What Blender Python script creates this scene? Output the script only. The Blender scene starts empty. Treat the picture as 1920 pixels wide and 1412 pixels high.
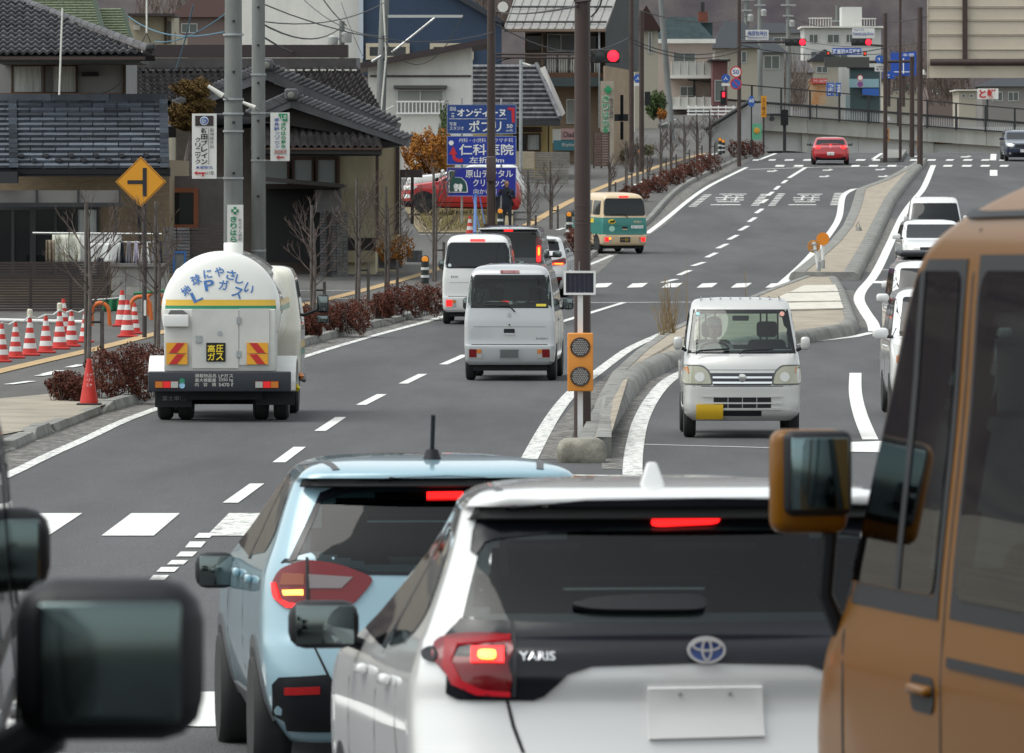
import bpy, bmesh, math, random
import numpy as np
from mathutils import Vector, Matrix
from mathutils.bvhtree import BVHTree
from mathutils.geometry import delaunay_2d_cdt
R = math.radians
rnd = random.Random(7)
sc = bpy.context.scene
COL = sc.collection
# ---------------------------------------------------------------- camera, sky, sun, exposure
FP, CX, HY, CZ = 13000.0, 960.0, 334.0, 3.3      # focal length in photo pixels, principal column, horizon row, eye height
cam = bpy.data.cameras.new('camera'); camo = bpy.data.objects.new('camera', cam); COL.objects.link(camo)
camo.location = (0, 0, CZ); camo.rotation_euler = (R(90), 0, 0)
cam.sensor_width = 36; cam.lens = 36 * FP / 1920; cam.shift_y = -(706 - HY) / 1920
cam.clip_start = 0.5; cam.clip_end = 12000
cam.dof.use_dof = True; cam.dof.focus_distance = 98; cam.dof.aperture_fstop = 19
sc.camera = camo
world = bpy.data.worlds.new('World'); sc.world = world; world.use_nodes = True
wn = world.node_tree.nodes; wl = world.node_tree.links
sky = wn.new('ShaderNodeTexSky'); sky.sky_type = 'NISHITA'; sky.sun_disc = False
SUN_EL, SUN_AZ = R(62), R(262)
sky.sun_elevation = SUN_EL; sky.sun_rotation = SUN_AZ; sky.dust_density = 3.0; sky.air_density = 1.2; sky.altitude = 400
hs = wn.new('ShaderNodeHueSaturation'); hs.inputs['Saturation'].default_value = 0.22; hs.inputs['Value'].default_value = 1.15
wl.new(sky.outputs[0], hs.inputs['Color']); mxw = wn.new('ShaderNodeMix'); mxw.data_type = 'RGBA'; mxw.blend_type = 'MULTIPLY'; mxw.inputs[0].default_value = 1; mxw.inputs[7].default_value = (.97, 1.0, .97, 1); wl.new(hs.outputs[0], mxw.inputs[6]); wl.new(mxw.outputs[2], wn['Background'].inputs[0])
wn['Background'].inputs[1].default_value = 0.13
sun = bpy.data.lights.new('sun', 'SUN'); sun.energy = 1.1; sun.angle = R(50); sun.color = (1, .975, .92)
so = bpy.data.objects.new('sun', sun); COL.objects.link(so)
sd = Vector((math.sin(SUN_AZ) * math.cos(SUN_EL), math.cos(SUN_AZ) * math.cos(SUN_EL), math.sin(SUN_EL)))
so.rotation_euler = sd.to_track_quat('Z', 'Y').to_euler(); so.location = (0, -20, 60)
vs = sc.view_settings; vs.view_transform = 'Standard'; vs.look = 'None'; vs.exposure = 0.72; vs.gamma = 1
sc.cycles.max_bounces = 6; sc.cycles.transparent_max_bounces = 16; sc.cycles.diffuse_bounces = 3; sc.cycles.glossy_bounces = 3
sc.cycles.use_denoising = True; sc.cycles.caustics_reflective = False; sc.cycles.caustics_refractive = False
# ---------------------------------------------------------------- photo geometry
def P(px, py, d): return Vector(((px - CX) * d / FP, d, CZ - (py - HY) * d / FP))
ZT = [(-30,1.05),(0,1.05),(9,1.02),(14,.98),(20,.88),(27,.58),(33,.385),(45,.29),(60,.22),(75,.1),(87,.03),(100,0),(112,.02),(125,.06),(150,.28),(180,.57),(190,.66),(200,.76),
      (210,.89),(220,1.06),(230,1.25),(240,1.47),(250,1.71),(260,1.98),(270,2.26),(300,3.03),(335,3.87),(355,4.33),(370,4.62),(380,4.70),(392,4.5),(410,3.6),(440,2.2),(480,2.0),(600,2.0),(12000,2.0)]
_zx = np.arange(-30, 601.0); _zz = np.interp(_zx, [a for a, b in ZT], [b for a, b in ZT])
_k = np.array([1,2,3,4,5,4,3,2,1.0]); _k /= _k.sum()
_zp = np.concatenate([np.full(4,_zz[0]), _zz, np.full(4,_zz[-1])]); _zz = np.convolve(_zp, _k, 'valid')
def zr(d): return float(np.interp(d, _zx, _zz))
def gy(d, h=0): return HY + FP * (CZ - zr(d) - h) / d
def gd(py, h=0):
    a, b = 8.0, 372.0
    for _ in range(48):
        m = (a + b) / 2
        if gy(m, h) > py: a = m
        else: b = m
    return (a + b) / 2
def G(px, py, h=0):
    d = gd(py, h); return Vector(((px - CX) * d / FP, d, zr(d) + h))
def onroad(x, y, h=0): return Vector((x, y, zr(y) + h))
# ---------------------------------------------------------------- materials
MATS = {}
def M(name, col=(.5,.5,.5), rough=.6, metal=0, coat=0, var=0, vs=3.0, bump=0, bs=40.0, emit=0, spec=.5, col2=None, vmul=(1,1,1), detail=4, fac=(.35,.65), orand=0):
    if name in MATS: return MATS[name]
    m = bpy.data.materials.new(name); m.use_nodes = True; n = m.node_tree.nodes; l = m.node_tree.links; b = n['Principled BSDF']
    b.inputs['Base Color'].default_value = (*col, 1); b.inputs['Roughness'].default_value = rough; b.inputs['Metallic'].default_value = metal
    b.inputs['Coat Weight'].default_value = coat; b.inputs['Coat Roughness'].default_value = .04; b.inputs['Specular IOR Level'].default_value = spec
    if emit: b.inputs['Base Color'].default_value = (*[q * .12 for q in col], 1); b.inputs['Emission Color'].default_value = (*col, 1); b.inputs['Emission Strength'].default_value = emit
    if var or bump or col2:
        tc = n.new('ShaderNodeTexCoord'); mp = n.new('ShaderNodeMapping'); mp.inputs['Scale'].default_value = vmul; l.new(tc.outputs['Object'], mp.inputs[0])
        oi = n.new('ShaderNodeObjectInfo'); av = n.new('ShaderNodeVectorMath'); av.operation = 'ADD'; l.new(mp.outputs[0], av.inputs[0])
        ml = n.new('ShaderNodeMath'); ml.operation = 'MULTIPLY'; ml.inputs[1].default_value = 37.0; l.new(oi.outputs['Random'], ml.inputs[0]); l.new(ml.outputs[0], av.inputs[1])
    if var or col2:
        t = n.new('ShaderNodeTexNoise'); t.inputs['Scale'].default_value = vs; t.inputs['Detail'].default_value = detail; t.inputs['Roughness'].default_value = .65; l.new(av.outputs[0], t.inputs[0])
        r = n.new('ShaderNodeValToRGB'); l.new(t.outputs[0], r.inputs[0]); r.color_ramp.elements[0].position = fac[0]; r.color_ramp.elements[1].position = fac[1]
        c2 = col2 or tuple(min(1, c * (1 + var)) for c in col); c1 = col if col2 else tuple(c * (1 - var) for c in col)
        r.color_ramp.elements[0].color = (*c1, 1); r.color_ramp.elements[1].color = (*c2, 1); l.new(r.outputs[0], b.inputs['Base Color'])
    if orand:
        mr = n.new('ShaderNodeMapRange'); mr.inputs[3].default_value = 1 - orand; mr.inputs[4].default_value = 1 + orand; l.new(oi.outputs['Random'], mr.inputs[0]); mx = n.new('ShaderNodeMix'); mx.data_type = 'RGBA'; mx.blend_type = 'MULTIPLY'; mx.inputs[0].default_value = 1; l.new(r.outputs[0], mx.inputs[6]); l.new(mr.outputs[0], mx.inputs[7]); l.new(mx.outputs[2], b.inputs['Base Color'])
    if bump:
        t = n.new('ShaderNodeTexNoise'); t.inputs['Scale'].default_value = bs; t.inputs['Detail'].default_value = 3; l.new(av.outputs[0], t.inputs[0])
        bn = n.new('ShaderNodeBump'); bn.inputs['Strength'].default_value = bump; bn.inputs['Distance'].default_value = .02; l.new(t.outputs[0], bn.inputs['Height']); l.new(bn.outputs[0], b.inputs['Normal'])
    MATS[name] = m; return m
def GL(name, tint, rough=.02, refl=.06):
    if name in MATS: return MATS[name]
    m = bpy.data.materials.new(name); m.use_nodes = True; n = m.node_tree.nodes; l = m.node_tree.links; n.remove(n['Principled BSDF'])
    t = n.new('ShaderNodeBsdfTransparent'); t.inputs[0].default_value = (*tint, 1); g = n.new('ShaderNodeBsdfGlossy'); g.inputs['Roughness'].default_value = rough
    lw = n.new('ShaderNodeFresnel'); lw.inputs[0].default_value = 1.5; mx = n.new('ShaderNodeMixShader'); ad = n.new('ShaderNodeMath'); ad.operation = 'ADD'; ad.inputs[1].default_value = refl
    l.new(lw.outputs[0], ad.inputs[0]); l.new(ad.outputs[0], mx.inputs[0]); l.new(t.outputs[0], mx.inputs[1]); l.new(g.outputs[0], mx.inputs[2]); l.new(mx.outputs[0], n['Material Output'].inputs[0])
    MATS[name] = m; return m
def asphalt(name, c, wear):
    m = M(name, c, .85, var=.22, vs=.5, bump=.35, bs=90, spec=.3, vmul=(1, .12, 1), detail=7); n = m.node_tree.nodes; l = m.node_tree.links
    r = [x for x in n if x.type == 'VALTORGB'][0]; b = n['Principled BSDF']; tc = [x for x in n if x.type == 'TEX_COORD'][0]
    t = n.new('ShaderNodeTexNoise'); t.inputs['Scale'].default_value = 55; t.inputs['Detail'].default_value = 2; l.new(tc.outputs['Object'], t.inputs[0])
    mr = n.new('ShaderNodeMapRange'); mr.inputs[1].default_value = .3; mr.inputs[2].default_value = .7; mr.inputs[3].default_value = 1 - wear; mr.inputs[4].default_value = 1 + wear; l.new(t.outputs[0], mr.inputs[0])
    mx = n.new('ShaderNodeMix'); mx.data_type = 'RGBA'; mx.blend_type = 'MULTIPLY'; mx.inputs[0].default_value = 1; l.new(r.outputs[0], mx.inputs[6]); l.new(mr.outputs[0], mx.inputs[7]); l.new(mx.outputs[2], b.inputs['Base Color'])
    return m
def paintm(name, c, under, amt):
    m = M(name, c, .7, col2=under, vs=9, detail=8, fac=(amt, amt + .05), spec=.3); return m
ASPH = asphalt('asphalt', (.073,.0735,.076), .45); ASPH2 = asphalt('asphalt_walk', (.088,.085,.08), .35)
LINE = paintm('road_paint', (.66,.66,.635), (.16,.16,.16), .61); LINEW = paintm('road_paint_worn', (.63,.63,.60), (.12,.12,.12), .53)
CONC = M('concrete', (.30,.29,.27), .85, var=.22, vs=1.7, bump=.3, bs=30); CONC2 = M('concrete_kerb', (.19,.187,.172), .85, var=.3, vs=2.3, bump=.3, bs=25)
CONCP = M('pole_concrete', (.165,.175,.17), .8, var=.25, vs=1.2, bump=.15, bs=30, vmul=(1,1,.25))
TAN = M('tan_pavement', (.29,.25,.195), .9, var=.18, vs=1.5, bump=.3, bs=60); TANL = M('pale_slab', (.52,.49,.43), .9, var=.15, vs=4, bump=.3, bs=50)
TACT = M('tactile_tan', (.40,.27,.13), .85, var=.15, vs=4)
GRIT = M('gutter_grit', (.075,.072,.068), .95, col2=(.36,.34,.31), vs=7, detail=11, fac=(.46,.70), bump=.6, bs=60)
BLACK = M('black_plastic', (.010,.011,.014), .5, spec=.3); RUB = M('tyre_rubber', (.016,.016,.017), .8, var=.2, vs=8); DARK = M('dark_metal', (.03,.03,.033), .5, metal=.3)
BROWN = M('brown_pole', (.05,.032,.028), .45, var=.12, vs=1.5, spec=.4); STEEL = M('galvanised', (.34,.36,.365), .5, metal=.5, var=.12, vs=5); CHROME = M('chrome', (.75,.75,.76), .12, metal=1)
WHITE = M('white_paint', (.74,.74,.72), .5, var=.05, vs=2); OFFW = M('offwhite', (.66,.65,.6), .6, var=.07, vs=1.2)
REDL = M('lamp_red', (.15,.003,.006), .15, coat=.25); REDE = M('lamp_red_lit', (1.0,.012,.012), .3, emit=1.7); ORE = M('lamp_orange_lit', (1.0,.26,.02), .3, emit=2.0); HOT = M('lamp_amber_core', (1.0,.42,.06), .3, emit=3.0)
AMB = M('lamp_amber', (.55,.17,.02), .15, coat=.6); CLR = M('lamp_clear', (.55,.55,.52), .12, metal=.4, coat=.6); GRNE = M('signal_green_lit', (.03,.9,.5), .3, emit=2.0); SIGR = M('signal_red_lit', (1.0,.012,.03), .3, emit=2.0)
DGL = M('dark_glass', (.008,.010,.012), .03, spec=.4); MGL = M('mirror_glass', (.16,.19,.19), .02, metal=1); WGL = M('window_glass', (.03,.035,.04), .06, spec=.7)
TINT = GL('tinted_glass', (.30,.35,.34), refl=.03); CLEARG = GL('clear_glass', (.62,.75,.70), refl=.02)
# ---------------------------------------------------------------- mesh builder and scene tree
class MB:
    def __init__(s): s.v = []; s.f = []
    def add(s, vs, fs):
        o = len(s.v); s.v += [tuple(v) for v in vs]; s.f += [tuple(i + o for i in f) for f in fs]; return s
    def hexa(s, b, t): return s.add(list(b) + list(t), [(3,2,1,0),(4,5,6,7),(0,1,5,4),(1,2,6,5),(2,3,7,6),(3,0,4,7)])
    def box(s, c, sz, rz=0, rx=0, ry=0):
        m = Matrix.Translation(c) @ Matrix.Rotation(rz, 4, 'Z') @ Matrix.Rotation(rx, 4, 'X') @ Matrix.Rotation(ry, 4, 'Y')
        x, y, z = [q / 2 for q in sz]; p = [m @ Vector(q) for q in ((-x,-y,-z),(x,-y,-z),(x,y,-z),(-x,y,-z),(-x,-y,z),(x,-y,z),(x,y,z),(-x,y,z))]
        return s.hexa(p[:4], p[4:])
    def prism(s, pts, vec):
        n = len(pts); vec = Vector(vec); p = [Vector(q) for q in pts]; s.add(p + [q + vec for q in p], [tuple(range(n))[::-1], tuple(range(n, 2*n))] + [(i, (i+1) % n, n + (i+1) % n, n + i) for i in range(n)]); return s
    def quad(s, *p): return s.add(p, [tuple(range(len(p)))])
    def tube(s, pts, r, n=8):
        pts = [Vector(p) for p in pts]; rs = r if isinstance(r, (list, tuple)) else [r] * len(pts); vs = []; fs = []
        u = None
        for i, p in enumerate(pts):
            t = (pts[min(i+1, len(pts)-1)] - pts[max(i-1, 0)]).normalized()
            if u is None: u = t.orthogonal().normalized()
            u = (u - t * u.dot(t)).normalized(); w = t.cross(u)
            for k in range(n): a = 2 * math.pi * k / n; vs.append(p + (u * math.cos(a) + w * math.sin(a)) * rs[i])
        for i in range(len(pts) - 1):
            for k in range(n): a = i*n + k; b = i*n + (k+1) % n; fs.append((a, b, b + n, a + n))
        fs.append(tuple(range(n))[::-1]); fs.append(tuple(range((len(pts)-1)*n, len(pts)*n))); return s.add(vs, fs)
    def lathe(s, o, prof, n=16, ax='Z'):
        o = Vector(o); vs = []; fs = []
        for (r, z) in prof:
            for k in range(n):
                a = 2 * math.pi * k / n; c, q = r * math.cos(a), r * math.sin(a)
                vs.append(o + (Vector((c, q, z)) if ax == 'Z' else Vector((z, c, q)) if ax == 'X' else Vector((c, z, q))))
        for i in range(len(prof) - 1):
            for k in range(n): a = i*n + k; b = i*n + (k+1) % n; fs.append((a, b, b + n, a + n))
        fs.append(tuple(range(n))[::-1]); fs.append(tuple(range((len(prof)-1)*n, len(prof)*n))); return s.add(vs, fs)
    def rbox(s, c, sz, r, seg=3, rz=0, rx=0, ry=0):
        bm = bmesh.new(); bmesh.ops.create_cube(bm, size=1); bmesh.ops.scale(bm, vec=sz, verts=bm.verts)
        bmesh.ops.bevel(bm, geom=bm.edges[:], offset=min(r, min(sz) * .49), segments=seg, profile=.5, affect='EDGES')
        m = Matrix.Translation(c) @ Matrix.Rotation(rz, 4, 'Z') @ Matrix.Rotation(rx, 4, 'X') @ Matrix.Rotation(ry, 4, 'Y')
        bm.verts.index_update(); s.add([m @ v.co for v in bm.verts], [[v.index for v in f.verts] for f in bm.faces]); bm.free(); return s
    def build(s, name, mat, parent=None, smooth=False, local=False, kind=None, label=None):
        off = Vector((0,0,0))
        if parent is not None and not local:
            q = parent
            while q is not None: off += q.location; q = q.parent
        me = bpy.data.meshes.new(name); me.from_pydata([Vector(v) - off for v in s.v], [], s.f); me.update()
        bm = bmesh.new(); bm.from_mesh(me); bmesh.ops.recalc_face_normals(bm, faces=bm.faces); bm.to_mesh(me); bm.free()
        if smooth:
            me.polygons.foreach_set('use_smooth', [True] * len(me.polygons))
            if smooth != 2: me.set_sharp_from_angle(angle=R(38))
        if mat: me.materials.append(mat)
        o = bpy.data.objects.new(name, me); COL.objects.link(o); o.parent = parent
        if kind: o['kind'] = kind
        if label: o['label'] = label
        return o
def T(name, label, cat, loc, group=None, rz=0):
    o = bpy.data.objects.new(name, None); COL.objects.link(o); o.location = loc; o.rotation_euler = (0, 0, rz); o.empty_display_size = .2
    o['label'] = label; o['category'] = cat
    if group: o['group'] = group
    return o
def tag(o, label, cat, group=None):
    o['label'] = label; o['category'] = cat
    if group: o['group'] = group
    return o
def clone(o, parent=None):
    c = o.copy(); COL.objects.link(c); c.parent = parent
    for k in list(o.children): clone(k, c)
    return c
def inst(name, me, mw, parent):
    o = bpy.data.objects.new(name, me); COL.objects.link(o); o.parent = parent; off = Vector((0,0,0)); q = parent
    while q is not None: off += q.location; q = q.parent
    o.matrix_local = Matrix.Translation(-off) @ mw; return o
def fb(x0, y0, x1, y1, d, th=.1):
    """box whose front covers a photo rectangle at depth d"""
    a, b = P(x0, y1, d), P(x1, y0, d); return [Vector((a.x, d, a.z)), Vector((b.x, d, a.z)), Vector((b.x, d + th, a.z)), Vector((a.x, d + th, a.z))], b.z - a.z
def bxp(mb, x0, y0, x1, y1, d, th=.1):
    q, h = fb(x0, y0, x1, y1, d, th); return mb.hexa(q, [p + Vector((0, 0, h)) for p in q])
def fp(mb, pts, d, th=.1): return mb.prism([P(x, y, d) for x, y in pts], (0, th, 0))
def bpart(name, rect, d, th, mat, par, smooth=False, label=None): return bxp(MB(), *rect, d, th).build(name, mat, par, label=label)
FONT = {}
def glyphs(txt, bold=0):
    k = (txt, bold)
    if k in FONT: return FONT[k]
    cu = bpy.data.curves.new('lettering', 'FONT'); cu.body = txt; cu.size = 1; cu.resolution_u = 3; cu.offset = bold
    o = bpy.data.objects.new('lettering', cu); me = o.to_mesh(); v = [tuple(q.co) for q in me.vertices]; f = [tuple(p.vertices) for p in me.polygons]
    o.to_mesh_clear(); bpy.data.objects.remove(o); bpy.data.curves.remove(cu)
    FONT[k] = (v, f); return FONT[k]
def fit(mb, txt, x0, z0, x1, z1, fn, bold=.012, rot=0):
    """fill the 2D box with the text; fn maps (x, z) to a 3D point"""
    v, f = glyphs(txt, bold)
    if not v: return
    ax = [q[0] for q in v]; ay = [q[1] for q in v]; mx, Mx, my, My = min(ax), max(ax), min(ay), max(ay)
    if txt in 'ー-・.' or (My - my) < .2: my, My = min(my, .05), max(My, .75)
    sx = (x1 - x0) / max(Mx - mx, 1e-3); sz = (z1 - z0) / max(My - my, 1e-3); cx, cz = (x0 + x1) / 2, (z0 + z1) / 2; c, s = math.cos(rot), math.sin(rot); out = []
    for q in v:
        x = x0 + (q[0] - mx) * sx - cx; z = z0 + (q[1] - my) * sz - cz; out.append(fn(cx + x * c - z * s, cz + x * s + z * c))
    mb.add(out, f)
def ptext(txt, x0, y0, x1, y1, d, mat, par, vert=False, bold=.012, name='lettering', gap=.12, mb=None):
    """lettering on a board facing the road, given by its photo rectangle"""
    own = mb is None; mb = mb or MB(); fn = lambda x, z: P(x, -z, d)
    if vert:
        n = len(txt); h = (y1 - y0) / n
        for i, c in enumerate(txt):
            if c != ' ': fit(mb, c if c != 'ー' else '|', x0 if c != 'ー' else (x0*.55+x1*.45), -(y0 + h * (i + 1 - gap / 2)), x1 if c != 'ー' else (x0*.45+x1*.55), -(y0 + h * (i + gap / 2)), fn, bold)
    else: fit(mb, txt, x0, -y1, x1, -y0, fn, bold)
    if own and mb.v: return mb.build(name, mat, par)
# ================================================================ ground, road, markings
def resamp(pts, step=1.5, smooth=True):
    p = [Vector((q[0], q[1])) for q in pts]; out = []
    for i in range(len(p) - 1):
        a, b = p[i], p[i+1]; z, c = p[max(i-1, 0)], p[min(i+2, len(p)-1)]; n = max(1, int((b - a).length / step))
        for k in range(n):
            t = k / n
            out.append(.5 * ((2*a) + (b - z)*t + (2*z - 5*a + 4*b - c)*t*t + (3*a - z - 3*b + c)*t**3) if smooth else a.lerp(b, t))
    out.append(p[-1]); return out
def ribbon(mb, pts, w, h, step=1.5, smooth=True, off=0, raw=False):
    p = [Vector((q[0], q[1])) for q in pts] if raw else resamp(pts, step, smooth); vs = []; n = len(p)
    for i in range(n):
        t = (p[min(i+1, n-1)] - p[max(i-1, 0)]).normalized(); nn = Vector((t.y, -t.x))
        for s in (-.5, .5): q = p[i] + nn * (s * w + off); vs.append((q.x, q.y, zr(q.y) + h))
    return mb.add(vs, [(2*i, 2*i+1, 2*i+3, 2*i+2) for i in range(n-1)])
def gpts(l, h=0): return [G(x, y, h) for x, y in l]
def gquad(mb, l, h=.004):
    q = [G(x, y) for x, y in l]; return mb.quad(*[(v.x, v.y, v.z + h) for v in q])
def sheet(name, xs, ys, zf, mat, kind='structure'):
    mb = MB(); vs = [(x, y, zf(x, y)) for y in ys for x in xs]; n = len(xs)
    mb.add(vs, [(j*n+i, j*n+i+1, (j+1)*n+i+1, (j+1)*n+i) for j in range(len(ys)-1) for i in range(n-1)])
    return mb.build(name, mat, kind=kind, smooth=2)
GROUND = M('ground_soil', (.14,.125,.10), .95, var=.25, vs=.4, bump=.4, bs=8)
sheet('ground', [-3000,-400,-120,-60,60,120,400,3000], list(range(-30, 420, 2)) + [440, 480, 600, 1200, 3000, 6000], lambda x, y: zr(y) - .12, GROUND)
KERB = gpts([(-160,905),(0,853),(90,817),(215,768),(291,748),(420,700),(571,651),(735,609),(827,585),(960,549),(1060,524)]) + gpts([(1130,470),(1219,418),(1282,354),(1360,313),(1400,293),(1440,284)])
KERB = [Vector((KERB[0].x - 1.2, 55, 0)), ] + KERB
KERB = [Vector((-7.2, -30, 0)), Vector((-7.6, 20, 0)), Vector((-8.9, 45, 0))] + [q for q in KERB if q.y > 56] + [Vector((17.5, 392, 0)), Vector((19, 420, 0))]
KR = resamp(KERB, 2.0); _ky = np.array([q.y for q in KR]); _kx = np.array([q.x for q in KR]); _o = np.argsort(_ky); _ky = _ky[_o]; _kx = _kx[_o]
def kx(y): return float(np.interp(y, _ky, _kx))
def strip_sheet(name, x0f, x1f, ys, h, mat, cols=6, parent=None):
    mb = MB(); vs = []
    for y in ys:
        for c in range(cols + 1): vs.append((x0f(y) + (x1f(y) - x0f(y)) * c / cols, y, zr(y) + h))
    n = cols + 1; mb.add(vs, [(j*n+i, j*n+i+1, (j+1)*n+i+1, (j+1)*n+i) for j in range(len(ys)-1) for i in range(cols)])
    return mb.build(name, mat, parent, kind=None if parent else 'structure', smooth=2)
YS = list(range(-30, 396, 1))
road = strip_sheet('road', lambda y: kx(y) - .05, lambda y: kx(y) + 45, YS, 0, ASPH, 8)
walk = strip_sheet('sidewalk', lambda y: kx(y) - 14, lambda y: kx(y) - .12, YS, .10, ASPH2, 5)
strip_sheet('gutter', lambda y: kx(y) + .0, lambda y: kx(y) + .62, list(range(50, 372)), .006, GRIT, 2, road)
# driveway apron of pale concrete near the left edge
mb = MB(); vs = [G(x, y) for x, y in ((-90,770),(100,752),(215,766),(90,815),(-90,850))]; mb.quad(*[(v.x, v.y, v.z + .112) for v in vs]); mb.build('driveway_apron', M('apron', (.27,.24,.19), .9, var=.2, vs=.8, bump=.2), walk)
# kerb stones
def kerb(pts, par, w=.2, h=.15, L=2.0, mat=CONC2, off=-.1, slope=True):
    p = resamp(pts, L, True)
    for i in range(len(p) - 1):
        a, b = p[i], p[i+1]; t = (b - a).normalized(); n = Vector((t.y, -t.x)); a2 = a + t * .012; b2 = b - t * .012; mb = MB(); j = rnd.uniform(-.006, .006)
        def ring(q, hh): return [(q.x + n.x*(off + s*w), q.y + n.y*(off + s*w), zr(q.y) + z) for s, z in ((-.5,-.05),(.5,-.05),(.5,hh*.3),(.36,hh),(-.5,hh))]
        ha = h + j; hb = h + j
        if slope and i == 0: ha = .04
        if slope and i == len(p) - 2: hb = .04
        r0, r1 = ring(a2, ha), ring(b2, hb); mb.add(r0 + r1, [(0,1,2,3,4)[::-1], (5,6,7,8,9)] + [(k, (k+1) % 5, 5 + (k+1) % 5, 5 + k) for k in range(5)])
        mb.build('kerb_stone', mat, par)
kerb(gpts([(-60,872),(30,844)]), walk); kerb(gpts([(66,826),(104,812)]), walk, L=.7); kerb(gpts([(192,777),(291,748),(420,700),(571,651),(735,609)]), walk)
kerb(gpts([(758,602),(827,585),(960,549),(1060,524)]), walk); kerb(gpts([(1195,436),(1219,418),(1282,354),(1366,311)]), walk, L=3); kerb(gpts([(1376,305),(1440,284)]), walk, L=3)
for l in ([(30,844),(66,827)],[(104,812),(192,777)],[(735,609),(758,602)],[(1060,524),(1130,470),(1195,436)],[(1366,311),(1376,305)]): kerb(gpts(l), walk, h=.115, slope=False)
# edge line, lane line, stop lines
def mark(name, l, w, mat=LINE, smooth=True, h=.008, step=1.5): return ribbon(MB(), gpts(l), w, h, step, smooth).build(name, mat, road)
mark('edge_line', [(-120,945),(0,898),(88,856),(175,817),(225,793),(291,768),(430,716),(572,669),(705,629),(827,595),(960,548),(1060,513),(1107,496),(1147,479)], .16, LINEW)
mark('edge_line', [(1213,438),(1270,393),(1325,352),(1400,314)], .2); mark('edge_line', [(1424,300),(1455,288)], .2)
for l in ([(432,944),(482,908)],[(523,868),(562,839)],[(600,809),(639,783)],[(677,760),(716,740)],[(756,720),(793,702)],[(831,684),(872,666)],[(910,650),(960,631)]): mark('lane_dash', l, .15)
mark('lane_line', [(1000,621),(1059,602),(1107,587),(1172,567)], .15)
LD = [(1130,709,1232,683),(1250,653,1335,617),(1355,584,1440,556),(1460,520,1532,485),(1543,452,1613,418),(1626,386,1690,352),(1708,318,1768,284),(1776,253,1826,220),(1830,188,1877,155)]
for a, b, c, d in LD: mark('lane_dash', [(960 + a/4, 353 + b/4), (960 + c/4, 353 + d/4)], .17)
for l in ([(1428,381),(1438,374)],[(1440,367),(1449,360)],[(1453,356),(1461,349)],[(1467,344),(1475,338)]): mark('lane_dash', l, .17)
mark('lane_line', [(1479,334),(1511,314)], .18); mark('stop_line', [(1060,568),(1310,567)], .22); mark('stop_line', [(1405,318),(1530,314),(1700,312)], .3)
for a, b in (((364,402),(1001,1010)),((347,386),(1017,1028)),((330,370),(1036,1045)),((313,353),(1052,1060)),((293,336),(1065,1074)),((279,317),(1080,1089)),((262,302),(1097,1106)),((244,286),(1115,1125))):
    gquad(MB(), [(a[0], b[1]), (a[1] - 9, b[1]), (a[1], b[0]), (a[0] + 9, b[0])], .008).build('guide_dash', LINE, road)
for k in range(-3, 8):       # near crossing, stripes along the driving direction
    x = -3.53 + .905 * (k); gy_ = 0
    MB().quad(*[onroad(x + a, b, .008) for a, b in ((0,59.6),(.45,59.6),(.45,64.3),(0,64.3))]).build('crossing_stripe', LINEW if k % 3 == 1 else LINE, road)
for k in range(-3, 6):
    x = -1.95 + .9 * k; MB().quad(*[onroad(x + a, b, .008) for a, b in ((0,37.2),(.45,37.2),(.42,40.0),(-.03,40.0))]).build('crossing_stripe', LINE, road)
MB().quad(*[onroad(a, b, .008) for a, b in ((-2.3,34.4),(-1.9,34.4),(-1.9,35.2),(-2.3,35.2))]).build('guide_dash', LINEW, road)
for x0 in (987,1042,1109,1175,1240,1306,1370,1435): gquad(MB(), [(x0, 540), (x0 + 29, 539), (x0 + 40, 531), (x0 + 11, 532)], .008).build('crossing_stripe', LINE, road)
gquad(MB(), [(1622,531),(1660,532),(1664,528),(1628,527)], .008).build('crossing_stripe', LINE, road)
Z1 = lambda a: 1440 + a / 4
for a, b in ((50,120),(190,262),(620,685),(750,822),(890,960),(1310,1380),(1450,1525),(1590,1660),(1735,1800)): gquad(MB(), [(Z1(a), 313), (Z1(b) - 1, 313), (Z1(b) + 2, 309.8), (Z1(a) + 3, 309.8)], .012).build('crossing_stripe', LINE, road)
for a, b in ((-120,-70),(0,55),(120,190),(260,325),(655,728),(780,850),(920,990),(1060,1125),(1190,1255),(1330,1390),(1460,1530),(1595,1660),(1730,1790)): gquad(MB(), [(Z1(a), 301.8), (Z1(b) - 1, 301.8), (Z1(b) + 2, 299), (Z1(a) + 3, 299)], .012).build('crossing_stripe', LINE, road)
# lines round the median and in the oncoming lanes
mark('median_line', [(992,862),(1018,813),(1050,763),(1083,727),(1118,700),(1175,658),(1240,627),(1310,598),(1380,570)], .2, LINEW)
mark('median_line', [(1435,556),(1467,531),(1522,478),(1554,440),(1573,408),(1581,368),(1600,355)], .24); mark('median_line', [(1600,355),(1655,345),(1703,312)], .2)
mark('median_line', [(1188,905),(1186,880),(1190,838),(1201,791),(1223,748),(1256,712),(1300,690)], .22, LINEW)
mark('median_line', [(1480,648),(1520,641),(1600,632),(1636,624)], .22); mark('median_line', [(1640,622),(1636,606),(1622,585),(1611,563),(1616,545),(1638,518),(1665,465),(1690,410),(1714,375),(1733,350),(1750,310)], .26)
mark('turn_line', [(1604,700),(1604,738),(1614,781),(1632,825)], .2); gquad(MB(), [(1590,848),(1700,850),(1700,826),(1592,830)], .008).build('stop_line', LINE, road)
mark('stop_line', [(1204,834),(1460,841),(1600,846)], .09, smooth=False); mark('stop_line', [(1642,506),(1690,507)], .25); mark('stop_line', [(1060,892),(1180,893)], .3, LINEW)
for l in ([(1634,310),(1650,284)],): pass
mark('median_line', [(1637,299),(1655,287)], .2); mark('median_line', [(1684,299),(1697,286)], .2); mark('lane_line', [(1862,301),(1863,289)], .3); mark('lane_dash', [(1863,330),(1863,319)], .35)
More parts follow.
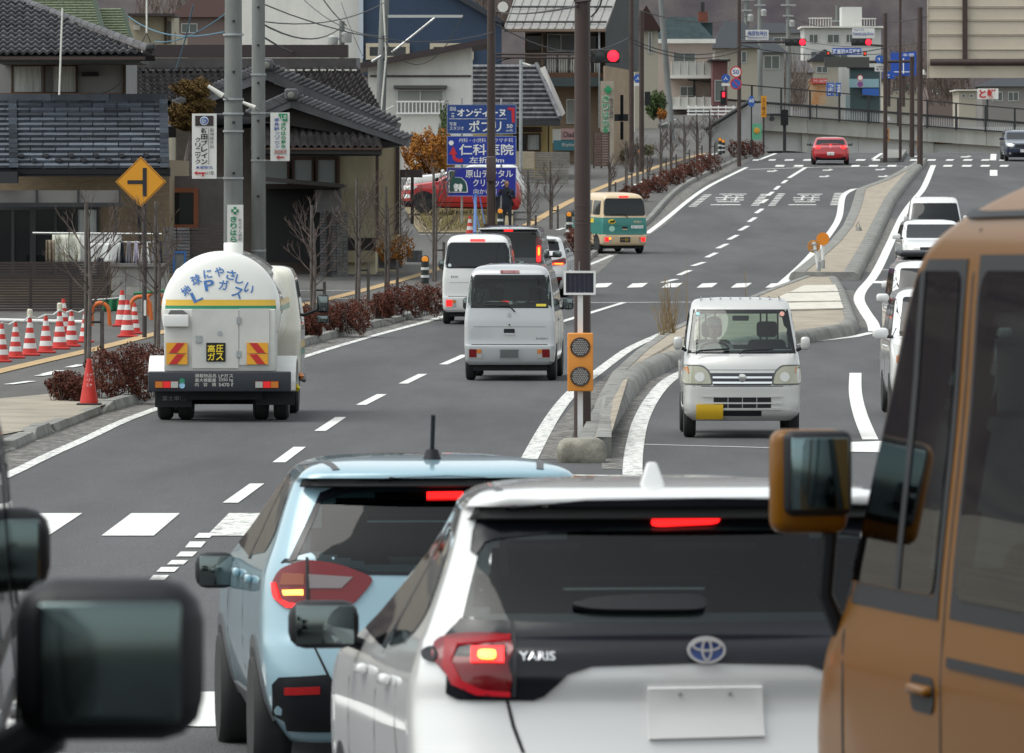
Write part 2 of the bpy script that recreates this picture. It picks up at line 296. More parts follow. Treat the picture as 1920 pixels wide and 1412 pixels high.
for x, y in ((1447,321),(1551,319),(1545,331),(1655,331),(1650,318),(1810,294),(1715,293)):
    mb = MB(); gquad(mb, [(x - 9, y + 1.5), (x + 3, y + 1.5), (x + 4, y - .5), (x - 8, y - .5)], .01); gquad(mb, [(x + 3, y + 2), (x + 12, y - .5), (x + 5, y - 2.2), (x + 3.4, y - .5)], .011); mb.build('lane_arrow', LINEW, road)
def ladder(x0, y0, x1, y1, w):
    for i in range(8):
        t = i / 8; xa = x0 + (x1 - x0) * t; ya = y0 + (y1 - y0) * t; gquad(MB(), [(xa, ya), (xa + w, ya - .4), (xa + w + .8, ya - 1.9), (xa + .8, ya - 1.5)], .009).build('slow_stripe', LINEW, road)
ladder(1291, 388, 1322, 364, 15); ladder(1408, 386, 1428, 363, 15); ladder(1440, 386, 1460, 362, 14); ladder(1556, 385, 1565, 361, 18)
for x0, x1 in ((1332, 1388), (1478, 1530)):      # worn road lettering, strokes only
    for i, (a, b, t, th) in enumerate(((0,1,0,1.4),(.15,.9,.28,1.2),(.05,.45,.45,1.2),(.55,1,.45,1.2),(0,.95,.66,1.3),(.2,.5,.85,1.2),(.6,.9,.85,1.2),(.05,.95,1,1.2),(.3,.38,.5,8),(.68,.75,.4,8))):
        y = 385 - 20 * t; sh = 14 * t; gquad(MB(), [(x0 + (x1 - x0) * a + sh, y), (x0 + (x1 - x0) * b + sh, y), (x0 + (x1 - x0) * b + sh + th*.6, y - th), (x0 + (x1 - x0) * a + sh + th*.6, y - th)], .009).build('road_lettering', LINEW, road)
# sidewalk strip and dashes
def wmark(name, l, w, mat=LINE, h=.014): return ribbon(MB(), gpts(l, .1), w, .1 + h).build(name, mat, walk)
wmark('tactile_strip', [(-60,712),(0,697),(120,669),(232,642),(330,618),(480,590),(600,565),(700,540),(812,508),(900,470)], .32, TACT); wmark('tactile_strip', [(965,435),(1050,388),(1130,351),(1230,314),(1327,287)], .35, TACT)
for l in ([(16,722),(60,716)],[(72,706),(98,702)],[(84,703),(112,696)],[(130,690),(152,685)],[(560,546),(690,545)],[(560,562),(690,560)],[(787,440),(845,441)],[(1045,432),(1058,428)],[(1062,424),(1075,419)]): wmark('walk_dash', l, .16)
for i in range(14):
    t = i / 13; x = 1175 + 175 * t; y = 353 - 68 * t; wmark('walk_dash', [(x, y), (x + 6, y - 2.3)], .2)
# median island: outline of the base, kerb stones round it, paved top
def island(name, out, h, top, mat_top, L=1.2, inset=.28, skip=()):
    p = [Vector((q.x, q.y)) for q in gpts(out)]; n = len(p); cx = sum(q.x for q in p) / n
    root = MB()
    def loop(k, hh):
        o = []
        for i in range(n):
            t = (p[(i+1) % n] - p[i-1]).normalized(); nn = Vector((-t.y, t.x)); q = p[i] + nn * k; o.append((q.x, q.y, zr(q.y) + hh))
        return o
    sgn = 1 if sum(p[i].x * p[(i+1) % n].y - p[(i+1) % n].x * p[i].y for i in range(n)) > 0 else -1
    a, b = loop(sgn * inset, h - .02), None; root.quad(*a); o = root.build(name, mat_top, kind='structure')
    r = [loop(sgn * s, z) for s, z in ((0, -.03), (.02, h*.35), (.07, h*.8), (.15, h), (inset + .02, h*.98), (inset + .02, -.03))]
    for i in range(n):
        if i in skip: continue
        j = (i + 1) % n; A = [Vector(q[i]) for q in r]; B = [Vector(q[j]) for q in r]; m = max(1, int((A[0] - B[0]).length / L))
        for k in range(m):
            u, w = k / m + .003, (k + 1) / m - .003; mb = MB(); X = [x.lerp(y, u) for x, y in zip(A, B)]; Y = [x.lerp(y, w) for x, y in zip(A, B)]
            mb.add(X + Y, [tuple(range(6))[::-1], tuple(range(6, 12))] + [(q, (q+1) % 6, 6 + (q+1) % 6, 6 + q) for q in range(6)]); mb.build('kerb_stone', CONC2, o, smooth=True)
    return o
isl = island('median_strip', [(1098,858),(1132,862),(1150,810),(1180,760),(1216,715),(1262,690),(1320,676),(1420,655),(1520,643),(1600,630),(1612,618),(1590,560),(1576,535),(1500,534),(1440,556),(1370,585),(1300,612),(1235,642),(1185,678),(1140,720),(1112,770),(1101,820)], .24, 0, TAN, L=2.0)
for l, m in (([(1508,537),(1566,536),(1572,548),(1480,550)], TANL), ([(1476,552),(1572,550),(1577,566),(1440,568)], TANL), ([(1432,571),(1577,568),(1582,580),(1405,584)], TANL)):
    q = [G(x, y, .235) for x, y in l]; MB().prism([(v.x, v.y, v.z) for v in q], (0, 0, .03)).build('paving_slab', m, isl)
isl2 = island('median_strip', [(1478,525),(1612,526),(1625,500),(1640,470),(1660,425),(1680,380),(1706,345),(1738,308),(1722,305),(1700,318),(1650,345),(1604,362),(1592,400),(1577,432),(1550,465),(1515,495)], .22, 0, TAN, L=2.2, inset=.42)
MB().prism([G(x, y, .02) for x, y in ((1650,304),(1690,303),(1700,288),(1662,287))], (0, 0, .2)).build('median_strip', CONC2, kind='structure')
mb = MB(); q = G(1091, 868); mb.rbox(q + Vector((0, .25, .1)), (.56, .6, .34), .13, 4); tag(mb.build('pole_footing', M('old_concrete', (.21,.20,.165), .9, var=.35, vs=5, bump=.4, bs=20), smooth=True), 'rounded weathered concrete block at the foot of the brown median pole', 'footing')
# gritty dirt beside the median kerb
for l, w in (([(1160,880),(1163,830),(1178,780),(1205,730),(1250,700)], .38), ([(1035,862),(1055,810),(1095,760),(1130,725),(1180,685)], .3), ([(1622,615),(1600,575),(1590,545)], .3), ([(1632,510),(1655,460),(1678,410)], .35)): ribbon(MB(), gpts(l), w, .004).build('roadside_grit', GRIT, road)
# hills
HILL = M('bare_forest', (.052,.046,.052), 1, col2=(.10,.088,.085), vs=.12, detail=10, fac=(.36,.68), spec=0, vmul=(1,.25,.55))
def hz(x, y): return 2 + max(0, (y - 900) / 900) * 190 * (1 + .25 * math.sin(x * .006 + 1) + .12 * math.sin(x * .017 + y * .004) + .05 * math.sin(x * .05 + y * .03))
sheet('hills', [i * 25 - 700 for i in range(57)], [900 + i * 45 for i in range(26)], hz, HILL)
# ================================================================ vehicles
def chaikin(p, n=2):
    r = .035 * n; q = []; N = len(p)
    for i in range(N):
        a, b, c = Vector(p[i-1]), Vector(p[i]), Vector(p[(i+1) % N]); la, lc = (a - b).length, (c - b).length
        u = b + (a - b) * (min(r * 1.3, la * .38) / max(la, 1e-6)); w = b + (c - b) * (min(r * 1.3, lc * .38) / max(lc, 1e-6))
        for k in range(5): t = k / 4; e = u * (1-t)**2 + b * 2*t*(1-t) + w * t*t; q.append((e.x, e.y))
    return q
def chaikin_old(p, n=2):
    for _ in range(n):
        q = []
        for i in range(len(p)):
            a, b = p[i], p[(i+1) % len(p)]; q += [(a[0]*.8 + b[0]*.2, a[1]*.8 + b[1]*.2), (a[0]*.2 + b[0]*.8, a[1]*.2 + b[1]*.8)]
        p = q
    return p
def inpoly(x, y, p):
    c = False; j = len(p) - 1
    for i in range(len(p)):
        if (p[i][1] > y) != (p[j][1] > y) and x < (p[j][0] - p[i][0]) * (y - p[i][1]) / (p[j][1] - p[i][1]) + p[i][0]: c = not c
        j = i
    return c
def rect(x0, z0, x1, z1, r=0):
    p = [(x0, z0), (x1, z0), (x1, z1), (x0, z1)]
    if not r: return p
    o = []
    for (cx, cz, a) in ((x1 - r, z0 + r, -90), (x1 - r, z1 - r, 0), (x0 + r, z1 - r, 90), (x0 + r, z0 + r, 180)):
        for k in range(5): t = R(a + k * 22.5); o.append((cx + r * math.cos(t), cz + r * math.sin(t)))
    return o
def circ(x, z, r, n=20, rz=None): return [(x + r * math.cos(2*math.pi*k/n), z + (rz or r) * math.sin(2*math.pi*k/n)) for k in range(n)]
class Car:
    def __init__(s, name, label, cat, X, d, yaw=0, group=None, back=False, z=None):
        dz = zr(d + 1.5) - zr(d - 1.5)
        s.root = T(name, label, cat, (X, d, zr(d) if z is None else z), group); pitch = math.atan(dz / 3) * (-1 if back else 1)
        s.root.rotation_euler = (pitch, 0, yaw + (math.pi if back else 0)); s.m = Matrix.Translation(s.root.location) @ s.root.rotation_euler.to_matrix().to_4x4(); s.mi = s.m.inverted(); s.holes = []
    def shell(s, keys, sub=5, side=14):
        n = len(keys); sl = []
        for i in range(n - 1):
            a, b = keys[i], keys[i+1]; z, c = keys[max(i-1, 0)], keys[min(i+2, n-1)]
            for k in range(sub):
                t = k / sub; row = []
                for q in range(8):
                    h = b[0] - a[0]; m0 = (b[q] - z[q]) / max(b[0] - z[0], 1e-4) * h; m1 = (c[q] - a[q]) / max(c[0] - a[0], 1e-4) * h; D = b[q] - a[q]
                    if q == 0: row.append(a[0] + h * t); continue
                    if D * m0 <= 0 : m0 = 0
                    if D * m1 <= 0: m1 = 0
                    m0 = max(-3*abs(D), min(3*abs(D), m0)); m1 = max(-3*abs(D), min(3*abs(D), m1))
                    row.append((2*t**3 - 3*t*t + 1)*a[q] + (t**3 - 2*t*t + t)*m0 + (3*t*t - 2*t**3)*b[q] + (t**3 - t*t)*m1)
                sl.append(row)
        sl.append(list(keys[-1])); vs = []; K = None
        for (z, w, yr, yf, rr, rf, cr, cf) in sl:
            h = []; rr = min(rr, w * .95); rf = min(rf, w * .95)
            for k in range(9): x = (w - rr) * k / 9; h.append((x, yr + cr * (x / w)**2))
            y1 = yr + cr * ((w - rr) / w)**2
            for k in range(7): t = R(-90 + 90 * k / 6); h.append((w - rr + rr * math.cos(t), y1 + rr + rr * math.sin(t)))
            y2 = yf - cf * ((w - rf) / w)**2
            for k in range(1, side): t = k / side; h.append((w + .0 * t, (y1 + rr) * (1 - t) + (y2 - rf) * t))
            for k in range(7): t = R(90 * k / 6); h.append((w - rf + rf * math.cos(t), y2 - rf + rf * math.sin(t)))
            for k in range(8, -1, -1): x = (w - rf) * k / 9; h.append((x, yf - cf * (x / w)**2))
            full = h + [(-x, y) for x, y in h[-2:0:-1]]; K = len(full); tz0, tz1, ta = getattr(s, 'tap', (9, 10, 0)); tk = ta * max(0, min(1, (z - tz0) / (tz1 - tz0))); vs += [(x * (1 - tk * max(0, (y - yr) / max(yf - yr, .01))), y, z) for x, y in full]
        m = len(sl); s.v = vs; s.f = [(i*K + k, i*K + (k+1) % K, (i+1)*K + (k+1) % K, (i+1)*K + k) for i in range(m-1) for k in range(K)] + [tuple(range(K))[::-1], tuple(range((m-1)*K, m*K))]
        s.bvh = BVHTree.FromPolygons([Vector(v) for v in s.v], s.f); s.K = K; return s
    def ray(s, view, a, b):
        o, d = {'R': ((a, -9, b), (0, 1, 0)), 'F': ((a, 12, b), (0, -1, 0)), 'L': ((-9, a, b), (1, 0, 0)), 'S': ((9, a, b), (-1, 0, 0)), 'T': ((a, b, 9), (0, 0, -1))}[view]
        h = s.bvh.ray_cast(Vector(o), Vector(d))
        if h[0] is None:
            g = s.bvh.find_nearest(Vector({'R': (a, .2, b), 'F': (a, 3.2, b), 'L': (-.8, a, b), 'S': (.8, a, b), 'T': (a, b, 1.5)}[view])); return g[0], -Vector(d)
        return h[0], (h[1] if h[1].dot(Vector(d)) < 0 else -h[1])
    def px(s, view, pts, y0=0):
        out = []; o = s.mi @ Vector((0, 0, CZ))
        for x, y in pts:
            d = (s.mi @ P(x, y, s.root.location.y) - o).normalized(); h = s.bvh.ray_cast(o, d); q = h[0] if h[0] is not None else o + d * ((y0 - o.y) / d.y)
            out.append({'R': (q.x, q.z), 'L': (q.y, q.z), 'S': (q.y, q.z), 'F': (q.x, q.z), 'T': (q.x, q.y)}[view])
        return out
    def patch(s, name, poly, view, mat, off=.004, step=.06, par=None, sm=0, mirror=False, label=None, hole=0, smooth=True):
        if sm: poly = chaikin(poly, sm)
        todo = [poly] + ([[(-x, z) for x, z in poly][::-1]] if mirror else [])
        for p in todo:
            q = []
            for i in range(len(p)):
                a, b = Vector(p[i]), Vector(p[(i+1) % len(p)]); n = max(1, int((b - a).length / step))
                q += [a.lerp(b, k / n) for k in range(n)]
            if sum(q[i].x * q[(i+1) % len(q)].y - q[(i+1) % len(q)].x * q[i].y for i in range(len(q))) < 0: q = q[::-1]
            nb = len(q); pp = [(v.x, v.y) for v in q]; x0, x1, y0, y1 = min(v.x for v in q), max(v.x for v in q), min(v.y for v in q), max(v.y for v in q); pts = list(q)
            for i in range(1, int((x1 - x0) / step) + 1):
                for j in range(1, int((y1 - y0) / step) + 1):
                    x, y = x0 + i * step, y0 + j * step
                    if inpoly(x, y, pp) and min((abs(x - v.x) + abs(y - v.y)) for v in q) > step * .45: pts.append(Vector((x, y)))
            r = delaunay_2d_cdt(pts, [], [list(range(nb))], 1, 1e-5); co = r[0]; vs = []; inn = []
            for c in co:
                h, n = s.ray(view, c.x, c.y); vs.append(h + n * off); inn.append(h - n * .012)
            fs = [tuple(f) for f in r[2]]; mb = MB(); N = len(vs); ed = {}
            for f in fs:
                for i in range(len(f)): e = (f[i], f[(i+1) % len(f)]); ed[tuple(sorted(e))] = ed.get(tuple(sorted(e)), 0) + 1
            sk = [(a, b, b + N, a + N) for (a, b), k in ed.items() if k == 1]
            mb.add(vs + inn, fs + sk); o = mb.build(name, mat, par or s.root, smooth=smooth, local=True, label=label)
            if hole:
                cx, cy = (x0 + x1) / 2, (y0 + y1) / 2; kx_, ky_ = 1 - hole / max(x1 - x0, .01) * 2, 1 - hole / max(y1 - y0, .01) * 2
                s.holes.append((view, [(cx + (x - cx) * kx_, cy + (y - cy) * ky_) for x, y in pp]))
        return o
    def body(s, mat, mats=None, zone=None, name='body', liner=None):
        vs = [Vector(v) for v in s.v]; keep = []
        def gone(c, n):
            for view, p in s.holes:
                a, b, k = {'R': (c.x, c.z, -n.y), 'F': (c.x, c.z, n.y), 'L': (c.y, c.z, -n.x), 'S': (c.y, c.z, n.x), 'T': (c.x, c.y, n.z)}[view]
                if k > .15 and inpoly(a, b, p): return True
            return False
        nn = [Vector((0, 0, 0)) for _ in vs]; fn = []
        for f in s.f:
            c = sum((vs[i] for i in f), Vector()) / len(f); n = (vs[f[1]] - vs[f[0]]).cross(vs[f[2]] - vs[f[0]])
            if n.length < 1e-12: n = (vs[f[2]] - vs[f[0]]).cross(vs[f[3]] - vs[f[0]])
            n.normalize()
            if n.dot(c - Vector((0, 1.8, .9))) < 0: n = -n
            for i in f: nn[i] += n
            fn.append((c, n)); keep.append(not gone(c, n) if s.holes else True)
        o = MB().add(vs, [f for f, k in zip(s.f, keep) if k]).build(name, mat, s.root, smooth=True, local=True); o.data.set_sharp_from_angle(angle=R(60))
        if mats:
            for q in mats: o.data.materials.append(q)
            for p in o.data.polygons: p.material_index = zone(p.center)
        if liner:
            iv = [v - n.normalized() * .035 if n.length else v for v, n in zip(vs, nn)]
            MB().add(iv, [f for f, k in zip(s.f, keep) if k]).build('cabin_lining', liner, s.root, smooth=2, local=True)
        return o
    def box(s, name, c, sz, mat, r=0, par=None, label=None, **k):
        mb = MB(); mb.rbox(c, sz, r, 3, **k) if r else mb.box(c, sz, **k); return mb.build(name, mat, par or s.root, smooth=bool(r), local=True, label=label)
    def tube(s, name, pts, r, mat, n=8, par=None): return MB().tube(pts, r, n).build(name, mat, par or s.root, smooth=True, local=True)
    def wheel(s, x, y, r=.28, w=.16, rim=STEEL, spokes=5):
        sg = 1 if x > 0 else -1; x0 = x - sg * w / 2
        t = MB().lathe((x0, y, r), [(r*.62, -w*.5), (r*.9, -w*.5), (r*.985, -w*.36), (r, -w*.2), (r, w*.2), (r*.985, w*.36), (r*.9, w*.5), (r*.62, w*.5)], 28, 'X').build('tyre', RUB, s.root, smooth=True, local=True)
        MB().lathe((x0, y, r), [(r*.63, w*.1*sg), (r*.63, w*.46*sg), (r*.56, w*.44*sg), (r*.5, w*.3*sg), (.01, w*.3*sg)], 24, 'X').build('wheel_disc', DARK, t, smooth=True, local=True)
        mb = MB()
        for k in range(spokes): a = 2 * math.pi * k / spokes; mb.box((x0 + sg * w * .38, y + math.cos(a) * r * .3, r + math.sin(a) * r * .3), (.03, r * .6, r * .17), rx=a)
        mb.lathe((x0, y, r), [(r*.15, w*.3*sg), (r*.15, w*.46*sg)], 12, 'X'); mb.build('rim', rim, t, local=True); return t
    def arch(s, y, r, mat=BLACK, z=None):
        z = z or r * .93
        p = [(y + r * 1.16 * math.cos(a), z + r * 1.16 * math.sin(a)) for a in [R(180 * k / 14) for k in range(15)]]
        p = [(a, max(b, s.v[0][2] + .02)) for a, b in p]
        for v in 'LS': s.patch('wheel_arch', p, v, mat, .002, .09)
    def mirror(s, x, y, z, w, h, dep, shellm, arm=None, sw=0):
        sg = 1 if x > 0 else -1; o = s.box('mirror', (x, y, z), (w, dep, h), shellm, min(w, h) * .34)
        s.box('mirror_glass', (x, y - dep/2 - .003, z), (w * .82, .008, h * .8), MGL, .003, o)
        if arm: s.tube('mirror_arm', [(x - sg * w * .3, y, z - h * .3), arm], .022, BLACK, 8, o)
        return o
    def text(s, name, txt, view, x0, z0, x1, z1, mat, off=.006, bold=.012, par=None):
        mb = MB(); fit(mb, txt, x0, z0, x1, z1, lambda a, b: (lambda h: h[0] + h[1] * off)(s.ray(view, a, b)), bold); return mb.build(name, mat, par or s.root, local=True)
    def seats(s, y, z, xs, mat, w=.46, head=True, h=.62):
        for x in xs:
            o = s.box('seat', (x, y, z + h/2), (w, .16, h), mat, .06)
            if head: s.box('headrest', (x, y - .02, z + h + .13), (.26, .1, .2), mat, .045, o)
def paint(name, c, metal=0, rough=.32, coat=1.0): return M(name, c, rough, metal=metal, coat=coat, spec=.5)
P_WHITE = paint('paint_white', (.64,.645,.63)); P_PEARL = paint('paint_pearl', (.66,.665,.66)); P_SILVER = paint('paint_silver', (.43,.44,.45), .35, .38); P_BLUE = paint('paint_light_blue', (.26,.41,.48), .05)
P_BLACK = paint('paint_black', (.012,.012,.014)); P_RED = paint('paint_red', (.42,.012,.018)); P_GOLD = M('paint_gold', (.155,.060,.002), .32, coat=.12, spec=.2); P_NAVY = paint('paint_navy', (.012,.022,.055), .2); P_CREAM = paint('paint_cream', (.62,.47,.30), 0, .4, .5); P_TEAL = paint('paint_teal', (.01,.18,.155), 0, .4, .5); P_GREY = paint('paint_grey', (.18,.17,.165))
SEAT = M('seat_fabric', (.03,.032,.035), .9, var=.2, vs=10); LINER = M('cabin_lining', (.16,.16,.155), .9); LINERD = M('cabin_lining_dark', (.035,.035,.036), .9); PLATE = M('plate_white', (.74,.73,.72), .4); PLATEY = M('plate_yellow', (.68,.42,.02), .4); GREYP = M('plate_grey', (.10,.105,.105), .6); SEAM = M('panel_gap', (.02,.02,.022), .8); SILP = M('silver_trim', (.42,.43,.44), .3, metal=.8)
def seam(c, pts, view, w=.006, mat=SEAM, off=.0015, name='panel_gap'):
    for a, b in zip(pts[:-1], pts[1:]):
        a, b = Vector(a), Vector(b); n = (b - a).normalized(); n = Vector((-n.y, n.x)) * w / 2; e = (b - a).normalized() * w * .4; c.patch(name, [tuple(a - n - e), tuple(b - n + e), tuple(b + n + e), tuple(a + n - e)], view, mat, off, .12)
# ---- small vans
def kei_van(name, label, X, d, yaw, pm, lit=False, see=True, plate=GREYP, old=True, cat='van', mats=None, zone=None):
    c = Car(name, label, cat, X, d, yaw, 'small cab vans'); H = 1.0
    c.shell([(.26,.66,.06,3.3,.10,.2,.02,.05),(.32,.715,.02,3.36,.09,.25,.02,.06),(.56,.735,.0,3.39,.09,.3,.02,.08),(.60,.7375,.015,3.37,.08,.3,.02,.08),(.95,.735,.03,3.28,.08,.3,.025,.1),(1.08,.725,.045,2.98,.08,.25,.03,.1),(1.18,.712,.06,2.9,.08,.2,.03,.1),
             (1.45,.682,.095,2.66,.08,.18,.03,.1),(1.68,.645,.14,2.42,.09,.16,.03,.1),(1.77,.61,.19,2.3,.12,.15,.03,.1),(1.84,.53,.33,2.1,.15,.2,.03,.1),(1.875,.38,.6,1.9,.2,.25,.02,.05),(1.885,.2,.9,1.6,.15,.15,.01,.02)])
    g = [(-.615,1.70),(.615,1.70),(.655,1.45),(.665,1.19),(-.665,1.19),(-.655,1.45)] if old else [(-.60,1.63),(.60,1.63),(.62,1.2),(-.62,1.2)]
    c.patch('rear_window_seal', chaikin([(x * 1.025, z + (.015 if z > 1.4 else -.015)) for x, z in g], 2), 'R', BLACK, .003); c.holes = []
    if see:
        c.holes.append(('R', [(x * .94, 1.44 + (z - 1.44) * .86) for x, z in g]))
        for o in [k for k in c.root.children if k.name.startswith('rear_window_seal')]: bpy.data.objects.remove(o)
        fr = [(x * 1.02, z + (.012 if z > 1.4 else -.012)) for x, z in g]; n = len(g)
        for i in range(n):
            a, b, p, q = fr[i], fr[(i+1) % n], (g[(i+1) % n][0]*.9, 1.44+(g[(i+1) % n][1]-1.44)*.8), (g[i][0]*.9, 1.44+(g[i][1]-1.44)*.8); c.patch('window_seal', [a, b, p, q], 'R', BLACK, .003)
    c.patch('rear_window', g, 'R', GL('rear_glass_green', (.66,.74,.69), refl=0) if see else DGL, .006, sm=2)
    c.patch('windscreen', [(-.56,1.68),(.56,1.68),(.64,1.12),(-.64,1.12)], 'F', CLEARG if see else DGL, .006, sm=1, hole=.03 if see else 0)
    for v in 'LS':
        for y0, y1 in ((.35,1.12),(1.2,1.95),(2.03,2.55)):
            c.patch('side_window', [(y0 + .05, 1.64), (y1 - .02, 1.64), (y1 + (.2 if y1 > 2.5 else 0), 1.2), (y0, 1.2)], v, CLEARG if see else DGL, .004, sm=1, hole=.03 if see else 0)
        for y in (1.16, 2.0): seam(c, [(y, .34), (y, 1.72)], v)
        c.patch('door_handle', rect(1.22, .95, 1.36, 1.0, .01), v, BLACK if pm is P_CREAM else pm, .02)
    seam(c, [(-.70,.875),(.70,.875)], 'R'); seam(c, [(-.73,.59),(.73,.59)], 'R', .012)
    c.patch('brake_lamp', rect(-.155,1.735,.155,1.778,.015), 'R', REDE if lit else REDL, .012); h = c.patch('gate_handle', rect(-.09,.77,.085,.845,.015), 'R', BLACK, .006); c.patch('handle_trim', rect(-.085,.745,.08,.775,.01), 'R', pm, .014, par=h)
    for sg in (-1, 1):
        l = c.patch('tail_lamp', rect(*sorted((sg*.66, sg*.445))[:1], .37, sorted((sg*.66, sg*.445))[1], .525, .012), 'R', CLR, .008); a, b = sorted((sg*.65, sg*.53)); c.patch('tail_lamp_red', rect(a,.385,b,.515,.008), 'R', REDE if lit else REDL, .014, par=l)
        a, b = sorted((sg*.525, sg*.455)); c.patch('turn_lamp', rect(a,.45,b,.51,.006), 'R', ORE if lit == 2 and sg < 0 else AMB, .013, par=l)
    c.patch('plate_recess', rect(-.205,.345,.205,.535,.03), 'R', pm, .006); p = c.patch('number_plate', rect(-.165,.365,.165,.52,.008), 'R', STEEL if plate is GREYP else plate, .014); c.patch('plate_face', rect(-.145,.378,.145,.508), 'R', plate, .018, par=p)
    c.tube('wiper', [(.09,.02,1.12),(.0,.03,1.21),(-.4,.07,1.225)], .012, BLACK, 6); c.box('underbody', (0, 1.7, .24), (1.2, 2.9, .16), BLACK)
    for y in (.62, 2.75): c.arch(y, .29)
    for x in (-.735, .735):
        for y in (.62, 2.75): c.wheel(x, y, .275, .15)
    for sg in (-1, 1): c.mirror(sg * .83, 2.62, 1.2, .17, .2, .1, BLACK, (sg * .66, 2.6, 1.1))
    if see:
        c.seats(2.05, .66, (-.33, .33), SEAT, .44, True, .58); c.seats(1.2, .75, (-.33, .33), SEAT, .5, False, .32); c.tube('steering_wheel', [(.33 + .18*math.cos(a), 2.5, 1.15 + .18*math.sin(a)) for a in [2*math.pi*k/16 for k in range(17)]], .018, BLACK); c.box('dashboard', (0, 2.72, 1.0), (1.3, .3, .22), SEAT, .05); c.box('room_mirror', (0, 2.35, 1.6), (.24, .03, .07), BLACK, .02)
    c.body(pm, mats, zone, liner=LINER if see else None); return c
X_ = lambda px, d: (px - CX) * d / FP
c = kei_van('kei_van', 'silver boxy kei van with unlit tail lamps and a grey number plate', X_(955,112), 112, -.055, P_SILVER)
c.text('badge', 'EVERY', 'R', .43,.672,.63,.70, M('badge_grey', (.12,.12,.13), .4, metal=.5)); c.text('emblem', 'S', 'R', -.03,1.03,.03,1.10, STEEL, .01, .03); c.patch('window_sticker', rect(.43,1.205,.59,1.245), 'R', M('sticker_yellow', (.75,.6,.05), .5), .009); c.box('gate_lock', (0, .01, .91), (.025, .03, .025), BLACK, .008)
c = kei_van('kei_van', 'white kei van with lit brake lamps waiting ahead of the silver van', X_(895,145), 145, -.03, P_WHITE, lit=1, see=False)
c.text('badge', 'DX', 'R', -.55,.98,-.4,1.02, M('badge_grey', (.12,.12,.13), .4)); c.patch('window_sticker', circ(-.58,1.24,.035), 'R', M('sticker_white', (.6,.65,.68), .5), .009)
# teal and cream delivery van
c = kei_van('delivery_van', 'teal and cream delivery van turning left at the crossing', X_(1172,214), 214, .30, P_CREAM, lit=2, see=False, plate=M('plate_black', (.03,.03,.03), .5), mats=[P_TEAL], zone=lambda q: 1 if .6 < q.z < 1.12 else 0)
c.patch('company_emblem', circ(-.42,1.0,.12,20,.075), 'R', M('emblem_yellow', (.7,.5,.03), .5), .006)
mb = MB(); mb.rbox((-.42, .0, 1.0), (.13, .03, .05), .02); mb.box((-.36, -.005, 1.02), (.05, .02, .05)); mb.box((-.47, -.005, .98), (.03, .02, .05)); mb.build('emblem_mark', BLACK, c.root, local=True)
c.text('lettering', '宅急便', 'R', .28,.95,.58,1.03, M('lettering_tan', (.65,.5,.3), .5), .008); c.patch('eco_sticker', circ(-.42,.78,.09), 'R', M('sticker_mint', (.35,.62,.5), .5), .006); c.patch('notice_sticker', rect(.2,.79,.6,.88), 'R', WHITE, .006); c.text('lettering', '全ダッ TEL 0120', 'R', .22,.81,.58,.86, M('lettering_dark', (.05,.1,.12), .5), .009); c.text('lettering', '・・3 0・', 'R', -.12,.39,.12,.49, M('emblem_yellow', (.7,.5,.03), .5), .021)
c.patch('side_panel_mark', rect(.9,.95,1.4,1.08), 'L', M('emblem_yellow', (.7,.5,.03), .5), .006)
# ---- hatchbacks in front
def interior(c, ys, wid, zb, dashy):
    c.seats(ys, zb, (-.36, .36), SEAT, .5, True, .58); c.seats(ys - .95, zb, (-.36, .36), SEAT, .6, True, .5); c.box('dashboard', (0, dashy, zb + .42), (wid, .4, .2), SEAT, .06); c.box('room_mirror', (0, dashy - .5, zb + .88), (.24, .03, .07), BLACK, .02); c.box('parcel_shelf', (0, .75, zb + .28), (wid * .85, .5, .03), SEAT)
YD = 20.6; SIDEG = GL('side_glass_dark', (.10,.115,.115), refl=.02)
c = Car('hatchback', 'white hatchback with black rear garnish and glowing red brake lamps', 'car', X_(1322, YD), YD, .102); ya = c; c.tap = (.95, 1.45, .24)
c.shell([(.22,.70,.16,3.82,.2,.3,.03,.1),(.34,.79,.06,3.9,.22,.35,.05,.12),(.52,.835,.0,3.94,.24,.4,.06,.15),(.70,.8475,.015,3.92,.25,.4,.07,.15),(.80,.8475,.05,3.9,.26,.4,.08,.15),(.90,.842,.075,3.82,.27,.4,.09,.15),(.97,.832,.06,3.6,.27,.4,.1,.15),
         (1.05,.815,.085,3.1,.26,.35,.1,.14),(1.10,.795,.16,2.95,.24,.3,.1,.14),(1.20,.76,.235,2.78,.2,.25,.1,.12),(1.33,.72,.30,2.5,.16,.2,.1,.12),(1.455,.69,.35,2.35,.14,.2,.1,.12),(1.472,.685,.34,2.32,.14,.2,.1,.12),(1.482,.68,.26,2.3,.14,.2,.12,.12),(1.507,.66,.25,2.2,.15,.2,.13,.1),(1.532,.60,.38,2.1,.18,.2,.13,.08),(1.55,.46,.68,1.9,.2,.2,.08,.05),(1.56,.25,1.0,1.6,.15,.15,.03,.02)], sub=5, side=18)
GAR = M('gloss_black', (.008,.009,.013), .15, spec=.35); NAVYB = GAR
gl = c.px('R', [(905,1010),(1000,992),(1150,981),(1322,976)]); gb = c.px('R', [(868,1158),(1000,1170),(1160,1172),(1322,1170)])
half = lambda t, b: t + [(-x, z) for x, z in t[::-1][1:]] + [(-x, z) for x, z in b[:-1]] + b[::-1]
c.patch('rear_window', half(gl, gb), 'R', GL('tinted_glass_rear', (.24,.28,.285), refl=0), .004, hole=.03); w_ = half(gl, gb)
